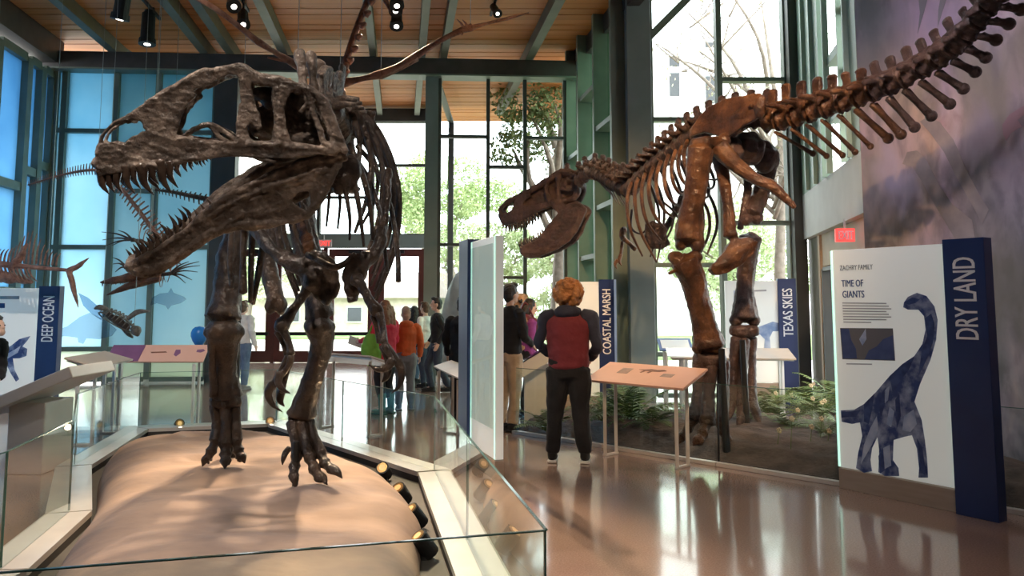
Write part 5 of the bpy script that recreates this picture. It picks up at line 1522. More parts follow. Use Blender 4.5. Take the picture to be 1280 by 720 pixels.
# ================================================================== SIGNS
M_navy = mat('navy blue sign spine', (0.012, 0.026, 0.105), 0.4, 0, (0.016, 0.034, 0.125), 3)
M_lite = mat('backlit sign panel', (0.80, 0.81, 0.78), 0.35, 0, None, emit=(0.93, 1.0, 0.93), estr=0.18)
M_glow = mat('cyan edge light', (0.6, 0.9, 0.8), 0.4, 0, None, emit=(0.55, 1.0, 0.82), estr=0.8)
M_oak = mat('greige sign base', (0.33, 0.255, 0.20), 0.5, 0, (0.38, 0.30, 0.235), 3, stretch=(1, 1, 10))
M_letw = mat('white lettering', (0.80, 0.82, 0.85), 0.5, 0, None)
M_letn = mat('navy lettering', (0.03, 0.07, 0.22), 0.5, 0, None)
M_letg = mat('grey lettering', (0.16, 0.16, 0.17), 0.5, 0, None)
M_line = mat('small grey print', (0.42, 0.42, 0.43), 0.5, 0, None)
M_draw = mat('blue ink drawing', (0.03, 0.06, 0.20), 0.5, 0, (0.42, 0.50, 0.68), 9, lo=0.42, hi=0.72)
M_drawl = mat('pale blue ink', (0.20, 0.30, 0.52), 0.5, 0, (0.55, 0.63, 0.76), 6)
M_drawd = mat('dark blue ink', (0.012, 0.03, 0.13), 0.5, 0, (0.05, 0.09, 0.25), 12)
def sign(label, PL, PR, H, words, spine=0.24, spine_right=True, base=0.17, th=0.10, glow=True, wlen=0.62):
    PL = A(PL[0], PL[1], 0); PR = A(PR[0], PR[1], 0)
    r = unit(PR - PL); L = float(np.linalg.norm(PR - PL)); n = A(r[1], -r[0], 0)
    if np.dot(n, -PL) < 0: n = -n
    t = thing('exhibit_sign', label, 'sign', (PL + PR) / 2, 'exhibit title signs')
    s0, s1 = (0, L * (1 - spine)) if spine_right else (L * spine, L)
    q0, q1 = (L * (1 - spine), L) if spine_right else (0, L * spine)
    c = PL + r * (s0 + s1) / 2
    MB().box(c + A(0, 0, (base + H) / 2 - 0.0), (s1 - s0, th * 0.8, H - base - 0.02), ax=r).build('light_panel', M_lite, t, bevel=0.004)
    MB().box(c + A(0, 0, base / 2), (s1 - s0, th * 0.85, base - 0.004), ax=r).build('base', M_oak, t)
    cs = PL + r * (q0 + q1) / 2
    sp = MB().box(cs + A(0, 0, H / 2 + 0.01) + n * 0.02, (q1 - q0, th * 1.25, H + 0.02), ax=r).build('spine', M_navy, t, bevel=0.004)
    if glow:
        for sx_ in ((s0 + 0.008, s1 - 0.008)):
            MB().box(PL + r * sx_ + n * (th * 0.4 + 0.004) + A(0, 0, (base + H) / 2), (0.016, 0.008, H - base - 0.03), ax=r).build('edge_light', M_glow, t)
    fsp = cs + n * (0.02 + th * 0.625)
    wl_ = (q1 - q0)
    org = fsp + r * wl_ * 0.27 + A(0, 0, H - 0.14 - wlen)
    if words.strip(): text(words, wl_ * 0.78, org, A(0, 0, 1), -r, M_letw, sp, length=wlen, bold=0.012)
    return t, r, n, c + n * (th * 0.4), fsp
dl, r_, n_, fpt, fsp = sign('lit sign with blue long-necked dinosaur and navy spine reading DRY LAND', F(1053, 609), F(1256, 652), 2.07, 'DRY LAND', spine=0.235)
def onS(u, v, lift=0.003):
    return onplane(u, v, fpt + n_ * lift, n_)
def decal(name, pts, m, par, lift=0.003, fn=None):
    fn = fn or onS
    MB().prism([fn(u, v, lift) for u, v in pts], n_ * 0.002).build(name, m, par)
text('ZACHRY FAMILY', 0.062, onS(1050, 338), r_, A(0, 0, 1), M_letg, dl, length=0.31, bold=0.0)
text('TIME OF', 0.085, onS(1052, 358.5), r_, A(0, 0, 1), M_letn, dl, length=0.205, bold=0.014)
text('GIANTS', 0.085, onS(1053, 372), r_, A(0, 0, 1), M_letn, dl, length=0.205, bold=0.014)
for k in range(8):
    v = 378 + k * 3.4
    decal('text_line', [(1053 + k * 0.2, v), (1108 + (k % 3) * 3 - (22 if k == 7 else 0), v + 0.6), (1108 + (k % 3) * 3 - (22 if k == 7 else 0), v + 2.0), (1053 + k * 0.2, v + 1.4)], M_line, dl)
decal('map_print', [(1050, 410), (1116, 410.5), (1119, 451), (1053, 449)], M_letg, dl)
M_sea = mat('map sea blue', (0.04, 0.07, 0.20), 0.5, 0, (0.07, 0.11, 0.27), 9)
decal('map_sea', [(1051, 411), (1061, 411), (1064, 425), (1070, 436), (1071, 448), (1054, 448)], M_sea, dl, 0.006)
decal('map_sea', [(1082, 411), (1083, 424), (1078, 432), (1074, 424), (1079, 416)], M_drawl, dl, 0.006)
decal('map_sea', [(1081, 449), (1086, 438), (1096, 433), (1104, 424), (1116, 419), (1118, 450)], M_sea, dl, 0.006)
decal('text_line', [(1058, 454), (1090, 454.5), (1090, 456), (1058, 455.5)], M_line, dl)
sau = [(1129, 384), (1135, 387), (1148, 387), (1155, 395), (1157, 412), (1153, 430), (1143, 445), (1128, 455), (1112, 470), (1095, 490), (1080, 505), (1068, 512), (1051, 513), (1052, 527), (1065, 530), (1075, 528), (1078, 545), (1073, 565), (1070, 585), (1080, 591), (1090, 589), (1088, 575), (1090, 560), (1097, 546), (1099, 562), (1098, 590), (1106, 595), (1124, 595), (1123, 585), (1116, 575), (1117, 550), (1130, 546), (1140, 544), (1146, 560), (1149, 585), (1148, 597), (1160, 597), (1159, 575), (1156, 550), (1152, 525), (1143, 502), (1150, 480), (1163, 450), (1170, 425), (1172, 400), (1168, 383), (1158, 370), (1146, 366), (1135, 371), (1130, 378)]
decal('dinosaur_drawing', sau, M_draw, dl, 0.003)
for pts in ([(1112, 470), (1126, 457), (1143, 446), (1136, 462), (1124, 478), (1116, 492)], [(1080, 505), (1093, 492), (1090, 512), (1086, 530), (1080, 527)], [(1156, 398), (1164, 392), (1168, 405), (1166, 428), (1158, 450), (1148, 470), (1152, 440), (1159, 420)], [(1098, 497), (1107, 484), (1106, 506), (1101, 522)], [(1130, 378), (1140, 372), (1150, 374), (1144, 379), (1136, 381)], [(1119, 500), (1124, 492), (1126, 520), (1121, 536)], [(1052, 515), (1066, 514), (1076, 512), (1070, 521), (1052, 522)], [(1146, 548), (1153, 560), (1157, 590), (1152, 592), (1149, 570)], [(1098, 570), (1104, 560), (1106, 588), (1100, 592)]):
    decal('ink_shading', pts, M_drawd, dl, 0.006)
for pts in ([(1088, 535), (1096, 520), (1098, 538), (1090, 556), (1076, 580), (1080, 556)], [(1112, 508), (1118, 514), (1114, 534), (1108, 530)], [(1106, 488), (1112, 482), (1110, 500), (1106, 504)], [(1130, 520), (1142, 512), (1146, 530), (1138, 540), (1128, 538)], [(1104, 560), (1112, 556), (1114, 582), (1106, 586)]):
    decal('ink_wash', pts, M_drawl, dl, 0.006)
# the other signs
cs_, r_, n_, fpt, fsp = sign('glossy sign seen nearly edge-on at the corner of the near barrier with blank navy spine', A(-0.49, 8.6, 0), A(-0.115, 7.42, 0), 2.23, ' ', spine=0.3, spine_right=False, glow=True)
# glass cover and outdoor picture on that sign
MB().box(fpt + n_ * 0.012 + r_ * 0.0 + A(0, 0, 1.3), (0.8, 0.008, 1.7), ax=r_).build('cover_glass', G_barrier, cs_)
tx, r_, n_, fpt, fsp = sign('pale sign with blue flying reptile and navy spine reading TEXAS SKIES', W(909, 490, 12.75), W(998, 490, 12.6), 1.95, 'TEXAS SKIES', spine=0.255, wlen=0.74, glow=False, base=0.35)
decal('title_print', [(917, 363), (921, 363), (921, 383), (917, 383)], M_drawl, tx)
decal('text_line', [(930, 363), (958, 362), (958, 364), (930, 365)], M_line, tx)
decal('reptile_drawing', [(940, 412), (950, 408), (958, 405), (966, 402), (974, 404), (974, 414), (966, 414), (962, 422), (964, 440), (958, 446), (955, 436), (956, 424), (950, 418), (938, 420)], M_drawl, tx)
cm, r_, n_, fpt, fsp = sign('pale sign with navy spine reading COASTAL MARSH behind the curly-haired visitor', W(696, 490, 12.7), W(771, 490, 12.3), 1.93, 'COASTAL MARSH', spine=0.25, wlen=0.98, glow=False)
decal('title_print', [(704, 366), (710, 366), (710, 369), (704, 369)], M_line, cm)
decal('title_print', [(704, 372), (712, 372), (712, 386), (704, 386)], M_drawl, cm)
do, r_, n_, fpt, fsp = sign('lit sign with blue sea lizard and navy spine reading DEEP OCEAN at the left edge', W(-60, 490, 11.9), W(72, 490, 11.9), 1.82, 'DEEP OCEAN', spine=0.2, wlen=0.66, glow=True)
decal('text_line', [(0, 370), (24, 370), (24, 374), (0, 374)], M_line, do)
decal('title_print', [(-10, 379), (6, 379), (6, 385), (-10, 385)], M_letn, do)
decal('sea_lizard_drawing', [(-30, 450), (0, 440), (14, 432), (24, 424), (38, 420), (34, 426), (28, 433), (34, 436), (33, 445), (24, 448), (16, 448), (18, 462), (24, 474), (20, 477), (13, 466), (8, 455), (-6, 463), (-30, 478)], M_draw, do)
decal('ink_wash', [(-10, 452), (8, 443), (20, 436), (26, 432), (22, 441), (10, 448), (-8, 458)], M_drawl, do, 0.006)

# ================================================================== READING RAILS AND KIOSKS
M_salmon = mat('salmon text panel', (0.72, 0.44, 0.35), 0.4, 0, (0.78, 0.49, 0.40), 2)
M_cream = mat('cream text panel', (0.46, 0.38, 0.31), 0.45, 0, (0.50, 0.42, 0.35), 3)
M_purple = mat('purple text panel', (0.20, 0.09, 0.20), 0.4, 0, (0.26, 0.12, 0.25), 3)
M_print = mat('brown animal print', (0.16, 0.06, 0.04), 0.5, 0, (0.24, 0.10, 0.06), 9)
def rail(label, PL, PR, top, m_top, depth=0.36, tilt=0.5, inset=0.2, flip=False, legs=True):
    PL = A(PL[0], PL[1], 0); PR = A(PR[0], PR[1], 0)
    r = unit(PR - PL); L = float(np.linalg.norm(PR - PL)); n = A(r[1], -r[0], 0)
    if (np.dot(n, -PL) < 0) != flip: n = -n
    t = thing('reading_rail', label, 'display rail', (PL + PR) / 2, 'reading rails')
    c = (PL + PR) / 2 + A(0, 0, top)
    dn = unit(n * math.cos(tilt) - A(0, 0, 1) * math.sin(tilt))     # runs down towards the reader
    up_ = np.cross(r, dn); up_ = up_ if up_[2] > 0 else -up_
    pan = MB().box(c, (L, depth, 0.022), ax=r, ay=dn, az=up_).build('panel', m_top, t, bevel=0.003)
    MB().box(c - up_ * 0.022, (L - 0.04, depth - 0.06, 0.02), ax=r, ay=dn, az=up_).build('tray', M_steel, t)
    for s_ in (inset, L - inset):
        for w_ in (-0.09, 0.09):
            p = PL + r * s_ + n * w_
            zt = top - 0.03 - math.tan(tilt) * w_ - 0.01
            MB().bar(p + A(0, 0, 0.012), p + A(0, 0, zt), 0.032, 0.032).build('leg', M_steel, t)
        MB().bar(PL + r * s_ - n * 0.11 + A(0, 0, 0.012), PL + r * s_ + n * 0.11 + A(0, 0, 0.012), 0.034, 0.02).build('foot', M_steel, t)
    return t, pan, r, dn, up_, c, L
def rail_mark(pan, c, r, dn, up_, pts, m, name='print'):
    MB().prism([c + r * x + dn * y + up_ * 0.0135 for x, y in pts], up_ * 0.002).build(name, m, pan)
t, pan, r, dn, up_, c, L = rail('salmon reading rail with brown animal print in front of the fern bed', F(748, 566), F(872, 588), 0.86, M_salmon, depth=0.46, tilt=0.36, inset=0.17)
rail_mark(pan, c, r, dn, up_, [(-0.06, -0.10), (0.02, -0.12), (0.10, -0.11), (0.18, -0.12), (0.22, -0.10), (0.14, -0.075), (0.06, -0.07), (0.04, -0.03), (0.02, -0.03), (0.03, -0.07), (-0.02, -0.07), (-0.05, -0.03), (-0.07, -0.03), (-0.05, -0.075), (-0.12, -0.09)], M_print)
for k in range(6):
    rail_mark(pan, c, r, dn, up_, [(-0.34, -0.1 + k * 0.022), (-0.2, -0.1 + k * 0.022), (-0.2, -0.092 + k * 0.022), (-0.34, -0.092 + k * 0.022)], M_line, 'text_line')
for k in range(4):
    rail_mark(pan, c, r, dn, up_, [(0.22, -0.04 + k * 0.02), (0.36, -0.04 + k * 0.02), (0.36, -0.033 + k * 0.02), (0.22, -0.033 + k * 0.02)], M_line, 'text_line')
t, pan, r, dn, up_, c, L = rail('long salmon and purple reading rail beneath the hanging turtle', W(134, 500, 10.6), W(256, 500, 10.6), 0.93, M_salmon, depth=0.3, tilt=0.75, inset=0.12)
rail_mark(pan, c, r, dn, up_, [(-L / 2 + 0.005, -0.145), (-L / 2 + 0.43, -0.145), (-L / 2 + 0.43, 0.145), (-L / 2 + 0.005, 0.145)], M_purple)
rail_mark(pan, c, r, dn, up_, [(-0.1, -0.02), (0.1, -0.03), (0.12, -0.01), (-0.08, 0.0)], M_print)
rail_mark(pan, c, r, dn, up_, [(0.22, -0.06), (0.28, -0.06), (0.3, 0.0), (0.26, 0.06), (0.22, 0.03)], M_purple)
rail_mark(pan, c, r, dn, up_, [(0.5, -0.06), (0.58, -0.07), (0.61, -0.04), (0.56, -0.01), (0.5, -0.02)], M_purple)
rail('cream reading rail turned away beside the left touch table', W(98, 500, 9.0), W(146, 500, 10.2), 0.93, M_cream, depth=0.36, tilt=0.3)
rail('cream reading rail seen from behind left of the red-coated visitor', W(400, 500, 10.6), W(480, 500, 9.7), 0.9, M_cream, depth=0.42, tilt=0.3, flip=True, inset=0.16)
rail('narrow cream reading rail tucked behind the edge-on sign', W(553, 500, 10.6), W(588, 500, 8.9), 0.8, M_cream, depth=0.25, tilt=0.3, inset=0.25)
t, pan, r, dn, up_, c, L = rail('wide cream reading rail behind the russet dinosaur legs', W(838, 500, 11.2), W(992, 500, 11.0), 0.9, M_cream, depth=0.5, tilt=0.22, inset=0.15)
rail_mark(pan, c, r, dn, up_, [(-0.86, -0.22), (-0.4, -0.22), (-0.4, 0.2), (-0.86, 0.2)], M_lite)
t, pan, r, dn, up_, c, L = rail('small blue-framed tablet rail left of the russet dinosaur shin', W(824, 500, 11.9), W(866, 500, 11.9), 0.98, mat('cobalt panel frame', (0.10, 0.18, 0.45), 0.4, 0, (0.13, 0.22, 0.5), 3), depth=0.28, tilt=0.6, inset=0.1)
rail_mark(pan, c, r, dn, up_, [(-L / 2 + 0.04, -0.1), (L / 2 - 0.04, -0.1), (L / 2 - 0.04, 0.1), (-L / 2 + 0.04, 0.1)], M_lite)
rail('cream rail by the window left of the black-jacketed boy', W(535, 470, 15.6), W(582, 470, 15.6), 0.95, M_cream, depth=0.3, tilt=0.4)
# white kiosk beside the khaki man
kp = F(671, 533)
M_kiosk = mat('white laminate kiosk', (0.66, 0.62, 0.57), 0.4, 0, (0.70, 0.66, 0.61), 3)
t = thing('info_kiosk', 'white pedestal kiosk with sloping top behind the curly-haired visitor', 'kiosk', kp)
MB().box(kp + A(0.02, 0.2, 0.4), (0.36, 0.3, 0.8)).build('pedestal', M_kiosk, t, bevel=0.008)
q0, q1 = W(641, 470, 10.45), W(692, 440, 10.5)
dk = unit(q1 - q0)
MB().box((q0 + q1) / 2 + A(0.0, 0.18, -0.0), (float(np.linalg.norm(q1 - q0)) + 0.15, 0.42, 0.16), ax=dk, ay=A(0, 1, 0), az=np.cross(dk, A(0, 1, 0))).build('sloping_top', M_kiosk, t, bevel=0.008)
MB().box((q0 + q1) / 2 + A(-0.02, 0.18, 0.088), (0.45, 0.34, 0.01), ax=dk, ay=A(0, 1, 0), az=np.cross(dk, A(0, 1, 0))).build('screen', M_dark, t)
# touch table at the left edge
tp = F(52, 592)
t = thing('touch_table', 'cream sloping touch table with lit screen at the left edge', 'table', tp)
q0, q1 = W(-40, 517, 7.5), W(90, 462, 7.5)
dk = unit(q1 - q0); nk = np.cross(dk, A(0, 1, 0)); nk = nk if nk[2] > 0 else -nk
ctr = (q0 + q1) / 2
Lk = float(np.linalg.norm(q1 - q0))
MB().box(ctr + A(0, 0.38, -0.02), (Lk, 0.8, 0.11), ax=dk, ay=A(0, 1, 0), az=nk).build('top', M_kiosk, t, bevel=0.01)
sc_ = MB().box(ctr + A(0, 0.4, 0.0) + nk * 0.04, (Lk - 0.1, 0.66, 0.012), ax=dk, ay=A(0, 1, 0), az=nk).build('screen', mat('touch screen', (0.12, 0.16, 0.2), 0.1, 0, (0.35, 0.42, 0.46), 3, emit=(0.35, 0.6, 0.6), estr=0.25), t)
MB().box(ctr + A(0.32, 0.4, 0.0) + dk * 0.0 + nk * 0.05 - A(0.32, 0, 0) + dk * Lk * 0.2, (Lk * 0.36, 0.5, 0.004), ax=dk, ay=A(0, 1, 0), az=nk).build('display_image', M_lite, sc_)
MB().box(A(ctr[0] - 0.02, ctr[1] + 0.4, 0.33), (0.34, 0.5, 0.66)).build('pedestal', M_kiosk, t, bevel=0.01)
# blue stool beside the touch table
M_blue = mat('bright blue plastic', (0.02, 0.16, 0.50), 0.35, 0, (0.03, 0.2, 0.56), 4)
sp_ = F(80, 560); sp_ = A(sp_[0] - 0.75, sp_[1] + 0.6, 0)
t = thing('blue_stool', 'bright blue plastic stool beyond the touch table', 'stool', sp_)
MB().cyl(sp_ + A(0, 0, 0.44), sp_ + A(0, 0, 0.5), 0.2, 0.21, 20).build('seat', M_blue, t, bevel=0.01)
for k in range(4):
    a_ = k * math.pi / 2 + 0.5
    MB().tube([sp_ + A(0.12 * math.cos(a_), 0.12 * math.sin(a_), 0.45), sp_ + A(0.2 * math.cos(a_), 0.2 * math.sin(a_), 0.012)], [0.02, 0.018], 8, 2).build('leg', M_blue, t)

# exit signs
M_exit = mat('lit red exit face', (0.8, 0.05, 0.05), 0.4, 0, None, emit=(1.0, 0.06, 0.05), estr=1.6)
M_exitw = mat('pale exit housing', (0.5, 0.45, 0.45), 0.4, 0, (0.55, 0.5, 0.5), 5)
def exit_sign(label, c, r, w, h, housing):
    n = A(r[1], -r[0], 0)
    if np.dot(n, -np.asarray(c)) < 0: n = -n
    t = thing('exit_sign', label, 'exit sign', c, 'red exit signs')
    b_ = MB().box(c, (w, 0.05, h), ax=r).build('housing', housing, t)
    text('EXIT', h * 0.95, np.asarray(c) - r * w * 0.38 - A(0, 0, h * 0.33) + n * 0.026, r, A(0, 0, 1), M_exit if housing is M_exitw else M_letw, t, length=w * 0.76, bold=0.03)
    MB().bar(np.asarray(c) + A(0, 0, h / 2), np.asarray(c) + A(0, 0, h / 2 + 0.12), 0.02, 0.02).build('stem', M_steel, t)
    if housing is M_exitw: MB().box(np.asarray(c) + A(0, 0.07, 0), (0.1, 0.1, 0.1)).build('bracket', M_steel, t)
    return t
exit_sign('white exit sign with red letters over the glass doors', W(405, 304, DY - 0.24), A(1, 0, 0), 0.42, 0.2, M_exitw)
exit_sign('glowing red exit sign under the white bulkhead', W(1056, 294, 9.75) , unit(A(1, -0.25, 0)), 0.22, 0.16, M_exit)
# ================================================================== PEOPLE
def cloth(name, c, c2=None, rough=0.85):
    c2 = c2 or tuple(min(1, k * 1.35 + 0.004) for k in c)
    return mat('cloth ' + name, c, rough, 0, c2, 7, 0.35, 30, sheen=0.04)
SKIN = mat('skin light', (0.58, 0.36, 0.27), 0.5, 0, (0.64, 0.41, 0.31), 6)
SKIN2 = mat('skin tan', (0.42, 0.24, 0.16), 0.5, 0, (0.48, 0.28, 0.19), 6)
H_BLACK = mat('hair black', (0.010, 0.008, 0.007), 0.45, 0, (0.025, 0.02, 0.018), 30, 0.6, 60, stretch=(1, 1, 0.3))
H_BROWN = mat('hair brown', (0.07, 0.035, 0.018), 0.5, 0, (0.13, 0.07, 0.035), 30, 0.6, 60, stretch=(1, 1, 0.3))
H_GINGER = mat('hair ginger', (0.30, 0.115, 0.035), 0.55, 0, (0.50, 0.23, 0.08), 22, 0.7, 50)
H_AUBURN = mat('hair auburn', (0.22, 0.085, 0.035), 0.5, 0, (0.33, 0.14, 0.06), 30, 0.6, 60, stretch=(1, 1, 0.3))
M_sole = mat('white shoe sole', (0.75, 0.75, 0.73), 0.6, 0, (0.8, 0.8, 0.78), 9)
HANDS = {}
M_eye = mat('dark eye', (0.02, 0.015, 0.012), 0.2, 0, None)
def person(label, pos, H, face, top, pants, shoes, hair, hairstyle='short', skin=SKIN, arms=None, legs=None, sleeves=None, hood=None, bulk=1.0, lean=0.0, collar=None, headturn=None, headnod=0.0, soles=None, short_sleeves=False, long_top=0.0, boots=False):
    pos = A(pos[0], pos[1], pos[2] if len(pos) > 2 else 0)
    k = H / 1.75
    fw = unit(A(face[0], face[1], 0)); rt = A(fw[1], -fw[0], 0)
    t = thing('person', label, 'person', pos)
    def Lp(x, y, z, torso=False):
        if torso or z > 0.95:
            y = y + (z - 0.95) * math.tan(lean)
            z = 0.95 + (z - 0.95) * math.cos(lean)
        return pos + (rt * x + fw * y) * k + A(0, 0, z * k)
    arms = arms or {}
    legs = legs or {}
    AR = {}
    for sd, nm in ((1, 'r'), (-1, 'l')):
        sh = (0.185 * sd * bulk, 0, 1.41)
        el, wr = arms.get(nm, ((0.245 * sd * bulk, -0.03, 1.13), (0.25 * sd * bulk, 0.07, 0.89)))
        AR[nm] = [Lp(*sh), Lp(*el, torso=True), Lp(*wr, torso=True)]
    LG = {}
    for sd, nm in ((1, 'r'), (-1, 'l')):
        LG[nm] = legs.get(nm, ((0.095 * sd, 0.015, 0.5), (0.105 * sd, -0.04, 0.085)))
    hf = unit(A(*(headturn if headturn is not None else face), 0)) if headturn is not None else fw
    hr = A(hf[1], -hf[0], 0)
    hc = Lp(0, 0.025, 1.625)
    hz = unit(A(0, 0, 1) + hf * math.tan(headnod)); hfn = unit(hf - A(0, 0, 1) * math.tan(headnod)); 
    def Hp(x, y, z):
        return hc + (hr * x + hfn * y + hz * z) * k
    # ---- body: one continuous figure
    mb = MB()
    mb.ell(hc + hz * 0.012 * k, (0.074 * k, 0.094 * k, 0.115 * k), ax=hr, az=hz, nu=14, nv=10)
    mb.ell(Hp(0, 0.045, -0.065), (0.05 * k, 0.05 * k, 0.048 * k), ax=hr, az=hz)
    mb.tube([Hp(0, 0.09, 0.02), Hp(0, 0.112, -0.018), Hp(0, 0.1, -0.03)], [0.009 * k, 0.014 * k, 0.012 * k], 7, 2)
    mb.ell(Hp(0, 0.083, -0.058), (0.024 * k, 0.014 * k, 0.009 * k), ax=hr, az=hz)
    for sd in (1, -1):
        mb.ell(Hp(0.075 * sd, -0.005, -0.01), (0.012 * k, 0.02 * k, 0.032 * k), ax=hr, az=hz)
    mb.tube([Lp(0, -0.005, 1.40), Lp(0, 0.0, 1.5), hc], [0.062 * k, 0.052 * k, 0.05 * k], 10, 3)
    tor = [Lp(0, 0, 0.90), Lp(0, 0, 1.05), Lp(0, 0, 1.22), Lp(0, 0, 1.36), Lp(0, 0, 1.45)]
    mb.tube(tor, [0.155 * k * bulk, 0.145 * k * bulk, 0.165 * k * bulk, 0.17 * k * bulk, 0.1 * k], 14, 4, 0.66, fw)
    for nm in 'rl':
        s_, e_, w_ = AR[nm]
        mb.tube([s_, (s_ + e_) / 2, e_, (e_ + w_) / 2, w_], [0.052 * k, 0.046 * k, 0.038 * k, 0.034 * k, 0.026 * k], 9, 3)
        # hand: palm, four fingers, thumb
        d = unit(w_ - e_); sd = 1 if nm == 'r' else -1
        ref = unit(A(0, 0, 1) - d * d[2]) if abs(d[2]) < 0.8 else unit(fw - d * np.dot(fw, d))
        sw = unit(np.cross(d, ref)); pl = ref
        mb.box(w_ + d * 0.045 * k, (0.085 * k, 0.03 * k, 0.07 * k), ax=d, ay=sw, az=pl)
        inn_ = -rt * sd
        for q in range(4):
            b_ = w_ + d * 0.085 * k + pl * (0.027 - 0.018 * q) * k
            ln = (0.062, 0.07, 0.066, 0.052)[q] * k
            mb.tube([b_ - d * 0.01, b_ + d * ln * 0.5 + inn_ * 0.006, b_ + d * ln * 0.95 + inn_ * 0.022], [0.0095 * k, 0.009 * k, 0.0075 * k], 6, 2)
        b_ = w_ + d * 0.03 * k + pl * 0.03 * k
        mb.tube([b_, b_ + d * 0.03 * k + pl * 0.026 * k + inn_ * 0.008, b_ + d * 0.062 * k + pl * 0.034 * k + inn_ * 0.016], [0.012 * k, 0.0105 * k, 0.009 * k], 6, 2)
    for nm, sd in (('r', 1), ('l', -1)):
        kn, an = LG[nm]
        mb.tube([Lp(0.085 * sd, 0, 0.92), Lp((0.09 * sd + kn[0]) / 2, (kn[1]) / 2, (0.9 + kn[2]) / 2), Lp(*kn), Lp(kn[0] * 0.6 + an[0] * 0.4, kn[1] * 0.6 + an[1] * 0.4 - 0.015, kn[2] * 0.6 + an[2] * 0.4), Lp(*an)], [0.09 * k, 0.075 * k, 0.054 * k, 0.05 * k, 0.036 * k], 10, 3)
        mb.tube([Lp(an[0], an[1], an[2]), Lp(an[0], an[1] + 0.09, an[2] - 0.035), Lp(an[0] + 0.01 * sd, an[1] + 0.17, an[2] - 0.05)], [0.036 * k, 0.032 * k, 0.024 * k], 8, 3)
    fuse(mb, 'body', skin, t, 0.0105 * max(k, 0.8), 1)
    for sd in (1, -1):
        MB().ell(Hp(0.032 * sd, 0.086, 0.012), (0.012 * k, 0.008 * k, 0.008 * k), ax=hr, az=hz, nu=8, nv=6).build('eye', M_eye, t, smooth=True)
    # ---- clothes
    g = 0.018
    mb = MB()
    zlow = 0.92 - long_top
    mb.tube([Lp(0, 0, zlow), Lp(0, 0, 1.05), Lp(0, 0, 1.22), Lp(0, 0, 1.36), Lp(0, 0, 1.45)], [(0.175 + 0.02 * (long_top > 0)) * k * bulk, 0.172 * k * bulk, 0.188 * k * bulk, 0.188 * k * bulk, 0.115 * k], 16, 4, 0.70, fw)
    if sleeves is None:
        mb.ell(Lp(0.17 * bulk, 0, 1.40), 0.07 * k); mb.ell(Lp(-0.17 * bulk, 0, 1.40), 0.07 * k)
    slv = []
    for nm in 'rl':
        s_, e_, w_ = AR[nm]
        m2 = MB()
        if short_sleeves:
            m2.tube([s_, (s_ + e_) / 2, e_ * 0.9 + s_ * 0.1], [0.072 * k, 0.064 * k, 0.06 * k], 10, 3)
        else:
            if sleeves is not None:
                ns_ = Lp(0, 0, 1.45); m2.tube([ns_ * 0.35 + s_ * 0.65, s_ * 0.95 + e_ * 0.05, s_ * 0.6 + e_ * 0.4], [0.075 * k, 0.082 * k, 0.07 * k], 10, 3)
            m2.tube([s_, (s_ + e_) / 2, e_, (e_ + w_) / 2, w_ * 0.97 + e_ * 0.03], [0.073 * k, 0.064 * k, 0.059 * k, 0.052 * k, 0.044 * k], 10, 3)
        slv.append(m2)
    if sleeves is None:
        for m2 in slv: mb.add(m2.v, m2.f)
    if hood is not None and hood is top:
        mb.ell(Lp(0, -0.07, 1.46), (0.13 * k, 0.08 * k, 0.07 * k), ax=rt)
    fuse(mb, 'jacket' if not short_sleeves else 'shirt', top, t, 0.0125 * max(k, 0.85), 2, 0.005, 22, 3)
    if sleeves is not None:
        for m2 in slv: fuse(m2, 'sleeve', sleeves, t, 0.0125, 2, 0.005, 22, 5)
    if hood is not None and hood is not top:
        hb_ = MB().ell(Lp(0, -0.075, 1.46), (0.135 * k, 0.085 * k, 0.075 * k), ax=rt).tube([Lp(-0.1, -0.02, 1.47), Lp(-0.07, 0.07, 1.45), Lp(0.07, 0.07, 1.45), Lp(0.1, -0.02, 1.47)], [0.04 * k] * 4, 8, 3).ell(Lp(0, -0.03, 1.49), (0.11 * k, 0.09 * k, 0.05 * k), ax=rt)
        fuse(hb_, 'hood', hood, t, 0.0125, 2, 0.005, 25, 8)
    mb = MB()
    mb.tube([Lp(0, 0, 0.82), Lp(0, 0, 0.9), Lp(0, 0, 1.0)], [0.165 * k * bulk, 0.17 * k * bulk, 0.158 * k * bulk], 14, 3, 0.72, fw)
    for nm, sd in (('r', 1), ('l', -1)):
        kn, an = LG[nm]
        mb.tube([Lp(0.09 * sd * bulk, 0, 0.9), Lp((0.09 * sd * bulk + kn[0]) / 2, kn[1] / 2, (0.88 + kn[2]) / 2), Lp(*kn), Lp((kn[0] + an[0]) / 2, (kn[1] + an[1]) / 2 - 0.01, (kn[2] + an[2]) / 2), Lp(an[0], an[1], an[2] + (0.015 if not boots else 0.2))], [0.105 * k * bulk, 0.092 * k * bulk, 0.077 * k * bulk, 0.07 * k * bulk, 0.06 * k * bulk], 10, 3)
    fuse(mb, 'trousers', pants, t, 0.0125 * max(k, 0.85), 2, 0.005, 22, 4)
    for nm, sd in (('r', 1), ('l', -1)):
        an = LG[nm][1]
        z_ = an[2] - 0.085
        mb = MB().ell(Lp(an[0], an[1] + 0.06, z_ + 0.045), (0.052 * k, 0.145 * k, 0.04 * k), ax=rt).ell(Lp(an[0], an[1] - 0.01, z_ + 0.075), (0.05 * k, 0.065 * k, 0.06 * k), ax=rt)
        if boots:
            mb.tube([Lp(an[0], an[1] - 0.01, z_ + 0.07), Lp(an[0], an[1], z_ + 0.32)], [0.055 * k, 0.068 * k], 10, 3)
        so = fuse(mb, 'shoe', shoes, t, 0.01, 1)
        MB().box(Lp(an[0], an[1] + 0.055, z_ + 0.014), (0.092 * k, 0.275 * k, 0.024 * k), ax=rt).build('sole', soles or shoes, so, bevel=0.008)
    # ---- hair
    mb = MB()
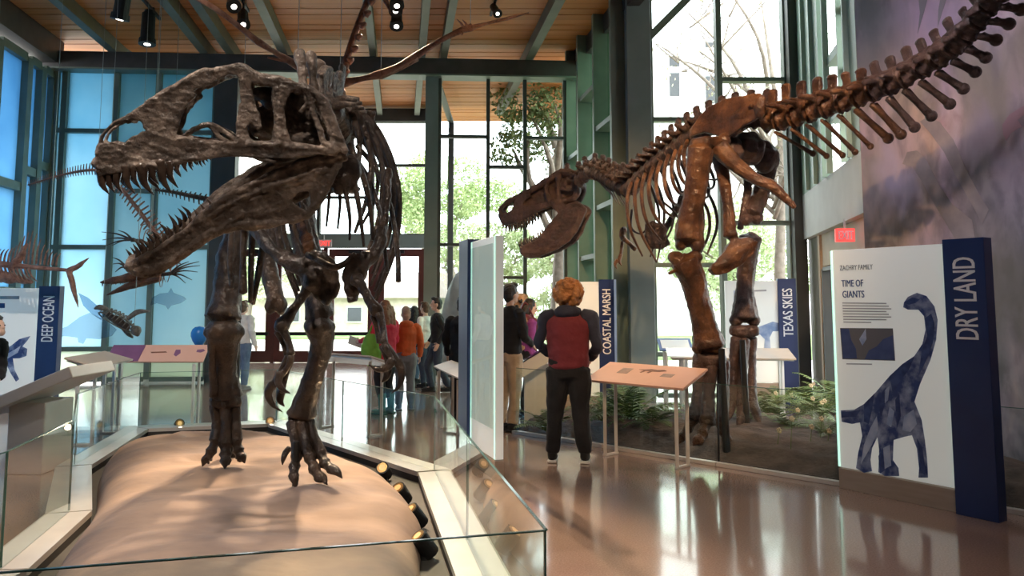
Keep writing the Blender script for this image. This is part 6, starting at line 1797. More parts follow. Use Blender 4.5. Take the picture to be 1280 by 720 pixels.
    if hairstyle == 'curly':
        g_ = np.random.default_rng(3)
        mb.ell(Hp(0, -0.02, 0.035), (0.125 * k, 0.12 * k, 0.125 * k), ax=hr, az=hz, nu=14, nv=10)
        for q in range(150):
            d = unit(g_.normal(size=3))
            if d[1] > 0.45 and d[2] < 0.35: continue
            mb.ell(Hp(d[0] * 0.14, -0.02 + d[1] * 0.13, 0.025 + d[2] * 0.135), 0.027 * k * g_.uniform(0.7, 1.2), nu=7, nv=5)
    else:
        mb.ell(Hp(0, -0.022, 0.038), (0.086 * k, 0.098 * k, 0.105 * k), ax=hr, az=hz, nu=14, nv=10)
        mb.ell(Hp(0, -0.045, -0.02), (0.078 * k, 0.068 * k, 0.085 * k), ax=hr, az=hz)
        if hairstyle == 'short':
            mb.ell(Hp(0, 0.045, 0.115), (0.06 * k, 0.05 * k, 0.035 * k), ax=hr, az=hz)
        if hairstyle == 'long':
            for x in (-0.055, 0, 0.055):
                mb.tube([Hp(x, -0.06, 0.03), Hp(x * 1.25, -0.095, -0.1), Hp(x * 1.3, -0.115, -0.24), Hp(x * 1.0, -0.11, -0.34)], [0.06 * k, 0.06 * k, 0.052 * k, 0.025 * k], 9, 3)
            for sd in (1, -1):
                mb.tube([Hp(0.07 * sd, 0.0, 0.05), Hp(0.088 * sd, -0.01, -0.06), Hp(0.085 * sd, -0.02, -0.17)], [0.025 * k, 0.025 * k, 0.015 * k], 7, 3)
    fuse(mb, 'hair' if hairstyle != 'beanie' else 'knit_hat', hair, t, 0.0095 if hairstyle != 'curly' else 0.008, 1, 0.003, 60, 6)
    HANDS[label] = AR
    return t
c_black = cloth('black', (0.006, 0.006, 0.008)); c_navy = cloth('navy', (0.018, 0.022, 0.045)); c_maroon = cloth('maroon', (0.15, 0.018, 0.028))
c_khaki = cloth('khaki', (0.40, 0.29, 0.18)); c_denim = cloth('denim', (0.07, 0.12, 0.21), (0.13, 0.19, 0.29)); c_dkdenim = cloth('dark denim', (0.02, 0.028, 0.05))
c_white = cloth('white', (0.60, 0.58, 0.56)); c_orange = cloth('orange', (0.52, 0.10, 0.022)); c_red = cloth('raspberry', (0.56, 0.02, 0.055)); c_grey = cloth('grey', (0.17, 0.17, 0.175))
c_purple = cloth('purple', (0.19, 0.035, 0.19)); c_teal = cloth('teal', (0.04, 0.16, 0.14)); c_beige = cloth('beige knit', (0.36, 0.26, 0.20)); c_green = cloth('lime green', (0.15, 0.33, 0.04))
# curly-haired visitor, back to the camera
pA = F(711, 577)
person('curly ginger-haired visitor in maroon hoodie with navy sleeves and black trousers, back turned', pA, 1.80, (0.12, 1), c_maroon, c_black, c_black, H_GINGER, 'curly', sleeves=c_navy, hood=c_navy, bulk=1.18,
       arms={'l': ((-0.29, -0.01, 1.15), (-0.2, 0.2, 1.03)), 'r': ((0.29, -0.02, 1.13), (0.22, 0.18, 1.0))}, legs={'l': ((-0.125, 0.015, 0.5), (-0.16, -0.03, 0.085)), 'r': ((0.12, 0.015, 0.5), (0.16, -0.03, 0.085))}, headnod=-0.0, soles=M_sole)
# khaki man
pB = F(637, 538)
person('man in black shirt and khaki trousers standing beside the edge-on sign', pB, 1.83, (0.75, 0.65), c_black, c_khaki, c_black, H_BLACK, 'short', arms={'l': ((-0.25, 0.03, 1.12), (-0.16, 0.2, 1.02)), 'r': ((0.25, 0.02, 1.12), (0.18, 0.22, 1.02))})
# purple woman
pC = F(661, 521)
person('long-haired woman in purple top and black vest looking up to the right', pC, 1.64, (0.95, 0.2), c_purple, c_black, c_black, H_BLACK, 'long', headnod=0.25, bulk=1.1, arms={'r': ((0.24, 0.0, 1.12), (0.12, 0.2, 1.18)), 'l': ((-0.24, 0.0, 1.12), (-0.14, 0.2, 1.15))})
# boy in black jacket walking left
pD = F(546, 490)
person('boy in black track jacket and dark jeans walking left by the window', pD, 1.68, (-0.95, -0.15), c_black, c_dkdenim, c_black, H_BLACK, 'short', legs={'r': ((0.09, 0.16, 0.5), (0.09, 0.1, 0.085)), 'l': ((-0.09, -0.02, 0.5), (-0.09, -0.22, 0.1))}, arms={'l': ((-0.25, -0.12, 1.14), (-0.25, 0.0, 0.9)), 'r': ((0.25, 0.02, 1.13), (0.24, 0.14, 0.92))})
pE = A(*F(531, 484)[:2], 0)
person('person in white and black top half hidden behind the black-jacketed boy', pE, 1.6, (-0.8, 0.5), c_white, c_dkdenim, c_black, H_BROWN, 'short')
pF = F(517, 478)
person('dark long-haired woman in black coat and jeans near the door', pF, 1.52, (0.5, 0.8), c_black, c_denim, c_black, H_BLACK, 'long', long_top=0.1)
pG = F(506, 512)
person('child in orange jacket, grey trousers and beige knit hat', pG, 1.53, (-0.3, 0.95), c_orange, c_grey, c_grey, c_beige, 'beanie', hood=c_orange, bulk=1.05)
pH = F(480, 517)
person('auburn-haired woman in raspberry coat reading a leaflet, black skirt and teal boots', pH, 1.62, (-0.85, 0.5), c_red, c_black, c_teal, H_AUBURN, 'long', bulk=1.15, long_top=0.08, arms={'l': ((-0.26, 0.1, 1.15), (-0.18, 0.36, 1.12)), 'r': ((0.25, 0.0, 1.12), (0.2, 0.22, 1.05))}, boots=True)
pI = F(577, 523)
person('dark-clothed visitor mostly hidden behind the navy edge of the edge-on sign', pI, 1.68, (0.3, 0.95), c_black, c_black, c_black, H_BLACK, 'short')
pJ = F(301, 487)
person('visitor in white top and blue jeans behind the left leg of the near skeleton', pJ, 1.62, (0.35, 0.9), c_white, c_denim, c_grey, H_BROWN, 'short', bulk=1.05)
pK = A(-5.85, 8.75, 0)
person('dark-haired man in black bending over the touch table at the left edge', pK, 1.52, (0.9, -0.35), c_black, c_dkdenim, c_black, H_BLACK, 'short', skin=SKIN, lean=0.55, headnod=-0.3, arms={'r': ((0.22, 0.18, 1.05), (0.12, 0.36, 0.88)), 'l': ((-0.22, 0.2, 1.05), (-0.1, 0.42, 0.88))})
# ---- carried things
hw = [v for k, v in HANDS.items() if 'raspberry' in k][0]
b = hw['l'][1] + A(0.02, -0.05, -0.12)
bag = MB().ell(b, (0.13, 0.10, 0.22)).ell(b + A(0.03, 0, -0.1), (0.14, 0.1, 0.16))
o = fuse(bag, 'shoulder_bag', c_green, None, 0.014, 2, 0.006, 20, 2); tag(o, 'lime green shoulder bag on the raspberry-coated woman', 'bag')
MB().tube([b + A(-0.03, 0, 0.18), b + A(0.03, 0.0, 0.32), hw['l'][0] + A(0, 0, 0.06)], [0.018, 0.016, 0.016], 8, 4).build('strap', c_green, o, smooth=True)
lf = hw['l'][2] + unit(hw['l'][2] - hw['l'][1]) * 0.13
o = MB().box(lf, (0.20, 0.004, 0.15), ax=A(0.9, 0.2, -0.35), az=A(0.3, -0.5, 0.8)).build('leaflet', mat('white paper', (0.75, 0.75, 0.74), 0.7, 0, (0.8, 0.8, 0.79), 3), None); tag(o, 'white folded leaflet held by the raspberry-coated woman', 'leaflet')
b = W(655, 405, 11.35)
bag = MB().ell(b, (0.17, 0.12, 0.15)).ell(b + A(0.1, 0, -0.03), (0.14, 0.12, 0.13))
o = fuse(bag, 'handbag', mat('maroon leather', (0.10, 0.012, 0.018), 0.4, 0, (0.14, 0.02, 0.025), 8, 0.2), None, 0.014, 2, 0.004, 20, 2); tag(o, 'maroon leather handbag on the arm of the purple-topped woman', 'bag')
MB().tube([b + A(-0.08, 0, 0.1), b + A(0.02, 0, 0.3), b + A(0.13, 0, 0.1)], [0.012] * 3, 8, 5).build('handle', mat('maroon leather', (0.1, 0.01, 0.02)), o, smooth=True)
# blue balloon on a string
bp_ = W(249, 421, 11.6)
M_ball = mat('blue balloon rubber', (0.015, 0.16, 0.52), 0.22, 0, (0.02, 0.19, 0.58), 2)
t = thing('balloon', 'bright blue balloon on a string beside the left skeleton leg', 'balloon', A(bp_[0], bp_[1], 0))
pr = [(0.0, -0.15), (0.02, -0.145), (0.05, -0.12), (0.09, -0.06), (0.115, 0.01), (0.115, 0.06), (0.095, 0.11), (0.06, 0.14), (0.0, 0.15)]
vs = [bp_ + A(r * math.cos(a_), r * math.sin(a_), z) for r, z in pr for a_ in np.arange(18) * 2 * math.pi / 18]
MB().add(vs, [(i * 18 + j, i * 18 + (j + 1) % 18, (i + 1) * 18 + (j + 1) % 18, (i + 1) * 18 + j) for i in range(len(pr) - 1) for j in range(18)]).build('skin', M_ball, t, smooth=True)
MB().cyl(bp_ + A(0, 0, -0.17), bp_ + A(0, 0, -0.145), 0.018, 0.006, 10).build('knot', M_ball, t)
MB().tube([bp_ + A(0, 0, -0.17), bp_ + A(0.03, 0.02, -0.6), A(bp_[0] - 0.02, bp_[1], 0.0)], [0.003] * 3, 5, 5).build('string', M_white, t)
# ================================================================== FERN BED OF THE FARTHER DINOSAUR
fA = A(*F(645, 541)[:2], 0); fE = A(5.05, 5.12, 0)
back = [A(1.15, 10.75, 0), A(2.9, 10.2, 0), A(3.85, 9.1, 0), A(4.5, 7.1, 0), A(5.12, 5.4, 0)]
Pb = catmull(back, 10)
M_soil = mat('dark purple brown soil', (0.07, 0.05, 0.048), 0.95, 0, (0.15, 0.105, 0.09), 5, 0.8, 22)
rows = []
NXb, NYb = 110, 50
def soil_h(p, t):
    e = min(1, t / 0.12, (1 - t) / 0.06)
    return 0.03 + max(0, e) ** 0.7 * (0.07 + 0.14 * min(1, t / 0.3)) + 0.018 * math.sin(3.3 * p[0] + 2.1 * p[1]) * e + 0.012 * math.sin(9 * p[0] - 6 * p[1]) * e + 0.008 * math.sin(21 * p[0] + 17 * p[1]) * e
def bed(s, t):
    f = fA * (1 - s) + fE * s
    i = s * (len(Pb) - 1); j = min(int(i), len(Pb) - 2); b = Pb[j] * (1 - (i - j)) + Pb[j + 1] * (i - j)
    f2 = f + unit(b - f) * 0.05
    p = f2 * (1 - t) + b * t
    return A(p[0], p[1], soil_h(p, t))
for iy in range(NYb):
    rows.append([bed(ix / (NXb - 1), iy / (NYb - 1)) for ix in range(NXb)])
o = MB().grid(rows).build('soil_bed', M_soil, None, smooth=True)
tag(o, 'dark brown planting soil beneath the russet dinosaur', 'soil bed')
bt = thing('bed_barrier', 'low glass barrier on a pale kerb along the front of the fern bed', 'exhibit barrier', (fA + fE) / 2)
fd_ = unit(fE - fA); FLn2 = float(np.linalg.norm(fE - fA)); fn_ = A(fd_[1], -fd_[0], 0)
nseg = 5
for k in range(nseg):
    a = fA + fd_ * FLn2 * k / nseg + fd_ * 0.006; b = fA + fd_ * FLn2 * (k + 1) / nseg - fd_ * 0.006
    MB().bar(a + fn_ * 0.045 + A(0, 0, 0.02), b + fn_ * 0.045 + A(0, 0, 0.02), 0.07, 0.035).build('kerb', M_curb, bt)
    gp = MB().bar(a + A(0, 0, 0.40), b + A(0, 0, 0.40), 0.012, 0.78).build('glass_panel', G_barrier, bt)
    MB().bar(a + A(0, 0, 0.79), b + A(0, 0, 0.79), 0.013, 0.005).build('glass_edge', M_edge, gp)
    MB().bar(b + A(0, 0, 0.02), b + A(0, 0, 0.79), 0.016, 0.012, up=fd_).build('glass_edge', M_black, gp)
# ferns
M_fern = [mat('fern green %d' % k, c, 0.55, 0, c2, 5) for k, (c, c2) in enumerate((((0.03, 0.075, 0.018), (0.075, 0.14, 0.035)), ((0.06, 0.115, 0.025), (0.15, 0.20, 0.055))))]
def frond_mesh(name, L, curl, nl, wid, seed):
    g_ = np.random.default_rng(seed)
    mb = MB()
    P = []
    for k in range(nl + 1):
        t = k / nl
        P.append(A(L * (t * 0.85 + 0.1 * math.sin(t * 2)), 0, L * (0.75 * t - curl * t * t)))
    mb.tube(P[::2], [0.006] + [0.004] * (len(P[::2]) - 2) + [0.0015], 4, 1)
    for k in range(1, nl + 1):
        t = k / nl
        ll = wid * math.sin(math.pi * min(1, 0.12 + t * 0.86)) ** 0.8 + 0.012
        d = unit(P[k] - P[k - 1])
        for s in (1, -1):
            sd = unit(A(0, s, 0) * 1.0 + d * 0.45 + A(0, 0, -0.18 + g_.uniform(-0.1, 0.1)))
            w = L * 0.42 / nl
            b0 = P[k]
            m_ = b0 + sd * ll * 0.5
            mb.add([b0 - d * w * 0.5, m_ - d * w * 0.75 + A(0, 0, 0.006), b0 + sd * ll, m_ + d * w * 0.75 + A(0, 0, 0.006), b0 + d * w * 0.5], [(0, 1, 3, 4), (1, 2, 3)])
    return mb.mesh(name)
fr_mesh = []
for k in range(6):
    me = frond_mesh('frond', 0.5 + 0.06 * (k % 3), 0.45 + 0.12 * (k % 3), 15, 0.11 + 0.02 * (k % 2), k)
    me.materials.append(M_fern[k % 2])
    fr_mesh.append(me)
def fern(pos, sc, label, seed, n=12, tone=None):
    g_ = np.random.default_rng(seed)
    t = thing('fern', label, 'fern', pos, 'ferns planted in the bed')
    for k in range(n):
        me = fr_mesh[(k * 2 + (tone or 0)) % 6 if tone is not None else (k + seed) % 6]
        o = bpy.data.objects.new('frond', me); COL.objects.link(o); o.parent = t
        o.rotation_euler = (g_.uniform(-0.2, 0.2), g_.uniform(-0.55, 0.35), k * 6.283 / n + g_.uniform(-0.25, 0.25))
        s = sc * g_.uniform(0.75, 1.15); o.scale = (s, s, s)
    return t
def on_bed(u, v):
    p = F(u, v, 0.2)
    return p
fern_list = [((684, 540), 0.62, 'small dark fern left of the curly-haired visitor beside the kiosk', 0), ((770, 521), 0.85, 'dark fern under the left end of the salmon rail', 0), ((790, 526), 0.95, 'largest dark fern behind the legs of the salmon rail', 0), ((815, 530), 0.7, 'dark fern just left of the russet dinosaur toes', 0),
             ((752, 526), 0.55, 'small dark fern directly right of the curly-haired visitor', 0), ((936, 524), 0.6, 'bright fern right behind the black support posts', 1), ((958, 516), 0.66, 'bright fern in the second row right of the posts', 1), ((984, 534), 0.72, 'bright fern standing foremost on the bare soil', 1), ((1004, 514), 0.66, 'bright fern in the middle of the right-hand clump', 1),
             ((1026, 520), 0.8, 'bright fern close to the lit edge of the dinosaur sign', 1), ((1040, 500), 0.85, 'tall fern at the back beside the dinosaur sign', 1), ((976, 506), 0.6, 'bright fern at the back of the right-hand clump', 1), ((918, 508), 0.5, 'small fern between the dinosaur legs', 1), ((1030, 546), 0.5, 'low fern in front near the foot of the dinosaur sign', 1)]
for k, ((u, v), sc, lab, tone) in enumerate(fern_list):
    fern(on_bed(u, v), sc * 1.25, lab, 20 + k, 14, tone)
# pale blossoms among the right-hand ferns
M_blos = mat('cream blossom', (0.62, 0.48, 0.30), 0.6, 0, (0.75, 0.62, 0.42), 9)
g_ = np.random.default_rng(5)
for k in range(16):
    u, v = g_.uniform(945, 1045), g_.uniform(470, 535)
    p0 = F(u, v + 28, 0.22); zz = 0.22 + g_.uniform(0.12, 0.3)
    t = thing('cream_flower', 'tiny cream blossom on a thin stem among the right-hand ferns', 'flower', p0, 'cream blossoms among the ferns')
    MB().tube([p0, p0 + A(0.01, 0, (zz - 0.22) * 0.5), A(p0[0] + 0.02, p0[1], zz)], [0.004, 0.003, 0.003], 5, 2).build('stem', M_fern[1], t)
    c = A(p0[0] + 0.02, p0[1], zz)
    bl = MB()
    for q in range(5):
        a_ = q * 1.2566
        bl.ell(c + A(0.016 * math.cos(a_), 0.012 * math.sin(a_), 0.016 * math.sin(a_)), (0.013, 0.010, 0.013), nu=6, nv=4)
    bl.build('petals', M_blos, t, smooth=True)

# ================================================================== PRINTED ANIMALS ON THE LEFT WINDOWS
FA = film('pale animal print', (0.72, 0.76, 0.80), (0.78, 0.80, 0.84), 0.0, 6.0, 0.9)
FB = film('grey animal print', (0.60, 0.66, 0.74), (0.62, 0.68, 0.76), 0.0, 6.0, 0.9)
win1 = bpy.data.objects['window_1']
def wprint(name, pts, m):
    P = [onB(u, v, 0.1) for u, v in pts]
    MB().prism(P, BN * 0.002).build(name, m, win1)
wprint('printed_animal', [(72, 412), (84, 408), (100, 396), (112, 391), (128, 398), (138, 405), (146, 412), (140, 420), (124, 424), (108, 423), (104, 430), (98, 428), (97, 422), (80, 420), (68, 424)], FA)
wprint('printed_animal', [(98, 366), (110, 372), (124, 384), (132, 394), (126, 400), (114, 392), (104, 382)], FB)
wprint('printed_animal', [(190, 372), (200, 367), (210, 366), (214, 360), (217, 366), (230, 371), (233, 374), (226, 379), (214, 382), (210, 387), (207, 382), (196, 379), (188, 382)], FA)

# ================================================================== HANGING SKELETONS
def cable(par, a, ztop=None):
    a = np.asarray(a, float)
    MB().tube([a, A(a[0], a[1], (ztop or ZC) - 0.012)], [0.004, 0.004], 5, 1).build('cable', M_cable, par)
M_red = bone_mat('reddish fossil bone', (0.14, 0.06, 0.04), (0.32, 0.155, 0.105), (0.50, 0.28, 0.20), 0.5, 8)
# flying reptile under the roof
PY = 9.0
pt = thing('flying_reptile_skeleton', 'slender reddish flying reptile skeleton hanging under the boards behind the skull crest', 'skeleton', W(425, 120, PY))
def pw(pts, r, name, Y=PY):
    return rod(name, [(u, v, Y + d) for (u, v, d) in pts], r, pt, M_red)
pw([(426, 104, 0), (455, 98, 0.0), (476, 93, 0.0)], [7, 3.5, 6.5], 'upper_arm_bone')
pw([(476, 93, 0), (498, 83, 0.05), (520, 70, 0.1)], [6, 4, 5], 'forearm_bone')
pw([(476, 96, 0.05), (498, 87, 0.1), (521, 73, 0.14)], [4, 2.6, 4], 'forearm_bone')
pw([(520, 70, 0.1), (545, 54, 0.1), (572, 40, 0.1), (590, 34, 0.1)], [5, 3.6, 4, 5.5], 'wing_finger')
pw([(588, 35, 0.1), (610, 29, 0.1), (635, 23, 0.1)], [4, 2.2, 2.6], 'wing_finger')
pw([(635, 23, 0.1), (650, 19, 0.1), (661, 16, 0.1)], [2.6, 1.6, 0.8], 'wing_finger')
for a_, b_ in (((580, 38), (571, 24)), ((584, 36), (578, 25)), ((574, 40), (577, 44))):
    pw([(a_[0], a_[1], 0.08), ((a_[0] + b_[0]) / 2 + 2, (a_[1] + b_[1]) / 2, 0.06), (b_[0], b_[1], 0.06)], [2, 1.6, 0.5], 'claw')
pw([(420, 110, -0.2), (395, 98, -0.4), (372, 82, -0.6)], [7, 4, 6], 'upper_arm_bone')
pw([(372, 82, -0.6), (345, 66, -0.8), (322, 52, -1.0)], [6, 3.8, 5], 'forearm_bone')
pw([(322, 52, -1.0), (295, 30, -1.2), (268, 10, -1.4), (240, -6, -1.5)], [4.6, 3.6, 3.6, 4], 'wing_finger')
pw([(372, 80, -0.58), (350, 75, -0.7), (335, 72, -0.8)], [3, 2, 1.5], 'spur_bone')
pw([(428, 100, 0), (434, 72, 0.2), (445, 38, 0.4), (458, 5, 0.6), (468, -18, 0.7)], [6, 5, 4.5, 4.5, 5], 'neck_bones')
for k in range(7):
    t_ = k / 6
    pw([(430 + 32 * t_, 92 - 88 * t_, 0.05 + 0.5 * t_), (436 + 32 * t_, 88 - 88 * t_, 0.05 + 0.5 * t_)], [5.5, 3.0], 'neck_joint')
pw([(425, 118, 0), (438, 136, 0.0), (446, 148, 0.0), (438, 168, 0.0)], [6, 3, 3.4, 2.2], 'leg_bone')
bone('trunk', [('t', [(415, 95, PY), (422, 115, PY), (420, 140, PY + 0.1)], [9, 10, 6]), ('e', (412, 120, PY), (8, 8, 14))], pt, M_red, 0.016, 0.012, 25)
bone('beak', [('t', [(470, -20, PY + 0.7), (480, -4, PY + 0.65), (489, 18, PY + 0.6)], [8, 5, 0.8])], pt, M_red, 0.014, 0.002, 25)
for u, v in ((476, 90), (372, 80), (425, 95), (588, 32)):
    cable(pt, W(u, v, PY + (0.1 if u > 500 else (-0.6 if u < 400 else 0))))
# swimming lizard (long tail loops behind the near skull)
MYd = 12.0
mo = thing('sea_lizard_skeleton', 'long reddish sea lizard skeleton with paddles hanging behind the near lower jaw', 'skeleton', W(190, 330, MYd))
mpath = [W(u, v, MYd + d) for u, v, d in ((36, 231, 0.6), (80, 218, 0.5), (122, 213, 0.35), (146, 230, 0.25), (168, 256, 0.15), (192, 288, 0.1), (212, 310, 0.05), (214, 328, 0), (196, 340, -0.05))]
MP = catmull(mpath, 14); mD = np.concatenate([[0], np.cumsum(np.linalg.norm(np.diff(MP, axis=0), axis=1))])
mv = MB().tube([(-0.5, 0, 0), (0, 0, 0), (0.5, 0, 0)], [0.42, 0.34, 0.42], 8, 2)
mv.prism([(-0.2, 0, 0.3), (0.2, 0, 0.3), (-0.05, 0, 1.9), (-0.3, 0, 1.9)], (0, 0.14, 0)).prism([(-0.2, 0, -0.3), (0.2, 0, -0.3), (-0.1, 0, -1.3), (-0.3, 0, -1.3)], (0, 0.12, 0))
mve = mv.mesh('vertebra'); mve.materials.append(M_red)
s = 0.0
while s < mD[-1]:
    p, t_ = at_len(MP, mD, s)
    q = s / mD[-1]
    sc = 0.028 + 0.05 * min(1, q * 1.6)
    upv = A(0, 0, 1) if abs(t_[2]) < 0.75 else A(0.8, 0, 0.6)
    place('vertebra', mve, p, -t_, upv, (sc, sc, sc * 1.1), mo)
    s += sc * 1.06
for k in range(9):
    p, t_ = at_len(MP, mD, mD[-1] * (0.72 + 0.03 * k))
    for sd in (1, -1):
        l_ = unit(np.cross(t_, A(0, 0, 1)) + A(0.001, 0, 0)) * sd
        MB().tube([p, p + l_ * 0.12 + A(-0.03, 0, -0.03), p + l_ * 0.13 + A(-0.06, 0, -0.2), p + l_ * 0.05 + A(-0.06, 0, -0.3)], [0.009, 0.009, 0.008, 0.004], 5, 3).build('rib', M_red, mo, smooth=True)
M_red2 = M_bone2
bone('skull', [('t', [(200, 338, MYd), (182, 341, MYd - 0.02), (160, 347, MYd - 0.05), (140, 351, MYd - 0.08), (125, 353, MYd - 0.1)], [9, 9, 6, 4.2, 1.6]), ('e', (186, 342, MYd), (12, 10, 8))], mo, M_red2, 0.013, 0.003, 30)
bone('lower_jaw', [('t', [(200, 346, MYd), (182, 352, MYd - 0.02), (160, 358, MYd - 0.06), (133, 369, MYd - 0.1)], [6, 5.5, 4.5, 1.4])], mo, M_red2, 0.013, 0.002, 30)
for k in range(9):
    t_ = k / 8
    b0 = W(128 + 45 * t_, 354.5 - 6 * t_, MYd - 0.08); tooth_obj(b0, b0 - A(0, 0, 0.05), 0.012, mo, A(0.3, 0, 0), M_red2, 5)
def paddle(root, tips, name='paddle_finger'):
    for (u, v) in tips:
        m_ = ((root[0] + u) / 2, (root[1] + v) / 2 - 2.5, MYd - 0.1)
        rod(name, [(root[0], root[1], MYd - 0.1), m_, (u, v, MYd - 0.1)], [1.5, 1.0, 0.4], mo, M_bone1d, 5, 4)
    bone('paddle_root', [('e', (root[0], root[1], MYd - 0.1), (4, 3, 3)), ('t', [(root[0], root[1], MYd - 0.1), (root[0] + (12 if root[0] < 190 else -14), root[1] + 2, MYd)], [2.5, 3])], mo, M_bone1d, 0.012, 0.003, 40)
paddle((166, 300), ((127, 290), (128, 300), (130, 308), (140, 307), (148, 288)))
paddle((212, 342), ((249, 327), (250, 332), (247, 340), (240, 350), (236, 327), (232, 354)))
paddle((158, 334), ((141, 322), (141, 330), (144, 340)))
for u, v, d in ((122, 213, 0.35), (190, 285, 0.1), (186, 338, 0)):
    cable(mo, W(u, v, MYd + d))
# dark spiny tail farther back
dt = thing('spiny_tail_skeleton', 'dark spiny tail skeleton pointing left between the open jaws', 'skeleton', W(250, 246, 13.2))
dp = catmull([W(184, 236, 13.2), W(215, 240, 13.2), W(250, 247, 13.2), (W(300, 256, 13.2)), W(350, 262, 13.4)], 12)
dD = np.concatenate([[0], np.cumsum(np.linalg.norm(np.diff(dp, axis=0), axis=1))])
dv = MB().tube([(-0.5, 0, 0), (0, 0, 0), (0.5, 0, 0)], [0.5, 0.42, 0.5], 8, 2).prism([(-0.2, 0, -0.3), (0.2, 0, -0.3), (-0.2, 0, -1.3), (-0.4, 0, -1.3)], (0, 0.16, 0)).prism([(-0.2, 0, 0.3), (0.2, 0, 0.3), (-0.1, 0, 0.9), (-0.3, 0, 0.9)], (0, 0.16, 0)).mesh('vertebra')
dv.materials.append(M_bone1d)
s = 0.0
while s < dD[-1]:
    p, t_ = at_len(dp, dD, s); sc = 0.035 + 0.055 * min(1, s / 0.9)
    place('vertebra', dv, p, -t_, A(0, 0, 1), sc, dt); s += sc * 1.05
cable(dt, W(215, 240, 13.2)); cable(dt, W(300, 256, 13.2))
# bony fish at the left edge
fY = 11.2
fi = thing('fish_skeleton', 'rust brown fish skeleton with forked tail hanging at the left edge', 'skeleton', W(30, 335, fY))
rod('spine', [(-60, 322, fY), (0, 330, fY), (40, 334, fY), (88, 338, fY)], [4, 4, 3, 2], fi, M_red)
bone('tail_fin', [('t', [(86, 338, fY), (97, 333, fY), (106, 326, fY), (112, 322, fY)], [3.5, 3.4, 2, 0.6]), ('t', [(86, 338, fY), (90, 352, fY), (94, 370, fY), (98, 385, fY)], [3.5, 3.6, 2.6, 0.6])], fi, M_red, 0.012, 0.002, 30)
for k in range(26):
    u = -55 + 5 * k
    top_ = 26 * math.exp(-((u - 34) / 16) ** 2) + 6
    rod('fin_ray', [(u, 327 + u * 0.07, fY), (u + 2, 320 + u * 0.07 - top_ * 0.5, fY), (u + 6, 318 + u * 0.07 - top_, fY)], [1.3, 1.1, 0.5], fi, M_red, 5, 2)
    if u < 40:
        rod('rib', [(u, 331 + u * 0.07, fY), (u + 4, 343 + u * 0.05, fY - 0.06), (u + 12, 354 - abs(u) * 0.05, fY - 0.02)], [1.4, 1.3, 0.6], fi, M_red, 5, 2)
bone('body_plate', [('t', [(-40, 340, fY), (0, 345, fY), (28, 350, fY), (42, 354, fY)], [9, 8, 5, 1.5]), ('t', [(14, 336, fY), (24, 322, fY), (34, 304, fY)], [5, 5, 1.2])], fi, M_red, 0.013, 0.006, 25)
cable(fi, W(-20, 326, fY)); cable(fi, W(60, 334, fY))
# sea turtle
tY_ = 11.6
tu = thing('turtle_skeleton', 'grey turtle skeleton with ribbed shell hanging above the purple rail', 'skeleton', W(148, 400, tY_))
M_bone3 = bone_mat('grey fossil bone', (0.07, 0.06, 0.05), (0.17, 0.15, 0.13), (0.34, 0.31, 0.27), 0.5, 9)
c0, c1 = W(128, 385, tY_), W(167, 409, tY_)
ax_ = unit(c1 - c0); nr = unit(np.cross(ax_, A(0, 1, 0))); nr = nr if nr[2] > 0 else -nr
MB().tube([c0, (c0 + c1) / 2 + nr * 0.05, c1], [0.012, 0.02, 0.014], 7, 4).build('backbone', M_bone3, tu, smooth=True)
for k in range(9):
    t_ = 0.08 + 0.84 * k / 8
    p = c0 * (1 - t_) + c1 * t_ + nr * 0.05 * math.sin(math.pi * t_)
    w_ = 0.17 * math.sin(math.pi * (0.12 + 0.8 * t_))
    for sd in (1, -1):
        MB().tube([p, p + A(0, 1, 0) * sd * w_ * 0.6 + nr * 0.015, p + A(0, 1, 0) * sd * w_ - nr * 0.07], [0.010, 0.010, 0.006], 6, 3).build('shell_rib', M_bone3, tu, smooth=True)
rim = [c0 + (c1 - c0) * (0.5 - 0.5 * math.cos(a_)) + A(0, 1, 0) * 0.17 * math.sin(a_) - nr * 0.07 for a_ in np.linspace(0, 2 * math.pi, 17)]
MB().tube(rim, [0.010] * 17, 6, 2).build('shell_rim', M_bone3, tu, smooth=True)
bone('belly_plate', [('t', [(134, 393, tY_), (148, 402, tY_), (160, 410, tY_)], [4, 5.5, 4])], tu, M_bone1d, 0.013, 0.004, 30)
bone('skull', [('e', (170, 413, tY_), (6.5, 6, 6)), ('t', [(166, 409, tY_), (171, 415, tY_), (172, 420, tY_)], [4, 5, 2])], tu, M_bone3, 0.011, 0.003, 40)
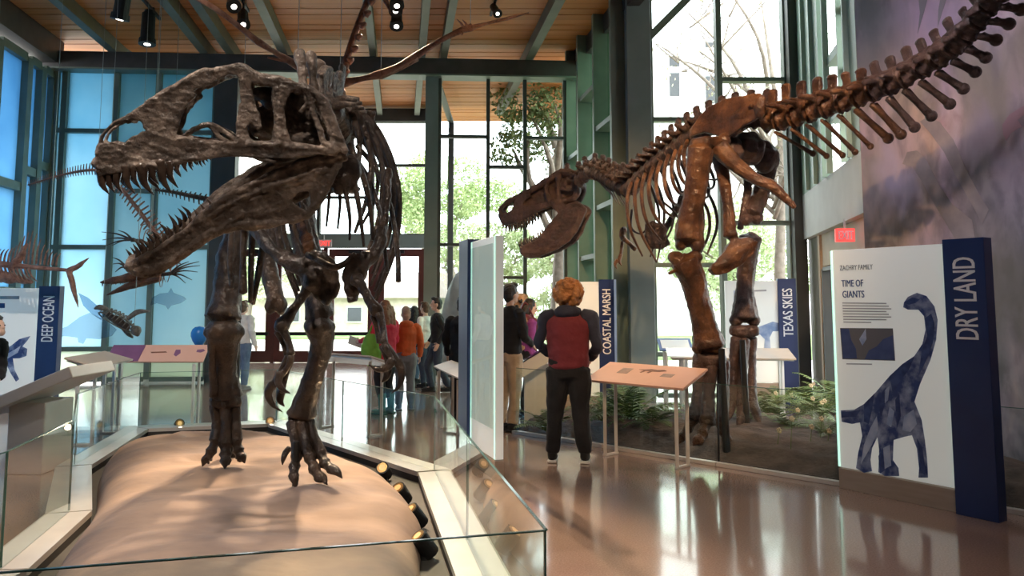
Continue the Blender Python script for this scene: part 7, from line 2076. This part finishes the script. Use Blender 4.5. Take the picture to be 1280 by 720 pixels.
for pts in ([(160, 398, tY_ - 0.1), (172, 390, tY_ - 0.12), (187, 389, tY_ - 0.12)], [(132, 386, tY_ - 0.08), (124, 384, tY_ - 0.1), (118, 386, tY_ - 0.1)], [(150, 404, tY_ + 0.12), (160, 416, tY_ + 0.14), (166, 422, tY_ + 0.14)]):
    rod('flipper', pts, [3, 3.4, 1.2], tu, M_bone3)
cable(tu, c0 + nr * 0.02); cable(tu, c1 + nr * 0.02)
# orange-lit fossil skull on a post behind the khaki man
fs = W(646, 378, 12.2)
t = thing('fossil_skull', 'tan fossil skull on a thin black post between the khaki man and the purple-topped woman', 'skull', A(fs[0], fs[1], 0))
mb = MB().ell(fs + A(0.02, 0, 0.02), (0.17, 0.13, 0.13)).ell(fs + A(0.1, 0, -0.12), (0.1, 0.09, 0.08)).tube([fs + A(-0.1, -0.1, 0.02), fs + A(0.0, -0.15, 0.05), fs + A(0.12, -0.12, 0.0)], [0.035, 0.03, 0.04], 8, 3)
sk_ = fuse(mb, 'cranium', bone_mat('tan fossil bone', (0.22, 0.10, 0.05), (0.46, 0.25, 0.13), (0.62, 0.40, 0.24), 0.5, 9), t, 0.014, 1, 0.01, 30)
for dx, dz in ((-0.06, 0.02), (0.06, 0.02), (0.0, -0.07)):
    MB().ell(fs + A(dx, -0.135, dz), (0.032, 0.03, 0.035)).build('eye_socket' if dz > 0 else 'nose_opening', M_black, sk_, smooth=True)
MB().cyl(A(fs[0] + 0.03, fs[1], 0.0), fs + A(0.03, 0, -0.1), 0.015).build('post', M_black, t)
MB().cyl(A(fs[0] + 0.03, fs[1], 0.0), A(fs[0] + 0.03, fs[1], 0.02), 0.14).build('base', M_black, t)
# grey boulder and low hedge outside the right bay
bo = W(585, 395, 20.5)
mb = MB().ell(A(bo[0], 20.8, 1.0), (0.75, 0.6, 1.5), az=A(0.35, 0, 1)).ell(A(bo[0] + 0.5, 20.9, 0.5), (0.8, 0.6, 0.9)).ell(A(bo[0] - 0.25, 20.7, 0.4), (0.5, 0.5, 0.8))
o = fuse(mb, 'boulder', mat('grey rock', (0.30, 0.31, 0.33), 0.8, 0, (0.44, 0.45, 0.47), 2, 0.5), None, 0.06, 2, 0.04, 4); tag(o, 'tall grey boulder outside the right window bay', 'boulder')
